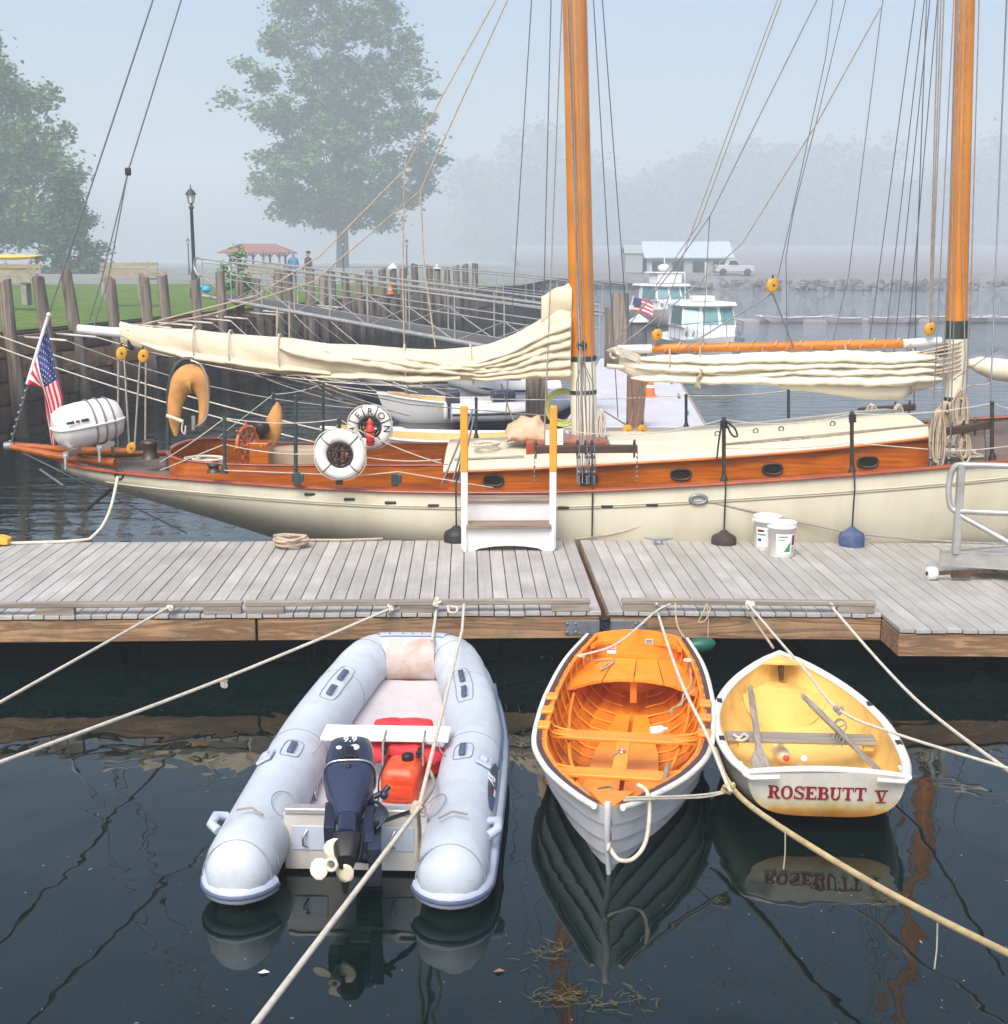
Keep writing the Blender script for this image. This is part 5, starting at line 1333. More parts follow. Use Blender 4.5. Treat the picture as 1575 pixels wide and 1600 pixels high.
# lifting handles, patches, oar collars
def patch_handle(y0, sx, L, ang, up=True, hl=.16):
    i = min(range(len(half)), key=lambda k: abs(half[k].y - y0)); p = half[i]; t = (half[i+1]-half[i-1]).normalized(); n = V(t.y,-t.x,0).normalized(); r = TR*1.002
    S = lambda q: V(q.x*sx, q.y, q.z)
    def on(dl, dw, h=0): 
        j = min(range(len(half)), key=lambda k: abs(half[k].y - (y0 + dl))); pj = half[j]; rj = rr[j]+h; w = ang + dw/rj; base = V(p.x + (pj.x-p.x), y0+dl, pj.z); return S(base + n*rj*math.cos(w) + V(0,0,1)*rj*math.sin(w))
    m = MB(); b = []
    for k in range(28):
        w = 2*PI*k/28; b.append(on(L*.5*math.copysign(abs(math.cos(w))**.5, math.cos(w)), .065*math.copysign(abs(math.sin(w))**.5, math.sin(w)), .003))
    m.tube(b, .003, 5, closed=True); o = m.build('handle_patch', glue_line, rib, world=False)
    for off in ((0,) if hl < .2 else (-.135,.135)):
        h = MB(); h.loft([[on(off-.085,-.020,.010), on(off-.085,.020,.010)], [on(off-.07,-.020,.022), on(off-.07,.020,.022)], [on(off+.07,-.020,.022), on(off+.07,.020,.022)], [on(off+.085,-.020,.010), on(off+.085,.020,.010)]])
        hh = h.build('handle', navy_mat, o, world=False); sm = hh.modifiers.new('s','SOLIDIFY'); sm.thickness = .008
for sx in (1,-1):
    patch_handle(.78, sx, .56, 1.85, hl=.3); patch_handle(-.42, sx, .26, 1.75)
    i = 10; m = MB(); p = V(sx*.590, -.55, .21); q = p + V(sx*.11, 0, TR*.90); m.box(q, (.11,.15,.02), Matrix.Rotation(sx*.5, 3, 'Y')); m.box(q + V(0,0,.015), (.05,.06,.03), Matrix.Rotation(sx*.5, 3, 'Y')); m.build('oar_socket', seam_grey, rib, world=False, bevel=.012)
    m = MB(); p = V(sx*(.590+TR*.90), -1.35, .30); m.tube([p + V(0,-.10,0), p + V(sx*.05,-.06,.02), p + V(sx*.055,.06,.02), p + V(0,.10,0)], .028, 8); m.build('side_handle', seam_grey, rib, world=False)
    m = MB(); m.tube([V(sx*.50,-1.50,.425), V(sx*.575,-1.45,.445), V(sx*.66,-1.47,.438)], .007, 6); m.build('cord', rope_grey, rib, world=False)
    # transom brackets: rounded reinforcement outlines
    m = MB(); c = V(sx*.44, -1.2, .36); m.tube([c + V(sx*.12*math.cos(w)*.6, .15*math.sin(w), .05*math.cos(w)) for w in [2*PI*k/20 for k in range(20)]], .003, 5, closed=True); m.build('reinforcement', glue_line, rib, world=False)
# dark side panel and emblem on the starboard side
m = MB(); rg = []
for k in range(15):
    y = lerp(-1.10, -.40, k/14); w0 = lerp(.10,.28, math.sin(PI*k/14)**.7); rg.append([V(.590 + (TR+.004)*math.cos(w), y, .203 + (TR+.004)*math.sin(w)) for w in (.50 - w0*.6, .50, .50 + w0)])
m.loft(rg); m.build('side_panel', navy_mat, rib, world=False)
m = MB(); m.tube([V(.592 + (TR+.002)*math.cos(.42), y, .204 + (TR+.002)*math.sin(.42)) for y in (-.42,-.1,.25)] + [V(.50+.0,.9,.30) + V(TR*.92,.06,.10)], .010, 6); m.build('side_stripe', navy_mat, rib, world=False)
def side_M(y, w): 
    n = V(math.cos(w), 0, math.sin(w)); up = V(0,1,0); return frame(up, n.cross(up), n, V(.590 + (TR+.006)*math.cos(w), y, .203 + (TR+.006)*math.sin(w)))
text_on(rib, 'AB', .10, side_M(-.70, .66), print_white)
for dw, mt in ((.56,print_red),(.45,print_white)):
    m = MB(); Mx = side_M(-.83, dw); m.box((0,0,0), (.09,.022,.002)); 
    for i in range(len(m.v)): m.v[i] = Mx @ m.v[i]
    m.build('emblem_bar', mt, rib, world=False)
# bench
s0 = LP(505, 1144, .42); s1 = LP(703, 1146, .42); m = MB(); yb = (s0.y+s1.y)/2
m.box(((s0.x+s1.x)/2, yb, .415), (abs(s1.x-s0.x), .235, .032)); m.build('bench', mat('white_bench_board', (.80,.80,.79), .45, var=.03), rib, world=False, bevel=.006, seg=1)
m = MB()
for sx in (1,-1):
    c = V(sx*.42, yb, .36); m.tube([c + V(sx*.04*math.cos(w), .21*math.copysign(abs(math.sin(w))**.6, math.sin(w)), -.05*math.cos(w)) for w in [2*PI*k/24 for k in range(24)]], .004, 5, closed=True)
m.build_each('bench_patch', glue_line, rib, world=False)
m = MB(); p = LP(493,1248,.12); m.torus(p + V(0,0,.03), .03, .008, (1,.2,.2), 14, 6); m.tube([p, p + V(0,.08,.06)], .007, 6); m.build('shackle', steel, rib, world=False)

# ---------------------------------------------------------------- outboard, tilted up
PL = LP(541, 1318, .43); PT = LP(549, 1168, .66)
A = (PT - PL).normalized(); B = (V(0,0,1) - A*A.z).normalized(); Cx = A.cross(B)      # A: leg to cowl, B: up, Cx: right
LEN = (PT - PL).length
def sect(s, w, d, n=28, e=.62, ob=0.0, ox=0.0):
    o = PL + A*s*LEN + B*ob + Cx*ox
    return [o + Cx*(w/2*math.copysign(abs(math.cos(t))**e, math.cos(t))) + B*(d/2*math.copysign(abs(math.sin(t))**e, math.sin(t))) for t in [2*PI*k/n for k in range(n)]]
m = MB(); m.loft([sect(1.0,.16,.13,ob=-.015), sect(.99,.215,.19,ob=-.012), sect(.955,.255,.235,ob=-.008), sect(.88,.272,.245,ob=-.004), sect(.77,.292,.258), sect(.66,.292,.252)], True, cap0=True, cap1=True)
ob_ = m.build('outboard_motor', navy, rib, world=False)
m = MB(); m.loft([sect(.66,.282,.243), sect(.55,.275,.238), sect(.44,.225,.20), sect(.33,.165,.165), sect(.25,.14,.14,ob=.005), sect(.22,.11,.12,ob=.008)], True, cap0=True, cap1=True); m.build('lower_cowl', mat('navy_lower_cowl', (.024,.036,.078), .38, .1, var=.08, scale=6), ob_, world=False)
m = MB(); m.tube([p + (p - (PL + A*.66*LEN)).normalized()*.003 for p in sect(.66,.292,.252,40)], .007, 6, closed=True); m.build('cowl_seam', steel, ob_, world=False)
m = MB(); m.loft([sect(.29,.105,.115,ob=.01), sect(.17,.10,.11,ob=.008), sect(.05,.115,.13)], True, cap0=True, cap1=True); m.build('leg', navy, ob_, world=False)
m = MB(); m.loft([sect(.06,.15,.14,ob=-.02), sect(-.03,.14,.13,ob=-.03), sect(-.11,.09,.10,ob=-.05)], True, cap0=True, cap1=True); m.loft([sect(-.02,.05,.30,ob=-.14,ox=-.01), sect(-.10,.04,.26,ob=-.15,ox=-.01)], True, cap0=True, cap1=True); m.build('gearcase', asphalt_black, ob_, world=False)
m = MB(); c = PL + A*.72*LEN + B*.137; m.box(c + B*.0, (.05,.10,.04), Matrix((Cx, A, B)).transposed()); c2 = PL + A*.69*LEN + B*.130; m.box(c2, (.10,.035,.03), Matrix((Cx, A, B)).transposed()); m.ball(PL + A*.60*LEN + B*.120, .016, 10, 6); m.build('latch', asphalt_black, ob_, world=False, bevel=.008)
Mtop = lambda s, x, h: frame(-Cx if Cx.x < 0 else Cx, A, B, PL + A*s*LEN + B*h + Cx*x)
text_on(ob_, '9.9', .068, Mtop(.895, 0, .1245), print_white)
for x, r in ((-.062,.017),(.030,.027)):
    k = MB(); k.lathe([(.0005,0),(r,0),(r,.003),(.0005,.004)], PL + A*.80*LEN + B*.1285 + Cx*x*(1 if Cx.x > 0 else -1), 18, B); k.build('round_sticker', print_white, ob_, world=False)
m = MB(); m.loft([[PL + A*q*LEN + B*.118 + Cx*(-.05), PL + A*q*LEN + B*.118 + Cx*.05] for q in (.60,.64,.68)], smooth=False); m.build('vent', asphalt_black, ob_, world=False)
sgn = 1 if Cx.x > 0 else -1
m = MB(); X = Cx*sgn
for s0_, s1_, x, r in ((.55,.08,.115,.026),(.42,.10,.15,.018),(.30,.02,.09,.030)): m.tube([PL + A*s0_*LEN + X*x - B*.06, PL + A*lerp(s0_, s1_, .5)*LEN + X*(x+.02) - B*.09, PL + A*s1_*LEN + X*x - B*.14], r, 8)
m.box(PL + A*.22*LEN + X*.12 - B*.10, (.05,.30,.16), Matrix((Cx, A, B)).transposed()); m.box(PL + A*.30*LEN + X*(-.10) - B*.08, (.06,.22,.14), Matrix((Cx, A, B)).transposed()); m.box(PL + A*.05*LEN + X*.15 - B*.16, (.07,.12,.26), Matrix((Cx, A, B)).transposed())
m.tube([PL + A*.48*LEN + X*.14 - B*.02, PL + A*.50*LEN + X*.20, PL + A*.53*LEN + X*.225 + B*.02], .018, 8); m.ball(PL + A*.47*LEN + X*.20, .026, 10, 6)
for k in range(6): m.tube(spline([PL + A*.45*LEN + X*(.10+.012*k) - B*.03, PL + A*(.38-.02*k)*LEN + X*(.17+.01*k), PL + A*(.25-.01*k)*LEN + X*(.13+.006*k) - B*.05], 5), .007, 6)
m.build('clamp_bracket', mat('dark_navy_bracket', (.018,.025,.05), .4, .2, var=.2, scale=12), ob_, world=False, bevel=.01)
m = MB(); p0 = PL + A*.20*LEN + X*.14 - B*.02; m.tube([p0, LP(635,1270,.42), LP(648,1268,.40)], .013, 8); m.build('tiller_arm', asphalt_black, ob_, world=False)
pc = LP(519, 1350, .34); pax = (-A*.93 + B*.52 - X*.22).normalized()
m = MB(); m.lathe([(.030,-.09),(.036,-.03),(.040,.02),(.033,.03),(.024,.03),(.022,.0),(.001,.0)], pc, 20, pax)
e1 = pax.cross(V(0,0,1)).normalized(); e2 = pax.cross(e1)
for k in range(3):
    w = .45 + 2*PI*k/3; d = e1*math.cos(w) + e2*math.sin(w); sd = pax.cross(d); rg = []
    for q, wd, tw in ((.03,.028,.6),(.055,.052,.5),(.085,.062,.42),(.115,.047,.36),(.134,.012,.34)):
        rg.append([pc + d*q + (sd*math.cos(tw) + pax*math.sin(tw))*x*wd + pax*.0 - pax*.02 for x in (-1,-.5,0,.5,1)])
    m.loft(rg)
pr = m.build('propeller', mat('cream_propeller', (.70,.66,.52), .4, var=.06, scale=10), ob_, world=False); so = pr.modifiers.new('s','SOLIDIFY'); so.thickness = .006
k = MB(); k.lathe([(.014,0),(.012,.03),(.004,.04)], pc, 10, pax); k.build('nut', galv, ob_, world=False)
# cargo: fuel tank, life vests, warp
bpy.context.view_layer.update(); MW = rib.matrix_world
ft = LP(629, 1225, .18); tk = thing('fuel_tank', 'red plastic outboard fuel tank on the floor of the inflatable tender', 'fuel tank', MW @ V(ft.x, ft.y, .11), R(-6))
m = MB(); m.loft([[V(x*w, y*d, z) for x, y in [(math.copysign(abs(math.cos(t))**.35, math.cos(t)), math.copysign(abs(math.sin(t))**.35, math.sin(t))) for t in [2*PI*k/28 for k in range(28)]]] for z, w, d in ((0,.115,.14),(.02,.125,.155),(.15,.125,.155),(.20,.115,.14),(.225,.08,.10))], True, cap0=True, cap1=True); tkb = m.build('tank', red_plastic, tk, world=False)
m = MB(); m.lathe([(.035,.22),(.04,.25),(.038,.265),(.01,.27)], (.03,.03,0), 16); m.build('cap', asphalt_black, tkb, world=False)
m = MB(); m.box((.03,-.158,.08), (.13,.008,.08)); m.build('moulded_panel', red_plastic, tkb, world=False, bevel=.015)
m = MB(); m.tube([(-.128,-.158,.02),(-.125,-.155,.15),(-.11,-.12,.21),(-.10,.06,.235),(-.11,.14,.2)], .011, 6, flat=.5); m.build('strap', rope_black, tk, world=False)
vp = LP(628, 1178, .30); vest = thing('life_vests', 'bundle of red life vests strapped under the white bench of the tender', 'life vests', MW @ V(vp.x, vp.y, .2))
q = random.Random(3)
def cushion(c, sx, sy, sz_, rot, name='vest'):
    m = MB(); n, k = 20, 9; rg = []
    for i in range(k+1):
        t = PI*i/k; r = []
        for j in range(n):
            a = 2*PI*j/n; p = V(math.copysign(abs(math.cos(a))**.5, math.cos(a))*sx*math.sin(t)**.5, math.copysign(abs(math.sin(a))**.5, math.sin(a))*sy*math.sin(t)**.5, -math.copysign(abs(math.cos(t))**.7, math.cos(t))*sz_)
            p *= 1 + .05*math.sin(5*a + rot*3) * math.sin(3*t); r.append(c + Matrix.Rotation(rot, 3, 'Z') @ Matrix.Rotation(.22*math.sin(rot*5), 3, 'X') @ p)
        rg.append(r)
    m.loft(rg, True); return m
for (u, v, z, sx, sy, sz_, rot) in ((598,1172,.30,.14,.11,.055,.2),(635,1170,.31,.13,.13,.060,-.1),(668,1180,.27,.11,.12,.06,-.4),(610,1138,.34,.12,.09,.055,.1),(648,1136,.35,.13,.09,.055,-.1),(676,1192,.20,.08,.13,.07,-.5)):
    p = MW @ LP(u, v, z); cushion(p, sx, sy, sz_, rot).build('vest', red_cloth, vest)
m = MB()
for u in (601, 663):
    p = MW @ LP(u, 1160, .40); m.tube([p + V(0,-.16,-.10), p + V(0,-.14,-.02), p + V(0,-.115,.035), p + V(0,.12,.035), p + V(0,.14,-.06)], .007, 6)
m.build_each('lashing', rope_grey, vest)
m = MB()
for u, v in ((601,1172),(655,1176)): 
    p = MW @ LP(u, v, .36); m.box(p, (.028,.16,.012)); m.box(p + V(0,-.03,.01), (.04,.035,.014))
m.build_each('buckle_strap', black_rub, vest)
# ================================================================ ORANGE ROWING BOAT (bow towards us)
dory = thing('rowing_boat', 'clinker rowing boat, bright orange inside and pale grey outside, bow towards us', 'rowing boat', (.85, 8.72, 0), R(171.6))
LD = local_of(dory)
DY = [-1.62,-1.1,-.5,0,.6,1.0,1.3,1.6,1.75,1.83]
DB = [.355,.485,.55,.56,.525,.415,.29,.14,.06,.012]
DS = [.50,.445,.40,.385,.385,.40,.425,.46,.485,.50]
DK = [.02,-.03,-.07,-.08,-.075,-.065,-.05,-.02,0,.02]
TK = [0,.07,.25,.45,.66,.84,1.0]               # strake edges, keel to sheer
FB = [0.03,.26,.60,.80,.915,.975,1.0]
FZ = [0,.03,.13,.30,.53,.77,1.0]
def d_pt(y, k, side, off=0.0):
    b = interp(DY, DB, y); s = interp(DY, DS, y); kz_ = interp(DY, DK, y)
    vee = max(0, (y - .5)/1.3)                  # sections sharpen towards the bow
    f = lerp(FB[k], lerp(.02, 1, (k/6)**1.15), min(1, vee)*.8)
    rake = .21 * max(0, (y-1.0)/.83)**1.6 * (1 - FZ[k])
    return V(side*(b*f + off), y - rake, lerp(kz_, s, FZ[k]))
hull_white = mat('pale_grey_topside_paint', (.64,.66,.69), .4, var=.06, scale=4, c2=(.42,.43,.42), c2amt=.35, c2scale=3)
dys = [lerp(-1.62, 1.83, i/34) for i in range(35)]
for sd in (-1, 1):
    for k in range(6):
        m = MB(); io, oo = [], []
        for y in dys:
            lo = d_pt(y, k, sd, .0); hi = d_pt(y, k+1, sd, 0.0); bw = min(1, abs(lo.x)/.10)
            if k: lo = lo + (d_pt(y, k, sd) - d_pt(y, k+1, sd)).normalized()*.016
            n = V(sd, 0, -.25).normalized() * .010
            oo.append([lo + n*(1 + 1.7*bw), hi + n*.2]); io.append([lo + n*.3, hi - n*2.3*bw])
        m.loft(oo, smooth=True, flip=(sd < 0), mi=1); m.loft(io, smooth=True, flip=(sd > 0), mi=0)
        m.loft([[p[0], q[0]] for p, q in zip(io, oo)], smooth=False, mi=0); m.loft([[p[1], q[1]] for p, q in zip(io, oo)], smooth=False, mi=0)
        m.build('strake', [orange_hull, hull_white], dory, world=False)
m = MB(); m.loft([[d_pt(y, 0, -1, .02) + V(0,0,.004), d_pt(y, 0, 1, .02) + V(0,0,.004)] for y in dys], smooth=False); m.build('keel_plank', orange_hull, dory, world=False)
# steam-bent frames
for i in range(17):
    y = lerp(-1.46, 1.36, i/16)
    for sd in (-1, 1):
        m = MB(); m.tube([d_pt(y, k, sd, -.024) + V(0, .02*0, .010) for k in range(1, 7)], .010, 4, flat=.9); m.build('rib', orange_pt, dory, world=False)
# transom, standing at the far end
tb = [d_pt(-1.60, k, -1) for k in range(6, -1, -1)] + [d_pt(-1.60, k, 1) for k in range(7)]
top = [V(lerp(.385,-.385,q), -1.60, .50 + .055*math.sin(PI*q)) for q in [k/10 for k in range(1,10)]]
m = MB(); poly = tb + top; n = len(poly); back = [p + V(0,-.03,0) for p in poly]
m.add(poly, [tuple(range(n))], 0); m.add(back, [tuple(range(n))[::-1]], 1); m.add(poly + back, [(k, (k+1) % n, n+(k+1) % n, n+k) for k in range(n)], 0)
m.build('transom', [orange_pt, hull_white], dory, world=False)
for x, z, w, h, mt in ((.205,.40,.075,.10,print_white),(-.10,.465,.06,.045,MATS['pale_grey_topside_paint'])):
    m = MB(); m.box((x, -1.594, z), (w, .004, h)); st_ = m.build('sticker', mt, dory, world=False)
    if mt is print_white:
        for dz, hh in ((.032,.022),(.008,.012),(-.012,.012)): k = MB(); k.box((x, -1.591, z+dz), (w*.86,.003,hh)); k.build('print', mat('sticker_pink', (.75,.12,.16), .5, var=.1) if 'sticker_pink' not in MATS else MATS['sticker_pink'], st_, world=False)
    else:
        for k_ in range(3): k = MB(); k.box((x, -1.591, z+.012-.012*k_), (w*.8,.003,.005)); k.build('print', print_black, st_, world=False)
# quarter knees and breasthook
for sd in (-1, 1):
    m = MB(); s0 = .47; m.prism([(0,0),(.24,0),(.10,.045),(.05,.10),(.03,.17),(0,.17)] , V(sd*.365, -1.595, .468), (-sd,0,0), (0,1,0), .03*sd); m.build('quarter_knee', orange_pt, dory, world=False)
m = MB(); m.prism([(-.13,-.24),(.13,-.24),(.03,-.02),(-.03,-.02)], V(0,1.80,.462), (1,0,0), (0,1,0), .03); m.build('breasthook', orange_pt, dory, world=False)
# stern sheets: four boards with a curved front edge
def front(x): return interp([-.58,-.46,-.30,-.14,0,.14,.30,.46,.58], [-.76,-.78,-.95,-1.03,-1.045,-1.03,-.95,-.78,-.76], x)
cuts = [-.54,-.235,-.004,.235,.54]
for a_, b_ in zip(cuts, cuts[1:]):
    xs_ = [lerp(a_+.005, b_-.005, k/8) for k in range(9)]; m = MB(); rear = -1.585
    topf = [V(x, front(x), .318) for x in xs_]; n = len(xs_)
    wr = .355
    topb = [V(max(-wr, min(wr, x*.72)), rear, .318) for x in xs_]; dn = V(0,0,-.022)
    m.loft([topb, topf], smooth=False); m.loft([[p + dn for p in topb], [p + dn for p in topf]], smooth=False, flip=True); m.loft([topf, [p + dn for p in topf]], smooth=False)
    m.loft([[topb[0], topf[0]], [topb[0]+dn, topf[0]+dn]], smooth=False); m.loft([[topb[-1], topf[-1]], [topb[-1]+dn, topf[-1]+dn]], smooth=False, flip=True)
    m.build('stern_board', orange_pt, dory, world=False)
m = MB(); m.tube([V(x, front(x)-.05, .292) for x in [-.42+.84*k/12 for k in range(13)]], .012, 6); m.build('seat_cleat', orange_hull, dory, world=False)
m = MB(); m.beam((0,-1.15,.10), (0,-1.15,.295), .05, .05); m.build('seat_post', orange_hull, dory, world=False)
# thwarts with swallow-tail knees
def thwart(y, hw, w):
    m = MB(); m.prism([(-hw,-.045*0-w/2+.02),(-hw*.62,-w/2),(hw*.62,-w/2),(hw,-w/2+.02),(hw*.86,0),(hw,w/2-.02),(hw*.62,w/2),(-hw*.62,w/2),(-hw,w/2-.02),(-hw*.86,0)], (0,y,.285), (1,0,0), (0,1,0), .024); o = m.build('thwart', orange_pt, dory, world=False, bevel=.004, seg=1)
    for sd in (-1, 1):
        for dy in (-w/2+.015, w/2-.015):
            k = MB(); pts = [V(sd*(hw-.15), y+dy*.8, .311), V(sd*(hw-.07), y+dy, .316), V(sd*(hw-.01), y+dy*1.1, .335), V(sd*(hw+.008), y+dy*1.15, .365)]; k.tube(spline(pts, 4), .008, 5); k.build('knee', orange_pt, o, world=False)
t1 = LD(985, 1152, .30).y; t2 = LD(960, 1209, .30).y
thwart(t1, .505, .15); thwart(t2, .435, .135)
m = MB(); m.box((0, (t1+t2)/2, .283), (.095, abs(t2-t1)-.12, .022)); m.build('centre_plank', orange_pt, dory, world=False, bevel=.004, seg=1)
m = MB(); m.torus((0, (t1+t2)/2-.06, .302), .022, .006, (0,0,1), 14, 6); m.tube([V(.03,(t1+t2)/2-.03,.30), V(.05,(t1+t2)/2+.02,.30), V(.045,(t1+t2)/2+.08,.30)], .006, 6); m.build('oarlock', steel, dory, world=False)
# floorboards
for sd, x0, x1_ in ((-1,.015,.095),(1,.015,.095)):
    m = MB(); xs_ = [-1.02, -.2, .5, .95, 1.25]; wd = [.10,.21,.24,.20,.10]
    tp = [[V(sd*.016, y, .035+.03*max(0,(y-.5))), V(sd*(.016+w), y, .045+.05*max(0,(y-.5)))] for y, w in zip(xs_, wd)]; dn = V(0,0,-.015)
    m.loft(tp, smooth=False, flip=sd < 0); m.loft([[q[1], q[1]+dn] for q in tp], smooth=False); m.loft([[q[0], q[0]+dn] for q in tp], smooth=False); m.loft([[p + dn for p in q] for q in tp], smooth=False); m.build('floorboard', orange_pt, dory, world=False)
for sd in (-1, 1):
    m = MB(); m.tube([V(sd*.52*interp([-1,1.1],[1,.62],y)/1.0*interp(DY,DB,y)/.6, y, interp(DY,DS,y)*.62) for y in (-.78,-.4,0,.45,.9,1.15)], .014, 5, flat=1.6, up=(0,0,1)); m.build('stringer', orange_pt, dory, world=False)
# gunwales: inwale with spacers, dark rubbing strip, white guard
gy = [lerp(-1.60, 1.76, i/40) for i in range(41)]
for sd in (-1, 1):
    m = MB(); m.tube([d_pt(y, 6, sd, -.032 if y < 1.45 else -.022) + V(0,0,.0) for y in gy[:-2]], .012, 5, flat=1.3, up=(0,0,1)); m.build('inwale', orange_pt, dory, world=False)
    m = MB()
    for i in range(1, 37, 2): y = gy[i] + .02; m.box(d_pt(y, 6, sd, -.014) + V(0,0,-.004), (.026,.03,.022))
    tag(m.build('spacer_blocks', orange_pt, dory, world=False), kind='stuff')
    m = MB(); m.loft([[d_pt(y, 6, sd, -.004) + V(0,0,.016), d_pt(y, 6, sd, .029) + V(0,0,.012), d_pt(y, 6, sd, .029) + V(0,0,-.02)] for y in gy], smooth=False, flip=sd > 0); m.build('rubbing_strip', mat('dark_plum_rubbing_strip', (.075,.045,.05), .7, var=.2) if 'dark_plum_rubbing_strip' not in MATS else MATS['dark_plum_rubbing_strip'], dory, world=False)
    m = MB(); m.tube([d_pt(y, 6, sd, .044) + V(0,0,-.004) for y in gy + [1.79]], .020, 10); m.build('gunwale_guard', mat('worn_white_guard', (.70,.69,.64), .6, var=.1, scale=8, c2=(.45,.42,.36), c2amt=.5, c2scale=6) if 'worn_white_guard' not in MATS else MATS['worn_white_guard'], dory, world=False)
    for y in (-.28, .0, .30): 
        m = MB(); m.box(d_pt(y, 6, sd, -.012) + V(0,0,.022), (.085,.12,.024)); m.build('oarlock_pad', orange_pt, dory, world=False, bevel=.006, seg=1)
    for y in (-1.15,): m = MB(); p = d_pt(y, 6, sd, -.06); m.torus(p + V(0,0,.01), .028, .009, (0,0,1), 12, 6); m.build('fairlead_ring', rope_w, dory, world=False)
# stem
m = MB(); m.tube([d_pt(1.83, 0, 1) + V(0,-.02,-.08), d_pt(1.83, 2, 1) + V(0,.005,0), d_pt(1.83, 4, 1) + V(0,.01,0), V(0,1.845,.505), V(0,1.838,.54)], [.012,.017,.019,.022,.020], 6); m.build('stem', hull_white, dory, world=False)
m = MB(); m.tube(spline([V(.0,1.72,.22), V(-.06,1.76,.16), V(-.14,1.72,.15), V(-.205,1.66,.22), V(-.225,1.60,.36), V(-.21,1.54,.48), V(-.15,1.50,.51)], 6), .013, 7); m.torus((0,1.735,.22), .022, .010, (1,0,.2), 12, 6); m.build('painter', rope_w, dory, world=False)
bpy.context.view_layer.update(); MWD = dory.matrix_world
def rope_thing(name, label, pts, r, mt, sp=6, cat='rope', group=None):
    m = MB(); m.tube(spline(pts, sp) if sp else pts, r, 8); return tag(m.build(name, mt), label, cat, group)
rope_thing('loose_line', 'thin loose line lying on the orange stern boards', [at(912,1028,Z=.45), at(930,1033,Z=.34), at(945,1030,Z=.335), at(960,1032,Z=.335), at(948,1042,Z=.335), at(938,1046,Z=.335), at(950,1036,Z=.335)], .007, rope_old)
rope_thing('loose_line', 'thin line hanging in a loop over the right end of the orange stern boards', [at(1076,1030,Z=.42), at(1080,1065,Z=.38), at(1068,1085,Z=.36), at(1065,1100,Z=.30), at(1050,1108,Z=.28), at(1048,1114,Z=.27), at(1062,1100,Z=.28), at(1085,1078,Z=.36)], .007, rope_old)
rope_thing('loose_line', 'dark line coiled in the bow of the orange boat', [at(905,1225,Z=.25), at(920,1238,Z=.22), at(935,1232,Z=.22), at(955,1230,Z=.3), at(948,1248,Z=.4), at(938,1245,Z=.45)], .008, rope_grey)
m = MB(); c = at(1028,1141,Z=.12); m.lathe([(.02,-.06),(.035,-.055),(.035,.03),(.014,.05),(.012,.07)], c, 14, (1,.2,.1)); tag(m.build('plastic_bottle', print_white), 'small white plastic bottle lying on the orange floor planking', 'bottle')
m = MB(); m.lathe([(.016,-.09),(.017,.09)], at(1040,1212,Z=.34), 10, (.25,.75,.5)); tag(m.build('wooden_peg', rope_old), 'pale wooden peg standing against the front thwart of the orange boat', 'peg')

# ================================================================ CREAM DINGHY (bow away from us)
ros = thing('dinghy', 'small white dinghy with yellow inside and red name on its stern, bow to the pontoon', 'dinghy', (2.055, 8.62, 0), R(-4.0))
LR = local_of(ros)
RY = [-1.0,-.7,-.3,.1,.47,.78,1.01,1.15]
RB = [.480,.545,.582,.575,.50,.365,.185,.02]
RS = [.400,.372,.358,.362,.385,.425,.475,.515]
RK = [.135,.045,-.03,-.05,-.03,.04,.17,.34]
def r_sec(y, off=0.0, n=12, zoff=0.0):
    b = interp(RY, RB, y) - off; s = interp(RY, RS, y); k = interp(RY, RK, y) + zoff; out = []
    e = lerp(.42, .85, max(0, min(1, (y-.2)/.9)))
    for i in range(n+1):
        t = i/n*PI/2; out.append(V(max(0.003, b)*math.sin(t)**(.62 if y < .6 else .8), y, k + (s-k)*(1-math.cos(t)**lerp(1.0,1.0,e))**lerp(1.5,1.1,e)))
    return out
rys = [lerp(-1.0, 1.15, i/28) for i in range(29)]
full_sec = lambda s: [V(-p.x, p.y, p.z) for p in reversed(s)] + s[1:]
stain = mat('white_topside_stained', (.60,.60,.575), .38, var=.05, scale=3, c2=(.40,.36,.27), c2amt=.8, c2scale=4)
def add_waterline_stain(m):
    """algae and rust soaked in along the waterline: a real stain that follows the hull's own height"""
    nt = m.node_tree; N = nt.nodes; L = nt.links; b = N['Principled BSDF']; src = b.inputs['Base Color'].links[0].from_socket
    tc = N.new('ShaderNodeTexCoord'); sp = N.new('ShaderNodeSeparateXYZ'); L.new(tc.outputs['Object'], sp.inputs[0]); nz = N.new('ShaderNodeTexNoise'); nz.inputs['Scale'].default_value = 9; L.new(tc.outputs['Object'], nz.inputs['Vector'])
    ad = N.new('ShaderNodeMath'); ad.operation = 'MULTIPLY_ADD'; ad.inputs[1].default_value = -.06; L.new(nz.outputs['Fac'], ad.inputs[0]); L.new(sp.outputs[2], ad.inputs[2])
    r = N.new('ShaderNodeValToRGB'); e = r.color_ramp.elements; e[0].position = .08; e[0].color = (.20,.05,.01,1); e[1].position = .235; e[1].color = (.8,.8,.75,1)
    x = e.new(.135); x.color = (.52,.25,.04,1); y = e.new(.17); y.color = (.66,.52,.24,1)
    L.new(ad.outputs[0], r.inputs[0]); mx = N.new('ShaderNodeMix'); mx.data_type = 'RGBA'; mx.blend_type = 'MULTIPLY'; mx.inputs[0].default_value = 1
    L.new(src, mx.inputs[6]); L.new(r.outputs[0], mx.inputs[7]); L.new(mx.outputs[2], b.inputs['Base Color'])
add_waterline_stain(stain)
m = MB(); m.loft([full_sec(r_sec(y)) for y in rys]); m.build('outer_hull', stain, ros, world=False)
m = MB(); m.loft([full_sec(r_sec(y, min(.022, interp(RY, RB, y)*.4), zoff=.03)) for y in rys], flip=True); m.build('inner_hull', yellow_pt, ros, world=False)
so_ = r_sec(-1.0); pol = full_sec(so_)
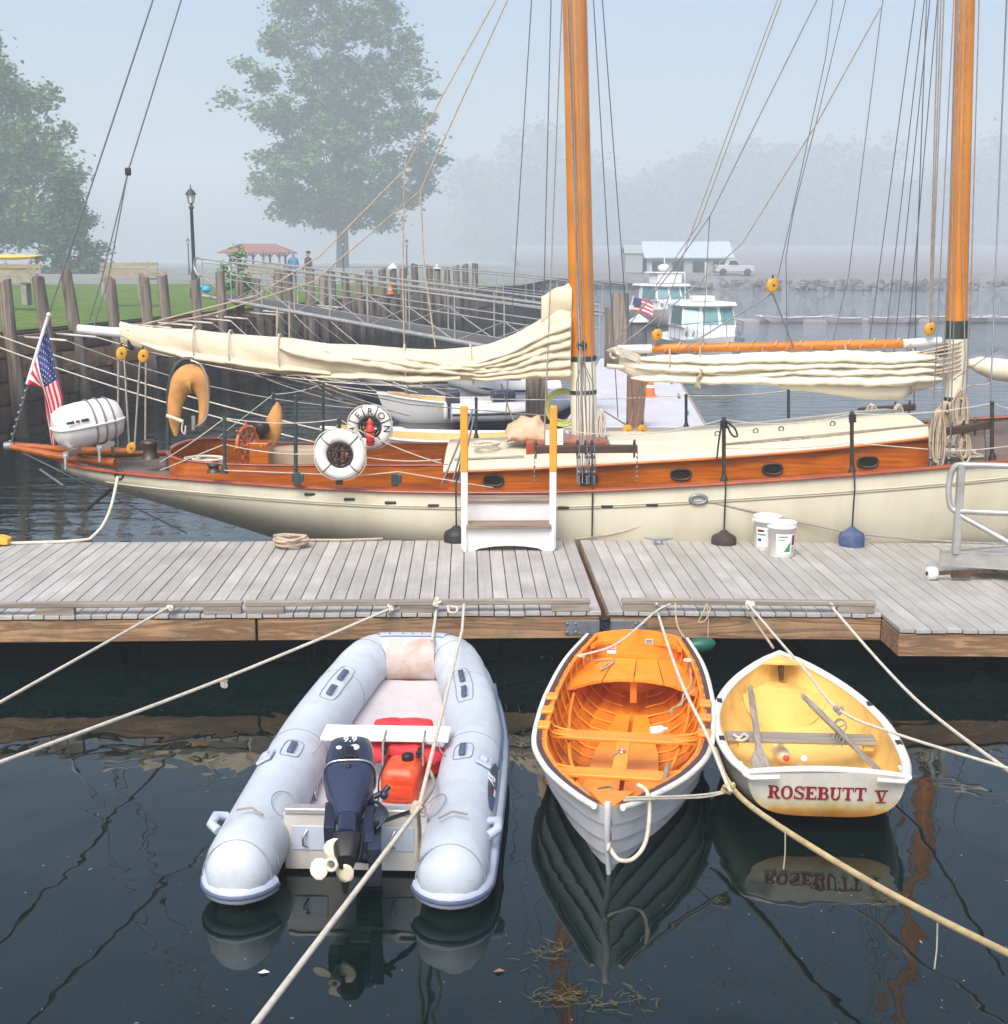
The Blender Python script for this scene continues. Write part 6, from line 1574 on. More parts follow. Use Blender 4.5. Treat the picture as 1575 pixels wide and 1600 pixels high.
ct = [V(lerp(.5,-.5,q), -1.0 - .0, .400 + .035*math.sin(PI*q)) for q in [k/12 for k in range(1,12)]]
poly = [p + V(0,-.06*(1-(abs(p.x)/.5)**2) * (p.z/.42) * .35 - .004, 0) for p in pol + ct]; n = len(poly); inn = [p + V(0,.035,0) for p in poly]
m = MB(); m.add(poly, [tuple(range(n))[::-1]], 0); m.add(inn, [tuple(range(n))], 1); m.add(poly + inn, [(k, n+k, n+(k+1) % n, (k+1) % n) for k in range(n)], 0); m.build('transom', [stain, yellow_pt], ros, world=False)
m = MB(); m.tube([p + V(0,.016,.005) for p in ([pol[-1]] + ct + [pol[0]])], .024, 8, flat=.6, up=(0,0,1)); m.build('transom_cap', white_gloss, ros, world=False)
gl_ = [V((interp(RY,RB,y)+.004), y, interp(RY,RS,y)+.003) for y in rys]
m = MB(); m.tube(gl_[:-1] + [V(0,1.165,.52)] + [V(-p.x, p.y, p.z) for p in reversed(gl_[:-1])], .032, 10, flat=.72, up=(0,0,1)); m.build('gunwale', white_gloss, ros, world=False)
for sd in (-1, 1):
    m = MB(); c = V(sd*.485, -1.02, .40); m.tube([c + V(sd*.012,.26,-.03), c + V(sd*.008,.02,-.012), c + V(-sd*.02,-.025,-.012), c + V(-sd*.19,-.04,.004)], .015, 8); m.build('corner_guard', white_gloss, ros, world=False)
    for y in (.36, -.36): 
        m = MB(); m.box(V(sd*interp(RY,RB,y), y, interp(RY,RS,y)+.027), (.035,.07,.010)); m.build('oarlock_socket', black_rub, ros, world=False)
m = MB(); m.prism([(-.16,-.18),(.16,-.18),(.01,.02),(-.01,.02)], V(0,1.12,.492), (1,0,0), (0,1,0), .03); m.build('breasthook', yellow_pt, ros, world=False, bevel=.006, seg=1)
m = MB(); m.box((0,1.03,.41), (.035,.05,.11)); m.build('bow_plate', mat('rusty_bracket', (.10,.055,.03), .8, .2, var=.3, scale=20), ros, world=False)
# bow locker: flat top with a vertical yellow front
lt = .80; m = MB(); ly = (lt,.88,.95,1.02,1.08)
secs = [max(.02, interp(RY, RB, y)-.03) for y in ly]
m.loft([[V(-b_*.97, y, .30 + .05*(y-lt)), V(0, y, .315 + .05*(y-lt)), V(b_*.97, y, .30 + .05*(y-lt))] for b_, y in zip(secs, ly)])
m.add([V(-secs[0]*.97, lt, .30), V(0, lt, .315), V(secs[0]*.97, lt, .30)] + [V(secs[0]*.95*math.cos(a), lt - .05*math.sin(a), .29 - .25*math.sin(a)) for a in [PI*k/14 for k in range(1,14)]], [tuple(range(16))]); m.build('bow_locker', yellow_pt, ros, world=False, bevel=.012)
ty = LR(1265, 1155, .25).y; m = MB(); m.box((0.0, ty, .255), (1.02,.16,.028)); m.build('thwart', grey_wood, ros, world=False, bevel=.005, seg=1)
for sd in (-1, 1): m = MB(); m.box((sd*.46, ty, .215), (.07,.11,.05)); m.build('thwart_bracket', yellow_pt, ros, world=False, bevel=.008)
m = MB(); m.beam((0,-.80,.155), (0,-.30,.03), .05, .04); m.build('floor_rib', yellow_pt, ros, world=False, bevel=.01)
# slab-serif name
def slab(ch):
    """One capital as thick/thin bars and bowls on a 1 x 1 body: list of polygons."""
    P = []; B = lambda x0, y0, x1, y1: P.append([(x0,y0),(x1,y0),(x1,y1),(x0,y1)])
    def bowl(cx, cy, rx, ry, tx, ty, a0, a1, n=14):
        for k in range(n):
            a, b = lerp(a0, a1, k/n), lerp(a0, a1, (k+1)/n)
            P.append([(cx+rx*math.cos(a), cy+ry*math.sin(a)), (cx+rx*math.cos(b), cy+ry*math.sin(b)), (cx+(rx-tx)*math.cos(b), cy+(ry-ty)*math.sin(b)), (cx+(rx-tx)*math.cos(a), cy+(ry-ty)*math.sin(a))])
    s, w = .13, .30                                 # serif height, stem width
    if ch in 'RBE': B(.0,0,.5,s); B(.0,1-s,.5,1); B(.12,s,.12+w,1-s)
    if ch == 'R': B(.38,1-s,.6,1); B(.38,.44,.6,.56); bowl(.58,.72,.36,.28,.24,.12,-PI/2,PI/2); P.append([(.46,.44),(.72,.46),(.95,.1),(.68,.1)]); B(.66,0,1.08,s)
    if ch == 'B': B(.38,1-s,.6,1); B(.38,.46,.62,.57); B(.38,0,.6,s); bowl(.58,.75,.33,.25,.23,.11,-PI/2,PI/2); bowl(.60,.28,.38,.285,.25,.12,-PI/2,PI/2)
    if ch == 'E': B(.38,1-s,.94,1); B(.84,.72,.94,1-s); B(.38,0,.96,s); B(.86,s,.96,.30); B(.38,.45,.64,.57); B(.58,.36,.68,.66)
    if ch == 'O': bowl(.52,.5,.52,.52,.26,.11,0,2*PI,28)
    if ch == 'S': bowl(.48,.73,.40,.29,.20,.12,.25,PI*1.25); bowl(.50,.28,.42,.30,.22,.12,-PI*.85,PI*.42); P.append([(.16,.64),(.36,.70),(.80,.42),(.62,.32)]); B(.82,.68,.92,1); B(.04,0,.14,.34)
    if ch == 'U': B(.0,1-s,.48,1); B(.60,1-s,1.0,1); B(.10,.34,.36,1-s); B(.76,.34,.88,1-s); bowl(.49,.34,.39,.36,.20,.14,PI,2*PI)
    if ch == 'T': B(.0,1-s,1.0,1); B(.0,.66,.10,1-s); B(.90,.66,1.0,1-s); B(.37,s,.63,1-s); B(.25,0,.75,s)
    if ch == 'V': B(-.05,1-s,1.08,1); P.append([(.08,1-s),(.36,1-s),(.62,.18),(.46,0)]); P.append([(.78,1-s),(.92,1-s),(.60,.0),(.46,.0)]); B(.10,0,.95,s*.8)
    return P
m = MB(); x = -.335; hN = .086
lets = 'ROSEBUTT'; adv = {'R':1.10,'O':1.10,'S':1.0,'E':1.04,'B':1.06,'U':1.06,'T':1.06}
LW = .071
def tr_y(x_, z_): return -1.0 - .06*(1-(abs(x_)/.5)**2)*(z_/.42)*.35 - .0075
def letter(ch, x0, z0):
    g = MB()
    for pi_, pl in enumerate(slab(ch)):
        g.add([V(x0 + px*LW, tr_y(x0+px*LW, z0+py*hN) - .00012*pi_, z0 + py*hN) for px, py in pl], [tuple(range(len(pl)))])
    g.build('letter', print_red, ros, world=False)
x = -.355
for ch in lets: letter(ch, x, .248); x += adv[ch]*LW
letter('V', x + .05, .234)
# things lying in the dinghy
bpy.context.view_layer.update(); MR = ros.matrix_world
def oar(label, hand, blade, roll):
    d = (blade - hand); L = d.length; d.normalize(); t = thing('oar', label, 'oar', hand.lerp(blade, .5), group='weathered oars in the white dinghy')
    m = MB(); n = 16; sd = d.cross(V(0,0,1)).normalized(); upv = sd.cross(d); sd, upv = sd*math.cos(roll)+upv*math.sin(roll), upv*math.cos(roll)-sd*math.sin(roll); rg = []
    for q, w, h in ((0,.012,.012),(.02,.019,.019),(.10,.019,.019),(.13,.023,.023),(.55,.023,.023),(.74,.024,.018),(.80,.036,.014),(.87,.062,.010),(.97,.066,.008),(1,.058,.006)):
        p = hand + d*L*q; rg.append([p + sd*w*math.cos(a) + upv*h*math.sin(a) for a in [2*PI*k/n for k in range(n)]])
    m.loft(rg, True, cap0=True, cap1=True); m.build('shaft', oar_wood, t)
oar('grey weathered oar on the left, its blade standing against the stern', at(1172,1072,Z=.36), at(1191,1206,Z=.30), .1)
oar('grey weathered oar lying slantwise to the right stern corner with rope round it', at(1253,1086,Z=.36), at(1376,1207,Z=.31), .5)
bt_ = thing('bailer_bottle', 'translucent cut bottle with a red cap lying in the stern of the dinghy', 'bottle', at(1220,1180,Z=.06))
m = MB(); c = at(1222,1178,Z=.10); ax_ = V(-.02,-.985,.17).normalized(); m.lathe([(.001,.16),(.045,.16),(.05,.14),(.05,-.04),(.042,-.09),(.024,-.12),(.022,-.14)], c, 18, -ax_); m.build('bottle', mat('cloudy_plastic', (.86,.80,.66), .35, var=.06), bt_)
m = MB(); m.lathe([(.022,0),(.022,.018),(.004,.020)], c + ax_*.14, 14, ax_); m.build('cap', strobe_cap := mat('red_cap', (.75,.05,.03), .4, var=.05), bt_)
m = MB(); m.box(c + V(0,.05,.062), (.05,.05,.004)); m.build('printed_label', print_white, bt_)
m = MB(); m.lathe([(.022,-.09),(.022,.09)], at(1252,1190,Z=.09), 10, (.0,-.8,.6)); tag(m.build('white_peg', white_gloss), 'short white peg standing in the stern of the dinghy beside the bottle', 'peg')
q = random.Random(4); pts = []
for k in range(26): a = k*1.05; pts.append(at(1309 + 13*math.cos(a)*q.uniform(.3,1) + 3*math.sin(k*.35), 1143 + 24*math.sin(a*.53 + .4)*q.uniform(.5,1), Z=.33 + .03*q.random()))
rope_thing('rope_tangle', 'dark thin rope tangled round the slanting oar in the dinghy', pts, .0055, rope_grey, 5)
rope_thing('rope_end', 'frayed rope with shackle lying on the left end of the dinghy thwart', [at(1146,1148,Z=.29), at(1155,1153,Z=.285), at(1162,1147,Z=.285), at(1168,1152,Z=.285), at(1160,1157,Z=.285), at(1150,1156,Z=.285)], .010, rope_w, 5)
# green buoy under the pontoon edge
gb = thing('buoy', 'small dark green float hanging by a cord at the pontoon edge', 'buoy', at(1094,1012,Y=10.62))
c = at(1094, 1008, Y=10.62); m = MB(); m.lathe([(.015,-.13),(.05,-.10),(.065,-.03),(.065,.03),(.05,.10),(.015,.13)], c, 20, (1,.1,.1)); m.build('float', mat('dark_green_buoy', (.010,.10,.075), .45, var=.15), gb)
m = MB(); m.tube(spline([c + V(.13,0,.01), at(1107,1000,Y=10.66), at(1107,960,Y=10.70), at(1104,948,Y=10.74)], 4), .005, 6); m.build('cord', rope_old, gb)
# ---------------------------------------------------------------- the water: one level sheet, open where the two rowing boats float in it
from mathutils.geometry import delaunay_2d_cdt
def waterline(ys, sec, M):
    """Outline, in the world, of a boat's skin where it meets the level z=0."""
    st = []
    for y in ys:
        s = sec(y); hit = None
        for a, b in zip(s, s[1:]):
            if a.z <= 0 < b.z: hit = a.lerp(b, -a.z/(b.z-a.z))
        if hit is not None and hit.x > .02: st.append(hit)
    loop = [V(p.x, p.y, 0) for p in st] + [V(-p.x, p.y, 0) for p in reversed(st)]
    return [(M @ p).to_2d() for p in loop]
loops = [waterline(dys, lambda y: [d_pt(y, k, 1, .006) for k in range(7)], MWD), waterline(rys, lambda y: r_sec(y, .004, 24), MR)]
pts2 = []; edges = []
for lp in loops:
    n0 = len(pts2); pts2 += lp; edges += [(n0+i, n0+(i+1) % len(lp)) for i in range(len(lp))]
n0 = len(pts2)
for i in range(25):
    for j in range(25): pts2.append(V(-292 + 584*i/24, -54 + 794*j/24, 0).to_2d())
vo, eo, fo, *_ = delaunay_2d_cdt(pts2, edges, [], 0, 1e-6)
def inside(p, lp):
    c = False
    for a, b in zip(lp, lp[1:] + lp[:1]):
        if (a.y > p.y) != (b.y > p.y) and p.x < (b.x-a.x)*(p.y-a.y)/(b.y-a.y) + a.x: c = not c
    return c
wm = MB(); fs = []
for f in fo:
    c = sum((vo[i] for i in f), V(0,0,0).to_2d())/len(f)
    if not any(inside(c, lp) for lp in loops): fs.append(f)
wm.add([V(p.x, p.y, 0) for p in vo], fs)
tag(wm.build('water', WATER_MAT, base=(0,0,0)), kind='structure')
# ================================================================ MOORING LINES
YL = on_dock(left_dock, (0,0,0)).y
def mline(label, pts, r, mt=rope_w, sg=.0, group=None, name='mooring_line', straight=False):
    """pts: (u, v, Y or None, Z or None)"""
    P = [at(u, v, Y=y) if y is not None else at(u, v, Z=z) for u, v, y, z in pts]
    if len(P) == 2: P = sag(P[0], P[1], sg, 24)
    else: P = spline(P, 8) if not straight else P
    m = MB(); m.tube(P, r, 8); return tag(m.build(name, mt), label, 'rope', group)
mline('white line from the pontoon rail running out to the left edge, upper of two', [(268,946,10.72,None),(262,950,10.68,None),(-40,1120,7.6,None)], .012)
mline('long white knotted line from the pontoon to the left edge, lower of the two', [(618,944,10.8,None),(608,952,10.74,None),(350,1060,9.0,None),(-40,1206,6.6,None)], .012)
mline('short white painter from the pontoon rail to the bow of the inflatable', [(684,938,10.8,None),(681,960,10.70,None),(675,1002,None,.62)], .012)
mline('long white line from the pontoon across the inflatable to the bottom edge', [(725,945,10.78,None),(722,985,None,.64),(656,1256,None,.83),(651,1267,None,.85),(643,1278,None,.862),(396,1604,None,1.3)], .0115, straight=True)
mline('thin white line from the pontoon rail to the left stern corner of the orange boat', [(1048,944,10.75,None),(1024,956,10.70,None),(965,1005,None,.60),(908,1024,None,.53)], .009)
mline('white line from the pontoon over the orange boat stern to the hawser knot', [(1026,943,10.74,None),(1030,965,10.66,None),(1062,1060,None,.62),(1106,1152,None,.55),(1136,1225,None,.41),(1143,1236,None,.37)], .012)
mline('thin cord hanging from the pontoon beside the orange boat', [(1055,942,10.74,None),(1058,975,10.6,None),(1072,1000,10.45,None),(1088,1015,None,.47)], .007, rope_old)
mline('left painter of the dinghy, from the pontoon knot to its bow', [(1168,945,10.74,None),(1176,965,10.65,None),(1208,1012,None,.55)], .011, rope_old)
mline('right line from the pontoon knot across the dinghy to the right edge', [(1168,943,10.74,None),(1215,998,None,.62),(1262,1052,None,.62),(1312,1110,None,.63),(1404,1148,None,.66),(1600,1208,None,.76)], .010)
mline('white line from the pontoon running out to the right edge', [(1300,944,10.7,None),(1306,956,10.64,None),(1430,1092,8.9,None),(1600,1222,7.0,None)], .012)
mline('thick tan hawser running from the orange boat across the water to the right edge', [(1116,1170,None,.42),(1138,1222,None,.33),(1180,1265,None,.32),(1300,1343,None,.38),(1430,1417,None,.48),(1600,1502,None,.62)], .0175, rope_yel)
mline('thin white line tying the hawser to the bow of the orange boat', [(975,1250,None,.52),(1050,1247,None,.42),(1100,1245,None,.36),(1142,1236,None,.34)], .008)
mline('second thin white line from the hawser knot to the orange bow', [(978,1246,None,.53),(1060,1244,None,.42),(1110,1240,None,.37),(1142,1233,None,.34)], .006)
def knot(u, v, Y, r, label, mt, seed, n=12, name='rope_knot'):
    q = random.Random(seed); c = at(u, v, Y=Y) if Y > 2 else at(u, v, Z=Y); m = MB()
    m.tube(spline([c + V(q.uniform(-1,1)*r*2.6, q.uniform(-1,1)*r*1.6, q.uniform(-1,1)*r*2.4) for _ in range(n)], 5, True), r, 6, closed=True)
    return tag(m.build(name, mt), label, 'knot')
knot(1140,1232,.38,.014,'tan rope knot joining the hawser and the thin white lines', rope_yel, 3)
knot(350,1068,9.02,.010,'small white knot hanging on the long left line', rope_w, 5, 10)
knot(684,941,10.76,.013,'white knot on the pontoon rail above the inflatable', rope_w, 7, 16)
knot(1172,945,10.74,.013,'frayed white knot on the pontoon rail above the dinghy', rope_w, 9, 18)
knot(612,951,10.74,.011,'white knot at the pontoon end of the long left line', rope_w, 11, 12)
knot(265,951,10.68,.011,'white knot at the pontoon end of the upper left line', rope_w, 13, 10)
knot(652,1262,.84,.011,'brown rope knot on the line over the inflatable transom', rope_old, 15, 16)
knot(1310,1110,.63,.010,'dark knot on the line crossing the white dinghy', rope_grey, 17, 12)
mline('brown rope hanging from the knot down the inflatable transom', [(652,1262,None,.83),(655,1290,None,.62),(655,1315,None,.43),(652,1345,None,.28)], .011, rope_old)
mline('short dark rope in the inflatable from the knot to the right tube', [(652,1262,None,.83),(665,1250,None,.6),(678,1225,None,.40),(672,1205,None,.35)], .011, rope_grey)
for k, (u, v0, v1) in enumerate(((1227,1296,1355),(1465,1440,1540))):
    p = at(u, v0, Z=.37 if k == 0 else .5); m = MB(); m.tube([p, p + V(.005,0,-.14), p + V(0,0,-.24)], .004, 5); tag(m.build('dangling_strand', rope_w), 'thin strand of weed dangling from the tan hawser, ' + ('left one' if k == 0 else 'right one'), 'strand')
mline('white rope loop hanging at the pontoon edge right of the knot', [(700,946,10.75,None),(702,956,10.70,None),(712,957,10.68,None),(714,950,10.7,None),(704,947,10.74,None)], .010)
mline('thin cord looped over the pontoon rail between the orange boat and the dinghy', [(1105,943,10.75,None),(1098,958,10.68,None),(1092,972,10.66,None),(1103,968,10.66,None),(1110,950,10.72,None)], .006, rope_old)
# mooring rope of the schooner on the left pontoon, coil, yellow chock
lp_ = lambda u, v: on_dock(left_dock, loc_on(left_dock, u, v)) + V(0,0,.016)
hw = at(184, 745, Y=14.55)
P = [lp_(-20,852), lp_(60,850), lp_(110,848), lp_(140,845)] ; P2 = spline(P, 6)[:-1] + spline([lp_(140,845), at(160,822,Y=13.9), at(174,790,Y=14.3), hw], 8)
m = MB(); m.tube(P2, .018, 8); tag(m.build('mooring_line', rope_w), 'thick white mooring rope from the schooner hawse hole to the left pontoon', 'rope')
c = lp_(454, 856); q = random.Random(2); pts = []
for k in range(34): a = k*.85; f = q.uniform(.45,1); pts.append(c + V(.19*f*math.cos(a), .16*f*math.sin(a), .012 + .006*k*.45 + q.uniform(0,.012)))
m = MB(); m.tube(spline(pts, 5), .017, 8); tag(m.build('rope_coil', mat('pinkish_tan_rope', (.60,.47,.36), .9, var=.12, scale=15, bump=.9, wave=330, bdist=.005), base=c), 'thick pinkish rope coiled on the left pontoon edge', 'rope coil')
m = MB(); m.tube([lp_(478,846), lp_(540,846), lp_(598,844)], .013, 7); tag(m.build('rope_tail', rope_old), 'thin rope tail lying straight along the left pontoon edge from the coil', 'rope')
yb_ = thing('yellow_block', 'yellow painted wooden block at the far left of the left pontoon', 'block', lp_(5, 851), YAW)
m = MB(); m.prism([(0,0),(.30,0),(.30,.055),(.22,.085),(.04,.085),(0,.05)], (-.22,-.10,0), (1,0,0), (0,0,1), -.16); m.build('block', mat('yellow_enamel', (.75,.40,.03), .45, var=.07), yb_, world=False, bevel=.01)
mline('tan line from the hull fairlead down to the joint between the pontoons', [(1090,781,13.72,None),(1030,812,13.72,None),(965,832,13.72,None),(899,842,13.72,None)], .010, rope_old)
mline('dark line from the hull fairlead along the hull to the right edge', [(1090,781,13.72,None),(1180,800,13.70,None),(1330,832,13.68,None),(1480,846,13.64,None),(1600,850,13.6,None)], .011, rope_grey)
# ================================================================ BEYOND THE SCHOONER
def boat_hull(L, B, D, bow=.35, n=20, tr=.85, sheer=.15, flare=1.0):
    """Ring list of a small transom boat, bow along +x, waterline at z=0."""
    xs = [-L/2 + L*i/n for i in range(n+1)]; rings = []
    for x in xs:
        q = (x + L/2)/L; b = B/2*(tr + (1-tr)*min(1, q/.4))*(1 if q < .5 else max(0.01, (1-((q-.5)/.5)**2.2)))
        s = D*(.75 + sheer*2*(q-.35)**2*2.2); k = -.12 + (.30*((q-.75)/.25)**2 if q > .75 else 0); r = []
        for j in range(11):
            t = (j-5)/5; f = abs(t); r.append(V(x + bow*(s*max(0,q-.7)/.3)*(f)**1.5, b*math.copysign(f**.75, t), k + (s-k)*f**2.2))
        rings.append(r)
    return rings
def skiff(label, p, ang, L, B, D, out, inn, thw=2, group='small boats moored beyond the schooner'):
    t = thing('skiff', label, 'boat', p, ang, group); R_ = boat_hull(L, B, D)
    m = MB(); m.loft(R_, cap0=True); m.build('hull', out, t, world=False)
    m = MB(); m.loft([[V(q.x*.97, q.y*.94, q.z + (.06 if abs(q.y) < B*.3 else .0)) for q in r] for r in R_[:-1]], flip=True, cap0=True); m.build('inside', inn, t, world=False)
    m = MB()
    for k in (0, -1): m.tube([r[k] for r in R_], .025, 6)
    m.tube([R_[0][0], R_[0][-1]], .025, 6); m.build('gunwale', out, t, world=False)
    for k in range(thw): i = 5 + k*6; m = MB(); m.box((R_[i][5].x, 0, D*.55), (.2, abs(R_[i][-1].y)*1.8, .03)); m.build('thwart', inn, t, world=False)
    return t
buff = mat('buff_inside', (.62,.42,.16), .6, var=.08); navy_hull = mat('navy_hull_paint', (.03,.04,.075), .35, var=.1); grey_tube = mat('light_grey_tube', (.60,.62,.68), .5, var=.05); white_far = mat('white_boat_paint', (.70,.71,.72), .4, var=.04)
p = at(700, 655, Z=.05); s_ = skiff('white skiff with buff inside and a small white fender, behind the life rings', V(p.x, p.y, 0), PI + .05, 2.65, 1.15, .62, white_far, buff)
m = MB(); m.lathe([(.02,-.18),(.055,-.14),(.055,.12),(.02,.17)], (.05,.64,.30), 12); m.build('fender', white_far, s_, world=False)
p = at(676, 690, Z=.4); skiff('long white boat with buff deck lying just beyond the schooner cockpit', V(p.x, p.y-.3, .0), PI + .04, 3.3, 1.2, .68, white_far, buff)
p = at(735, 672, Z=.4); skiff('narrow white boat between the skiff and the buff-decked boat', V(p.x, p.y, 0), PI + .06, 3.6, .8, .42, white_far, white_far, 1)
def rib_boat(label, p, ang, L, hullm, tubem, r=.2, up=.35):
    t = thing('inflatable_boat', label, 'inflatable boat', p, ang, 'small boats moored beyond the schooner')
    m = MB(); m.loft([[V(q.x, q.y, q.z) for q in rr_] for rr_ in boat_hull(L, 1.5, up+.15, .4)], cap0=True); m.build('hull', hullm, t, world=False)
    hp = [V(-L/2-.1,.62,up+.12), V(0,.64,up+.14), V(L*.25,.55,up+.2), V(L*.42,.3,up+.32), V(L*.48,0,up+.36)]; half_ = spline(hp, 5); fl_ = half_ + [V(v.x,-v.y,v.z) for v in reversed(half_[:-1])]
    m = MB(); m.tube(fl_, r, 12); m.build('tube', tubem, t, world=False)
    m = MB(); m.tube([v + V(0, math.copysign(r*.9, v.y) if abs(v.y) > .1 else 0, -.02) + (V(r*.9,0,0) if abs(v.y) < .1 else V(0,0,0)) for v in fl_], .035, 6); m.build('rub_strake', navy_hull, t, world=False)
    m = MB(); m.box((-.2,0,up+.28), (.5,.5,.5)); m.build('console', navy_hull, t, world=False, bevel=.06); m = MB(); m.box((-L*.5,0,up+.25), (.3,.3,.6)); m.build('outboard_motor', navy_hull, t, world=False, bevel=.06)
    return t
p = at(668, 628, Z=0); rib_boat('navy-hulled boat with a pale inflatable collar, furthest left of the moored tenders', V(p.x, p.y, 0), PI - .03, 3.7, navy_hull, grey_tube, .17, .40)
p = at(718, 612, Z=.4); rib_boat('white inflatable with upturned bow resting behind the navy-hulled boat', V(p.x, p.y+.5, .30), .12, 2.7, grey_tube, white_far, .20, .25)
p = at(782, 618, Z=.4); rib_boat('second white inflatable just right of the upturned one', V(p.x, p.y+.3, .22), PI + .25, 2.3, grey_tube, white_far, .20, .22)
p = at(800, 640, Z=.3); rib_boat('grey inflatable half hidden behind the mainmast and timber pile', V(p.x, p.y, .0), .15, 2.6, navy_hull, grey_tube, .20, .2)
def post(label, u, v0, v1, Y, r, mt=grey_wood_z, square=False, cap=False, name='timber_pile', cat='pile'):
    b = at(u, v0, Y=Y); tp = at(u, v1, Y=Y); t = thing(name, label, cat, V(b.x, b.y, 0)); m = MB()
    if square: m.box((b.x, b.y, (tp.z-.3)/2), (2*r, 2*r, tp.z+.3))
    else: m.tube([V(b.x, b.y, -.4), V(b.x, b.y, tp.z*.5), tp], [r*1.05, r, r*.95], 14)
    m.build('shaft', mt, t, bevel=.015 if square else 0)
    if cap: c = MB(); c.lathe([(r*1.22,0),(r*1.2,.05),(.02,.24)], tp, 16); c.build('cap', white_far, t)
    return t
post('dark square timber pile standing behind the green hose left of the mainmast', 838, 650, 588, 27, .22, grey_wood_z, True)
post('tall grey timber pile rising behind the schooner right of the mainmast', 969, 560, 458, 38, .26); post('leaning timber pile beside the tall one, left and darker', 955, 560, 480, 38.6, .20)
post('dark pile with a white conical cap in front of the motor boats', 998, 540, 503, 41, .26, mat('dark_pile', (.10,.10,.11), .9, var=.2, scale=5), False, True)
# white float with brown post, cone and cleats
c4 = [at(880,668,Z=.42), at(1102,668,Z=.42), at(1040,560,Z=.42), at(938,560,Z=.42)]
fd = thing('float_dock', 'pale grey float running away from us beyond the mainmast', 'float', V(2.2, 24, 0)); m = MB(); m.add(c4 + [p - V(0,0,.5) for p in c4], [(0,1,2,3),(1,0,4,5),(2,1,5,6),(3,2,6,7),(0,3,7,4)]); m.build('deck', mat('pale_lavender_deck', (.52,.52,.57), .7, var=.06, scale=1.5), fd)
m = MB(); m.beam(c4[0] + V(0,-.03,-.08), c4[1] + V(0,-.03,-.08), .06, .16); m.beam(c4[1] + V(.03,0,-.08), c4[2] + V(.03,0,-.08), .06, .16); m.build('edge_board', grey_wood, fd)
for q_ in (.12,.3,.5,.72):
    p = c4[1].lerp(c4[2], q_) - V(.22,0,0); m = MB(); m.tube([p + V(0,-.14,.09), p + V(0,-.05,.07), p + V(0,.05,.07), p + V(0,.14,.09)], .018, 6); m.box(p + V(0,0,.04), (.05,.12,.08)); m.build('cleat', galv, fd)
post('square brown timber post standing on the pale float', 992, 672, 586, 24.6, .155, mat('brown_painted_post', (.22,.12,.075), .75, var=.12, scale=4), True, name='timber_post', cat='post')
def cone(label, p, h):
    t = thing('traffic_cone', label, 'traffic cone', p, 0, 'orange traffic cones'); m = MB(); m.lathe([(h*.22,.03),(h*.05,h)], (0,0,0), 18); m.box((0,0,.015), (h*.52,h*.52,.03)); b = m.build('cone', cone_orange, t, world=False)
    k = MB(); k.lathe([(h*.165,h*.38),(h*.115,h*.62)], (0,0,0), 18); k.build('band', print_white, b, world=False)
cone('orange traffic cone standing on the pale float behind the foresail', at(1016, 619, Z=.43), .52)
cone('small orange traffic cone far off on the quay edge in the fog', V(at(609,457,Y=54).x, 54.3, 2.12), .5)
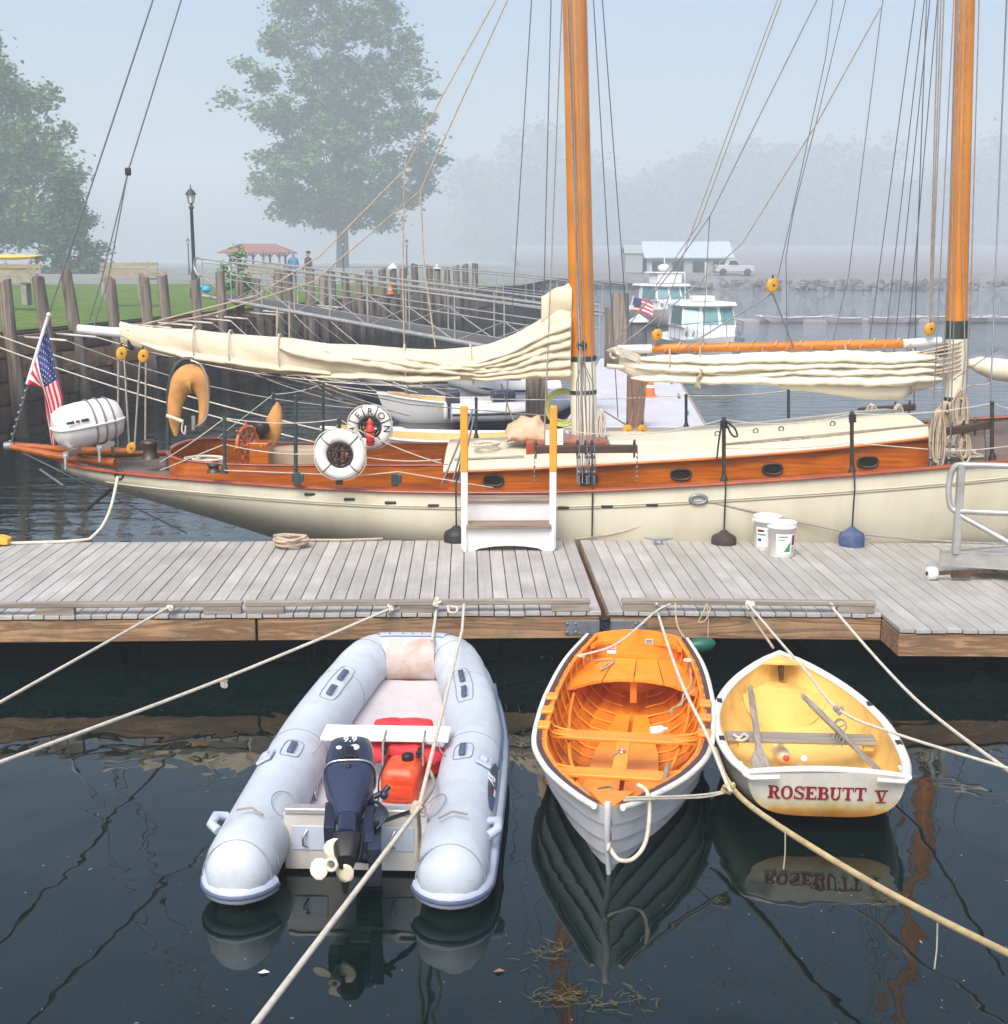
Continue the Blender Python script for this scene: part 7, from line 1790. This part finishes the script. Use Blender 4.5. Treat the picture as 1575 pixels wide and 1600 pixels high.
# ---------------------------------------------------------------- cabin cruiser and second motor boat
def cruiser(label, p, ang, k, far=False):
    t = thing('motor_boat', label, 'motor boat', p, ang, 'white motor boats beyond the float'); t.scale = (k, k, k)
    m = MB(); m.loft(boat_hull(7.2, 2.6, 1.05, .5, 24, .9, .2), cap0=True); m.build('hull', white_far, t, world=False)
    R2 = boat_hull(7.2, 2.5, 1.05, .5, 24, .9, .2); m = MB(); m.loft([[V(r[0].x, r[0].y, r[0].z-.03), V(r[5].x, 0, r[0].z+.06), V(r[-1].x, r[-1].y, r[-1].z-.03)] for r in R2]); m.build('foredeck', white_far, t, world=False)
    m = MB(); m.loft([[V(x, -w, z), V(x, w, z), V(x, w*.9, z+h), V(x, -w*.9, z+h)] for x, w, z, h in ((-1.6,1.0,.85,.5),(1.0,1.0,.85,.5),(2.3,.55,.95,.22))], True, cap0=True, cap1=True, smooth=False); m.build('trunk_cabin', white_far, t, world=False)
    m = MB(); m.loft([[V(-1.5,-1.0,1.3), V(-1.5,1.0,1.3), V(.75,1.0,1.3), V(1.0,.35,1.3), V(1.0,-.35,1.3), V(.75,-1.0,1.3)], [V(-1.5,-.92,2.05), V(-1.5,.92,2.05), V(.45,.92,2.05), V(.68,.32,2.05), V(.68,-.32,2.05), V(.45,-.92,2.05)]], True, smooth=False); wh_ = m.build('wheelhouse', white_far, t, world=False)
    gl = mat('pale_green_window', (.12,.26,.28), .12, var=.1) if 'pale_green_window' not in MATS else MATS['pale_green_window']
    def pane(a, b, lo=.10, hi=.92, name='window'):
        A0, A1 = Vector((a[0],a[1],1.3)), Vector((b[0],b[1],1.3)); B0, B1 = Vector((a[2],a[3],2.05)), Vector((b[2],b[3],2.05)); q = [A0.lerp(A1,.08).lerp(B0.lerp(B1,.08), lo), A0.lerp(A1,.92).lerp(B0.lerp(B1,.92), lo), A0.lerp(A1,.92).lerp(B0.lerp(B1,.92), hi), A0.lerp(A1,.08).lerp(B0.lerp(B1,.08), hi)]
        n = (q[1]-q[0]).cross(q[3]-q[0]).normalized()*.012; n = n if n.x > -.01 or True else n; g = MB(); g.add([v + n for v in q] + [v - n for v in q], [(0,1,2,3),(7,6,5,4)]); g.build(name, gl, wh_, world=False)
    pane((1.0,-.35,.68,-.32), (1.0,.35,.68,.32)); pane((1.0,.35,.68,.32), (.75,1.0,.45,.92)); pane((.75,-1.0,.45,-.92), (1.0,-.35,.68,-.32)); pane((.75,1.0,.45,.92), (-1.2,1.0,-1.2,.92)); pane((-1.2,-1.0,-1.2,-.92), (.75,-1.0,.45,-.92))
    m = MB(); m.loft([[V(-2.2,-1.05,2.06), V(-2.2,1.05,2.06), V(.6,1.05,2.06), V(.95,.5,2.06), V(.95,-.5,2.06), V(.6,-1.05,2.06)], [V(-2.2,-1.0,2.16), V(-2.2,1.0,2.16), V(.55,1.0,2.18), V(.85,.45,2.18), V(.85,-.45,2.18), V(.55,-1.0,2.16)]], True, cap0=True, cap1=True, smooth=False); rf = m.build('roof', white_far, t, world=False)
    m = MB(); m.box((0,-.1,2.30), (.7,.8,.2)); m.build('hatch_box', white_far, rf, world=False, bevel=.05)
    m = MB(); m.tube([V(-1,.3,2.1), V(-1.1,.3,3.6 if not far else 4.4)], .03, 6); m.tube([V(-.9,-.5,2.1), V(-1.1,-.5,3.2)], .015, 5); m.build('mast', white_far, rf, world=False)
    if far:
        m = MB(); m.box((-.5,0,2.75), (1.6,1.7,.08)); m.box((-.3,0,2.45), (1.1,1.4,.5)); m.ball((-.5,0,3.0), (.35,.35,.2), 12, 6); m.build('flybridge', white_far, t, world=False, bevel=.04)
    for sd in (-1, 1):
        m = MB(); tp = [V(r[0].x, sd*abs(r[0].y)*.94, r[0].z + .55) for r in R2[11:]]; m.tube(tp, .018, 5)
        for r, q in list(zip(R2[11:], tp))[::2]: m.tube([q - V(0,0,.55), q], .014, 5)
        m.build('bow_rail', steel, t, world=False)
    for sd in (-1, 1):
        for x in (1.2, 1.8): g = MB(); g.lathe([(.001,0),(.11,0),(.11,.02),(.001,.022)], (x, sd*lerp(.97,.75,(x-1)/1.3), 1.12), 14, (0,sd,.25)); g.build('porthole', gl, t, world=False)
    return t
cruiser('white cabin cruiser with pale green wheelhouse windows, bow towards us', V((1094-787.5)/2050*46.5, 46, 0), R(-84), .95)
p = at(1042, 527, Z=0); p = V(p.x*1.0, p.y + 8, 0); cruiser('second white motor boat with flybridge, fainter in the fog behind the cruiser', V((1040-787.5)/2050*72, 72, 0), R(-70), 1.02, True)
fg = thing('ensign', 'small red and white striped ensign flying in the fog left of the motor boats', 'flag', at(985,485,Y=68)); m = MB(); a = at(984,486,Y=68); b = at(990,462,Y=68); m.tube([a, b], .03, 6); m.build('staff', white_far, fg)
for k in range(7):
    m = MB(); z0 = b - V(0,0,.10+.10*k); m.loft([[z0 + V(1.0*q, .1*math.sin(4*q), -.30*q*q - .0), z0 + V(1.0*q, .1*math.sin(4*q), -.30*q*q - .10)] for q in [i/8 for i in range(9)]], smooth=False); m.build('stripe', fr_ if k % 2 == 0 else fw_, fg)
m = MB(); m.loft([[b + V(.4*q, -.02, -.10-.05*q), b + V(.4*q, -.02, -.48-.05*q)] for q in (0,.5,1)], smooth=False); m.build('canton', fb_, fg)
# ---------------------------------------------------------------- far shore: boat shed, pickup, long float, skiffs, slip
hp_ = at(1075, 444, Y=176); sh_ = thing('boat_shed', 'long low shed with a pale blue roof on the far shore', 'shed', V(hp_.x, 176, 1.5)); w = 2.95; sh_.scale = (1.85, 1.85, 1.85)
m = MB(); m.box((0,2.0,.55), (2*w,4.0,1.3)); m.build('wall', mat('pale_green_wall', (.30,.34,.34), .8, var=.05), sh_, world=False)
m = MB(); m.prism([(-.3,1.05),(2.0,2.15),(4.3,1.05),(4.3,.95),(2.0,2.03),(-.3,.95)], (-w-.25,0,.2), (0,1,0), (0,0,1), 2*w+.5); m.build('roof', mat('pale_blue_metal_roof', (.50,.58,.68), .4, .2, var=.05), sh_, world=False)
for k in range(4): m = MB(); m.box((-2.2+1.45*k,-.02,.55), (.8,.05,.75)); m.build('window', glass_dk, sh_, world=False)
m = MB(); m.box((-w-.9,1.5,.9), (1.2,2.4,1.4)); m.prism([(-.1,1.55),(1.2,2.1),(2.5,1.55),(2.5,1.48),(1.2,2.0),(-.1,1.48)], (-w-1.6,.3,.0), (0,1,0), (0,0,1), 1.35); m.build('lean_to', MATS['pale_green_wall'], sh_, world=False)
pk = thing('pickup_truck', 'white pickup truck parked right of the blue-roofed shed in the fog', 'pickup truck', V(at(1146, 443, Y=173).x, 173, 1.48), 0); pk.scale = (1.85, 1.85, 1.85)
m = MB(); m.prism([(-1.35,.25),(1.35,.25),(1.35,.62),(.95,.70),(.35,.70),(.10,1.08),(-.45,1.08),(-.58,.72),(-1.32,.72)], (0,-.6,0), (1,0,0), (0,0,1), -1.2); m.build('body', MATS['grey_float_deck'] if 'grey_float_deck' in MATS else mat('fog_greyed_truck_white', (.46,.46,.48), .5, var=.05), pk, world=False, bevel=.05)  # white body greyed in its colour to look dimmed by fog
m = MB(); m.prism([(.26,.72),(.06,1.02),(-.40,1.02),(-.48,.72)], (0,-.615,0), (1,0,0), (0,0,1), -.02); m.build('window', glass_dk, pk, world=False)
for x in (-.85,.85): m = MB(); m.lathe([(.1,-.1),(.24,-.1),(.24,.1),(.1,.1)], (x,-.55,.24), 16, (0,1,0)); m.build('wheel', black_rub, pk, world=False)
lf = MB(); a = at(1150, 501, Z=.1); b = at(1600, 499, Z=.1); lf.beam(V(a.x,76,.06), V(34,77,.06), 1.4, .16); tag(lf.build('long_float', mat('grey_float_deck', (.34,.34,.35), .8, var=.1)), 'long low pale float lying along the far shore', 'float')
q = random.Random(12)
for k, u in enumerate((1195,1212,1268,1300,1372,1392,1455,1478,1512,1545,1562)):
    t = skiff('tiny white skiff at the long far float in the fog, %s from the left' % NTH[k], V((u-787.5)/2050*76.5, 74.8 + q.uniform(-.5,1.5), 0), q.choice((0,PI))+q.uniform(-.5,.5), q.uniform(1.7,2.6), .9, .36, mat('fog_greyed_skiff_paint', (.42,.42,.44), .6, var=.06) if k == 0 else MATS['fog_greyed_skiff_paint'], MATS['fog_greyed_skiff_paint'] if k else white_far, 0, 'skiffs along the far float')  # white skiffs given a grey colour to look faint in fog
q = random.Random(31); rocks = MB()
for k in range(420):
    x = q.uniform(3, 80); c = V(x, 159 + 5*math.sin(x*.11) + 9*math.exp(-x/9) + q.uniform(-1,6), q.uniform(-.1,1.0)); r = q.uniform(.2,.7); rocks.ball(c, (r*q.uniform(.7,1.5), r, r*q.uniform(.5,.9)), 5, 3)
rocks.sm = [False]*len(rocks.sm)
for i_ in range(len(rocks.v)): rocks.v[i_] = rocks.v[i_] + V(q.uniform(-.07,.07), q.uniform(-.07,.07), q.uniform(-.06,.06))
tag(rocks.build('shore_rocks', mat('shore_rock', (.16,.15,.15), .95, var=.3, scale=1), base=(0,0,0)), kind='stuff')
# ---------------------------------------------------------------- gangway from the quay to the moored boats
gA = at(345, 462, Y=38.5); gB = at(905, 560, Y=26.5); gdir = (gB-gA).normalized(); gs = gdir.cross(V(0,0,1)).normalized()
g2 = thing('truss_gangway', 'long aluminium truss gangway slanting down from the quay towards the moored boats', 'gangway', V(gA.x, gA.y, gA.z)); GL = (gB-gA).length; ups = V(0,0,1)
for s in (-.55, .55):
    o = gA + gs*s
    m = MB(); m.tube([o, o + gdir*GL], .055, 8); m.build('bottom_chord', alu, g2)
    for h, r in ((1.05,.022),(.95,.013),(.58,.016)): m = MB(); m.tube([o + ups*h - gdir*.0, o + ups*h + gdir*GL], r, 7); m.build('handrail', alu, g2)
    n = 9
    for k in range(n+1): m = MB(); m.tube([o + gdir*GL*k/n, o + gdir*GL*k/n + ups*1.05], .017, 6); m.build('upright', alu, g2)
    for k in range(n): m = MB(); m.tube([o + gdir*GL*k/n + ups*(.58 if k % 2 == 0 else 0), o + gdir*GL*(k+1)/n + ups*(0 if k % 2 == 0 else .58)], .014, 6); m.build('brace', alu, g2)
    m = MB(); m.tube(spline([o + ups*1.05, o + ups*1.05 - gdir*.35, o + ups*.8 - gdir*.5, o + ups*.58 - gdir*.3, o + ups*.58], 6), .032, 7); m.build('end_loop', alu, g2)
m = MB(); m.add([gA + gs*.5 + V(0,0,.05), gA - gs*.5 + V(0,0,.05), gB - gs*.5 + V(0,0,.05), gB + gs*.5 + V(0,0,.05)], [(0,1,2,3)]); m.build('walkway', mat('dark_grating', (.09,.09,.09), .8, var=.2), g2)
# second, fainter gangway further along the quay
gA2 = at(640, 452, Y=56); gB2 = at(960, 492, Y=44); d2 = (gB2-gA2); g3 = thing('far_gangway', 'fainter gangway further along the quay, half lost in fog left of the mainmast', 'gangway', gA2)
for s in (-.5, .5):
    sv_ = d2.normalized().cross(V(0,0,1))*s
    for h, r in ((0,.045),(.45,.016),(1.0,.022)): m = MB(); m.tube([gA2 + sv_ + V(0,0,h), gB2 + sv_ + V(0,0,h)], r, 6); m.build('handrail' if h else 'bottom_chord', alu, g3)
    for k in range(8): m = MB(); m.tube([gA2 + sv_ + d2*k/7, gA2 + sv_ + d2*k/7 + V(0,0,1)], .018, 6); m.build('upright', alu, g3)
# outhaul lines from the quay poles to the moored boats
q = random.Random(8)
for k in range(14):
    a = pole_ends[min(15, k)]; tgt = at(q.uniform(520,720), q.uniform(600,640), Y=q.uniform(25,30)); m = MB(); m.tube(sag(a, tgt, .25, 14), .011, 5)
    tag(m.build('outhaul_line', rope_w if k % 2 else rope_grey), 'thin outhaul line drooping from the %s quay pole towards the moored boats' % NTH[k], 'rope', 'outhaul lines from the quay poles')
for v0, v1 in ((522,640),(540,662)): m = MB(); m.tube(sag(at(-30, v0-8, Y=24), at(560, v1+45, Y=19), .12, 20), .012, 5); tag(m.build('shore_line', rope_w), 'pale shore line crossing behind the schooner stern, ' + ('upper one' if v0 < 530 else 'lower one'), 'rope')
# vertical fenders on the far part of the quay
for k in range(24):
    s = wall_s_of_y(40) + .62 + k*1.12; p, n, d = wall_at(s); m = MB(); m.box(p + n*.12 + V(0,0,.85), (.16,.16,2.3)); tag(m.build('fender_timber', grey_wood_z), 'pale upright fender timber on the foggy quay face, %s from the left' % NTH[k], 'timber', 'fender timbers on the quay face')
# ---------------------------------------------------------------- lamps, benches, kayaks, pavilion, people on the lawn
lamp_mt = mat('dark_green_lamp_paint', (.022,.040,.042), .5, .2, var=.15)
def lamp(label, u, v0, v1, Y, det=True):
    b = at(u, v0, Y=Y); tp = at(u, v1, Y=Y); H = tp.z - b.z; t = thing('street_lamp', label, 'street lamp', b, 0, 'green lamp posts on the lawn'); m = MB(); s = H/4.0
    m.lathe([(.20,-.3),(.20,.0),(.19,.25),(.13,.32),(.12,.85),(.10,.9),(.075,1.0),(.06,3.2),(.10,3.24),(.10,3.30),(.05,3.34),(.05,3.42)], (0,0,0), 16); 
    for i in range(len(m.v)): m.v[i] = m.v[i]*s
    m.build('post', lamp_mt, t, world=False)
    m = MB(); m.lathe([(.09*s,3.42*s),(.15*s,3.74*s)], (0,0,0), 8); m.build('lantern_glass', mat('lantern_glass', (.75,.78,.78), .3, var=.03) if 'lantern_glass' not in MATS else MATS['lantern_glass'], t, world=False)
    m = MB()
    for k in range(6): a = 2*PI*k/6; m.tube([V(.09*s*math.cos(a)*1.04, .09*s*math.sin(a)*1.04, 3.42*s), V(.155*s*math.cos(a)*1.03, .155*s*math.sin(a)*1.03, 3.75*s)], .012*s, 5)
    m.lathe([(.21*s,3.74*s),(.20*s,3.78*s),(.11*s,3.90*s),(.03*s,3.96*s),(.02*s,4.1*s),(.001,4.12*s)], (0,0,0), 12); m.lathe([(.06*s,3.40*s),(.11*s,3.43*s)], (0,0,0), 12); m.build('lantern_frame', lamp_mt, t, world=False)
lamp('tall dark green lamp post near the quay edge, clearest of the lamps', 305, 462, 293, 50)
lamp('faint lamp post just behind the clear one, left of it', 296, 432, 372, 120); lamp('faint lamp post beside the trunk of the big maple', 537, 432, 376, 120); lamp('faint lamp post right of the big maple', 636, 432, 374, 120)
bench_w = mat('bench_slats', (.30,.26,.20), .85, var=.15, scale=4); conc = mat('bench_concrete', (.28,.27,.25), .9, var=.12, scale=5)
def bench(label, u, v, Y, ang):
    t = thing('park_bench', label, 'bench', at(u, v, Y=Y), ang, 'benches on the lawn')
    for x in (-.6,.6): m = MB(); m.box((x,0,.15), (.16,.46,.62)); m.build('support', conc, t, world=False, bevel=.02)
    for k in range(4): m = MB(); m.box((0,-.20+.14*k,.48), (1.9,.12,.045)); m.build('slat', bench_w, t, world=False)
    for k in range(3): m = MB(); m.box((0,.30+.03*k,.62+.15*k), (1.9,.04,.11)); m.build('back_slat', bench_w, t, world=False)
    for x in (-.6,.6): m = MB(); m.beam((x,.27,.4), (x,.40,1.0), .07, .05); m.build('back_post', conc, t, world=False)
bench('slatted bench with concrete supports at the left edge of the picture', 8, 468, 37.5, .05); bench('slatted bench on concrete supports behind the quay piles', 196, 460, 41.5, -.15); bench('faint bench beyond the flowering bush', 408, 447, 60, -.2)
rk = thing('kayak_rack', 'timber rack under the kayaks at the left edge of the lawn', 'rack', at(18, 441, Y=66)); m = MB()
for x in (-1.3, 1.0):
    for y in (0,.9): m = MB(); m.box((x, y, .55), (.1,.1,1.3)); m.build('upright', grey_wood, rk, world=False)
    for z in (.5, 1.0): m = MB(); m.box((x,.45,z), (.08,1.1,.06)); m.build('bar', grey_wood, rk, world=False)
kb = at(18, 441, Y=66)
for k, (nm, c_, dz, dy) in enumerate((('yellow kayak on the lower bar of the rack', (.72,.42,.04), .60, .2), ('yellow kayak lying on top of the rack at the front', (.74,.46,.05), 1.10, .15), ('pale blue kayak on top of the rack at the back', (.35,.48,.62), 1.12, .75), ('amber kayak on the lower bar at the back', (.70,.34,.03), .62, .75))):
    m = MB(); rg = []
    for i in range(13): q_ = i/12; w_ = max(.02, math.sin(PI*q_)**.6); rg.append([kb + V(-1.9+3.4*q_, dy + .27*w_*math.cos(a), dz + .12 + .13*w_*math.sin(a) + .10*(2*q_-1)**4) for a in [2*PI*j/12 for j in range(12)]])
    m.loft(rg, True, cap0=True, cap1=True); tag(m.build('kayak', mat('kayak_paint_%s' % 'abcd'[k], c_, .4, var=.05)), nm, 'kayak', 'kayaks on the rack')
pv = thing('pavilion', 'open pavilion with a red roof on the lawn beneath the big maple', 'pavilion', V(at(399, 430, Y=130).x, 130, 2.05)); pw = 2.3; pv.scale = (1.4, 1.4, 1.4)
for x in (-1.7,-.6,.6,1.7):
    for y in (0,2.6): m = MB(); m.box((x,y,.7), (.14,.14,1.7)); pt_ = m.build('post', bench_w, pv, world=False); [(b_.beam((x,y,1.15), (x+s_*.32,y,1.5), .08,.08), b_.build('brace', bench_w, pt_, world=False)) for s_, b_ in ((1, MB()), (-1, MB()))]
m = MB(); m.loft([[V(-pw-.2,-.5,1.45), V(pw+.2,-.5,1.45), V(pw+.2,3.1,1.45), V(-pw-.2,3.1,1.45)], [V(-pw-.2,-.5,1.52), V(pw+.2,-.5,1.52), V(pw+.2,3.1,1.52), V(-pw-.2,3.1,1.52)], [V(-1.25,1.3,2.12), V(1.25,1.3,2.12), V(1.25,1.32,2.12), V(-1.25,1.32,2.12)]], True, cap0=True, cap1=True, smooth=False); m.build('roof', mat('dull_red_roof', (.24,.11,.09), .8, var=.12), pv, world=False)
def person(label, x, y, z, face, jacket, trousers, hair, lean=0.0):
    t = thing('person', label, 'person', V(x, y, z), face)
    J = {'hip':(0,0,.93),'spine':(0,.0+lean*.4,1.15),'chest':(0,lean,1.36),'neck':(0,lean*1.2,1.50),'head':(0,lean*1.3-.02,1.62),'crown':(0,lean*1.3,1.72),
         'hl':(.10,0,.90),'kl':(.11,-.02,.50),'al':(.11,.03,.09),'tl':(.12,-.13,.03),'hr':(-.10,0,.90),'kr':(-.11,-.06,.50),'ar':(-.12,.0,.09),'trr':(-.13,-.16,.03),
         'sl':(.19,lean,1.42),'el':(.24,lean+.02,1.14),'wl':(.20,lean-.14,.93),'fl':(.19,lean-.20,.86),'sr':(-.19,lean,1.42),'er':(-.25,lean+.03,1.15),'wr':(-.20,lean-.16,.95),'fr':(-.19,lean-.22,.88)}
    Rr = {'hip':.145,'spine':.135,'chest':.155,'neck':.058,'head':.088,'crown':.075,'hl':.095,'kl':.062,'al':.045,'tl':.038,'hr':.095,'kr':.062,'ar':.045,'trr':.038,'sl':.065,'el':.05,'wl':.036,'fl':.03,'sr':.065,'er':.05,'wr':.036,'fr':.03}
    E_ = [('hip','spine'),('spine','chest'),('chest','neck'),('neck','head'),('head','crown'),('hip','hl'),('hl','kl'),('kl','al'),('al','tl'),('hip','hr'),('hr','kr'),('kr','ar'),('ar','trr'),('chest','sl'),('sl','el'),('el','wl'),('wl','fl'),('chest','sr'),('sr','er'),('er','wr'),('wr','fr')]
    nm = list(J); me = bpy.data.meshes.new('body'); me.from_pydata([J[k] for k in nm], [(nm.index(a), nm.index(b)) for a, b in E_], [])
    o = bpy.data.objects.new('body', me); col.objects.link(o); o.parent = t; sk = o.modifiers.new('skin','SKIN')
    for i, k in enumerate(nm): me.skin_vertices[0].data[i].radius = (Rr[k], Rr[k]*(.75 if k in ('hip','spine','chest') else 1)); me.skin_vertices[0].data[i].use_root = k == 'hip'
    sb = o.modifiers.new('sub','SUBSURF'); sb.levels = sb.render_levels = 1
    pm = bpy.data.materials.new('person_clothing'); pm.use_nodes = True; N = pm.node_tree.nodes; L = pm.node_tree.links; tc = N.new('ShaderNodeTexCoord'); sp = N.new('ShaderNodeSeparateXYZ'); rp = N.new('ShaderNodeValToRGB'); dv = N.new('ShaderNodeMath'); dv.operation = 'DIVIDE'; dv.inputs[1].default_value = 2.0
    L.new(tc.outputs['Object'], sp.inputs[0]); L.new(sp.outputs[2], dv.inputs[0]); L.new(dv.outputs[0], rp.inputs[0]); L.new(rp.outputs[0], N['Principled BSDF'].inputs['Base Color']); N['Principled BSDF'].inputs['Roughness'].default_value = .9; rp.color_ramp.interpolation = 'CONSTANT'
    e = rp.color_ramp.elements; e[0].position = 0; e[0].color = (.03,.03,.03,1); e[1].position = .04; e[1].color = (*trousers,1)
    for ps, c_ in ((.44, jacket), (.755, (.45,.26,.19))): x_ = e.new(ps); x_.color = (*c_, 1)
    me.materials.append(pm)
    h = MB(); h.ball((0, lean*1.3+.02, 1.71), (.098,.11,.085), 12, 8); h.build('hair', mat('hair_%s' % jacket[2], hair, .8, var=.1), t, world=False)
    f = MB(); f.ball((0, lean*1.3-.115, 1.645), (.014,.022,.02), 6, 4); f.build('nose', mat('skin_%s' % jacket[2], (.45,.26,.19), .6, var=.05), t, world=False)
px = at(459, 430, Y=62); person('person in a blue jacket standing on the quay lawn in the fog', px.x, 62, 2.10, .4, (.10,.22,.42), (.06,.07,.10), (.18,.24,.34), .05)
px = at(482, 430, Y=62); person('person in a dark plum jacket standing right of the one in blue', px.x, 62, 2.12, -.8, (.10,.07,.10), (.08,.08,.09), (.06,.04,.03))
bg_ = MB(); p = at(322, 452, Y=37.5); bg_.ball(p, (.14,.10,.10), 12, 8); bg_.ball(p + V(-.10,0,.06), (.10,.08,.07), 10, 6); tag(bg_.build('blue_bundle', mat('blue_plastic_bundle', (.04,.30,.62), .5, var=.2, scale=8)), 'bright blue plastic bundle tied to a pile by the gangway head', 'bundle')
# ---------------------------------------------------------------- weed, leaves and scum on the calm water
weed = mat('floating_weed', (.12,.10,.04), .8, var=.3, scale=14); q = random.Random(6)
for k, (u, v, n, s) in enumerate(((850,1492,46,.11),(866,1560,46,.11),(905,1555,34,.10),(985,1565,40,.12),(1385,1405,40,.10),(940,1572,20,.08))):
    c = at(u, v, Z=.004); m = MB()
    for _ in range(int(n*.8)):
        p = c + V(q.gauss(0, s*.55), q.gauss(0, s*.5), q.uniform(0,.006)); a = q.uniform(0,6.28); L_ = q.uniform(.02,.085)*(1.5 if q.random() < .15 else 1); d = V(math.cos(a), math.sin(a)*.8, q.uniform(0,.15)); e_ = V(-d.y, d.x, 0)*q.uniform(-.3,.3); m.tube([p, p + (d + e_)*L_*.5 + V(0,0,.004), p + d*L_], [.0014,.0014,.0006], 4)
    tag(m.build('floating_weed', weed), kind='stuff')
m = MB()
for _ in range(170):
    u, v = q.uniform(0,1575), q.uniform(1180,1600); p = at(u, v, Z=.003); a = q.uniform(0,6.28); s = q.uniform(.0015,.005) * (2.2 if q.random() < .08 else 1); d = V(math.cos(a), math.sin(a), 0)*s*q.uniform(.8,3); n_ = V(-math.sin(a), math.cos(a), 0)*s*.5; m.add([p-d, p+n_, p+d, p-n_], [(0,1,2,3)], q.choice((0,0,1)))
tag(m.build('floating_specks', [mat('pale_scum', (.42,.44,.42), .8, var=.2), weed], base=(0,0,0)), kind='stuff')
for k, (u, v, lab) in enumerate(((780,1518,'small brown leaf floating right of the outboard reflection'),(412,1520,'small pale leaf floating left of the long white line'))):
    p = at(u, v, Z=.005); m = MB(); m.add([p + V(-.03,0,0), p + V(-.005,-.016,.006), p + V(.03,.004,.002), p + V(0,.018,.008)], [(0,1,2,3)]); tag(m.build('leaf', mat('brown_leaf', (.25,.14,.07), .7, var=.2) if k == 0 else print_white), lab, 'leaf')

# ================================================================ FOG
hz_ = bpy.data.materials.new('fog_air'); hz_.use_nodes = True; N = hz_.node_tree.nodes; N.remove(N['Principled BSDF'])
pv_ = N.new('ShaderNodeVolumePrincipled'); pv_.inputs['Color'].default_value = (.79,.88,.96,1); pv_.inputs['Density'].default_value = .0025; pv_.inputs['Anisotropy'].default_value = .0
hz_.node_tree.links.new(pv_.outputs[0], N['Material Output'].inputs['Volume'])
m = MB(); m.box((0,343,28.0), (596,806,60.0)); hzo = m.build('haze', hz_); hzo['kind'] = 'stuff'
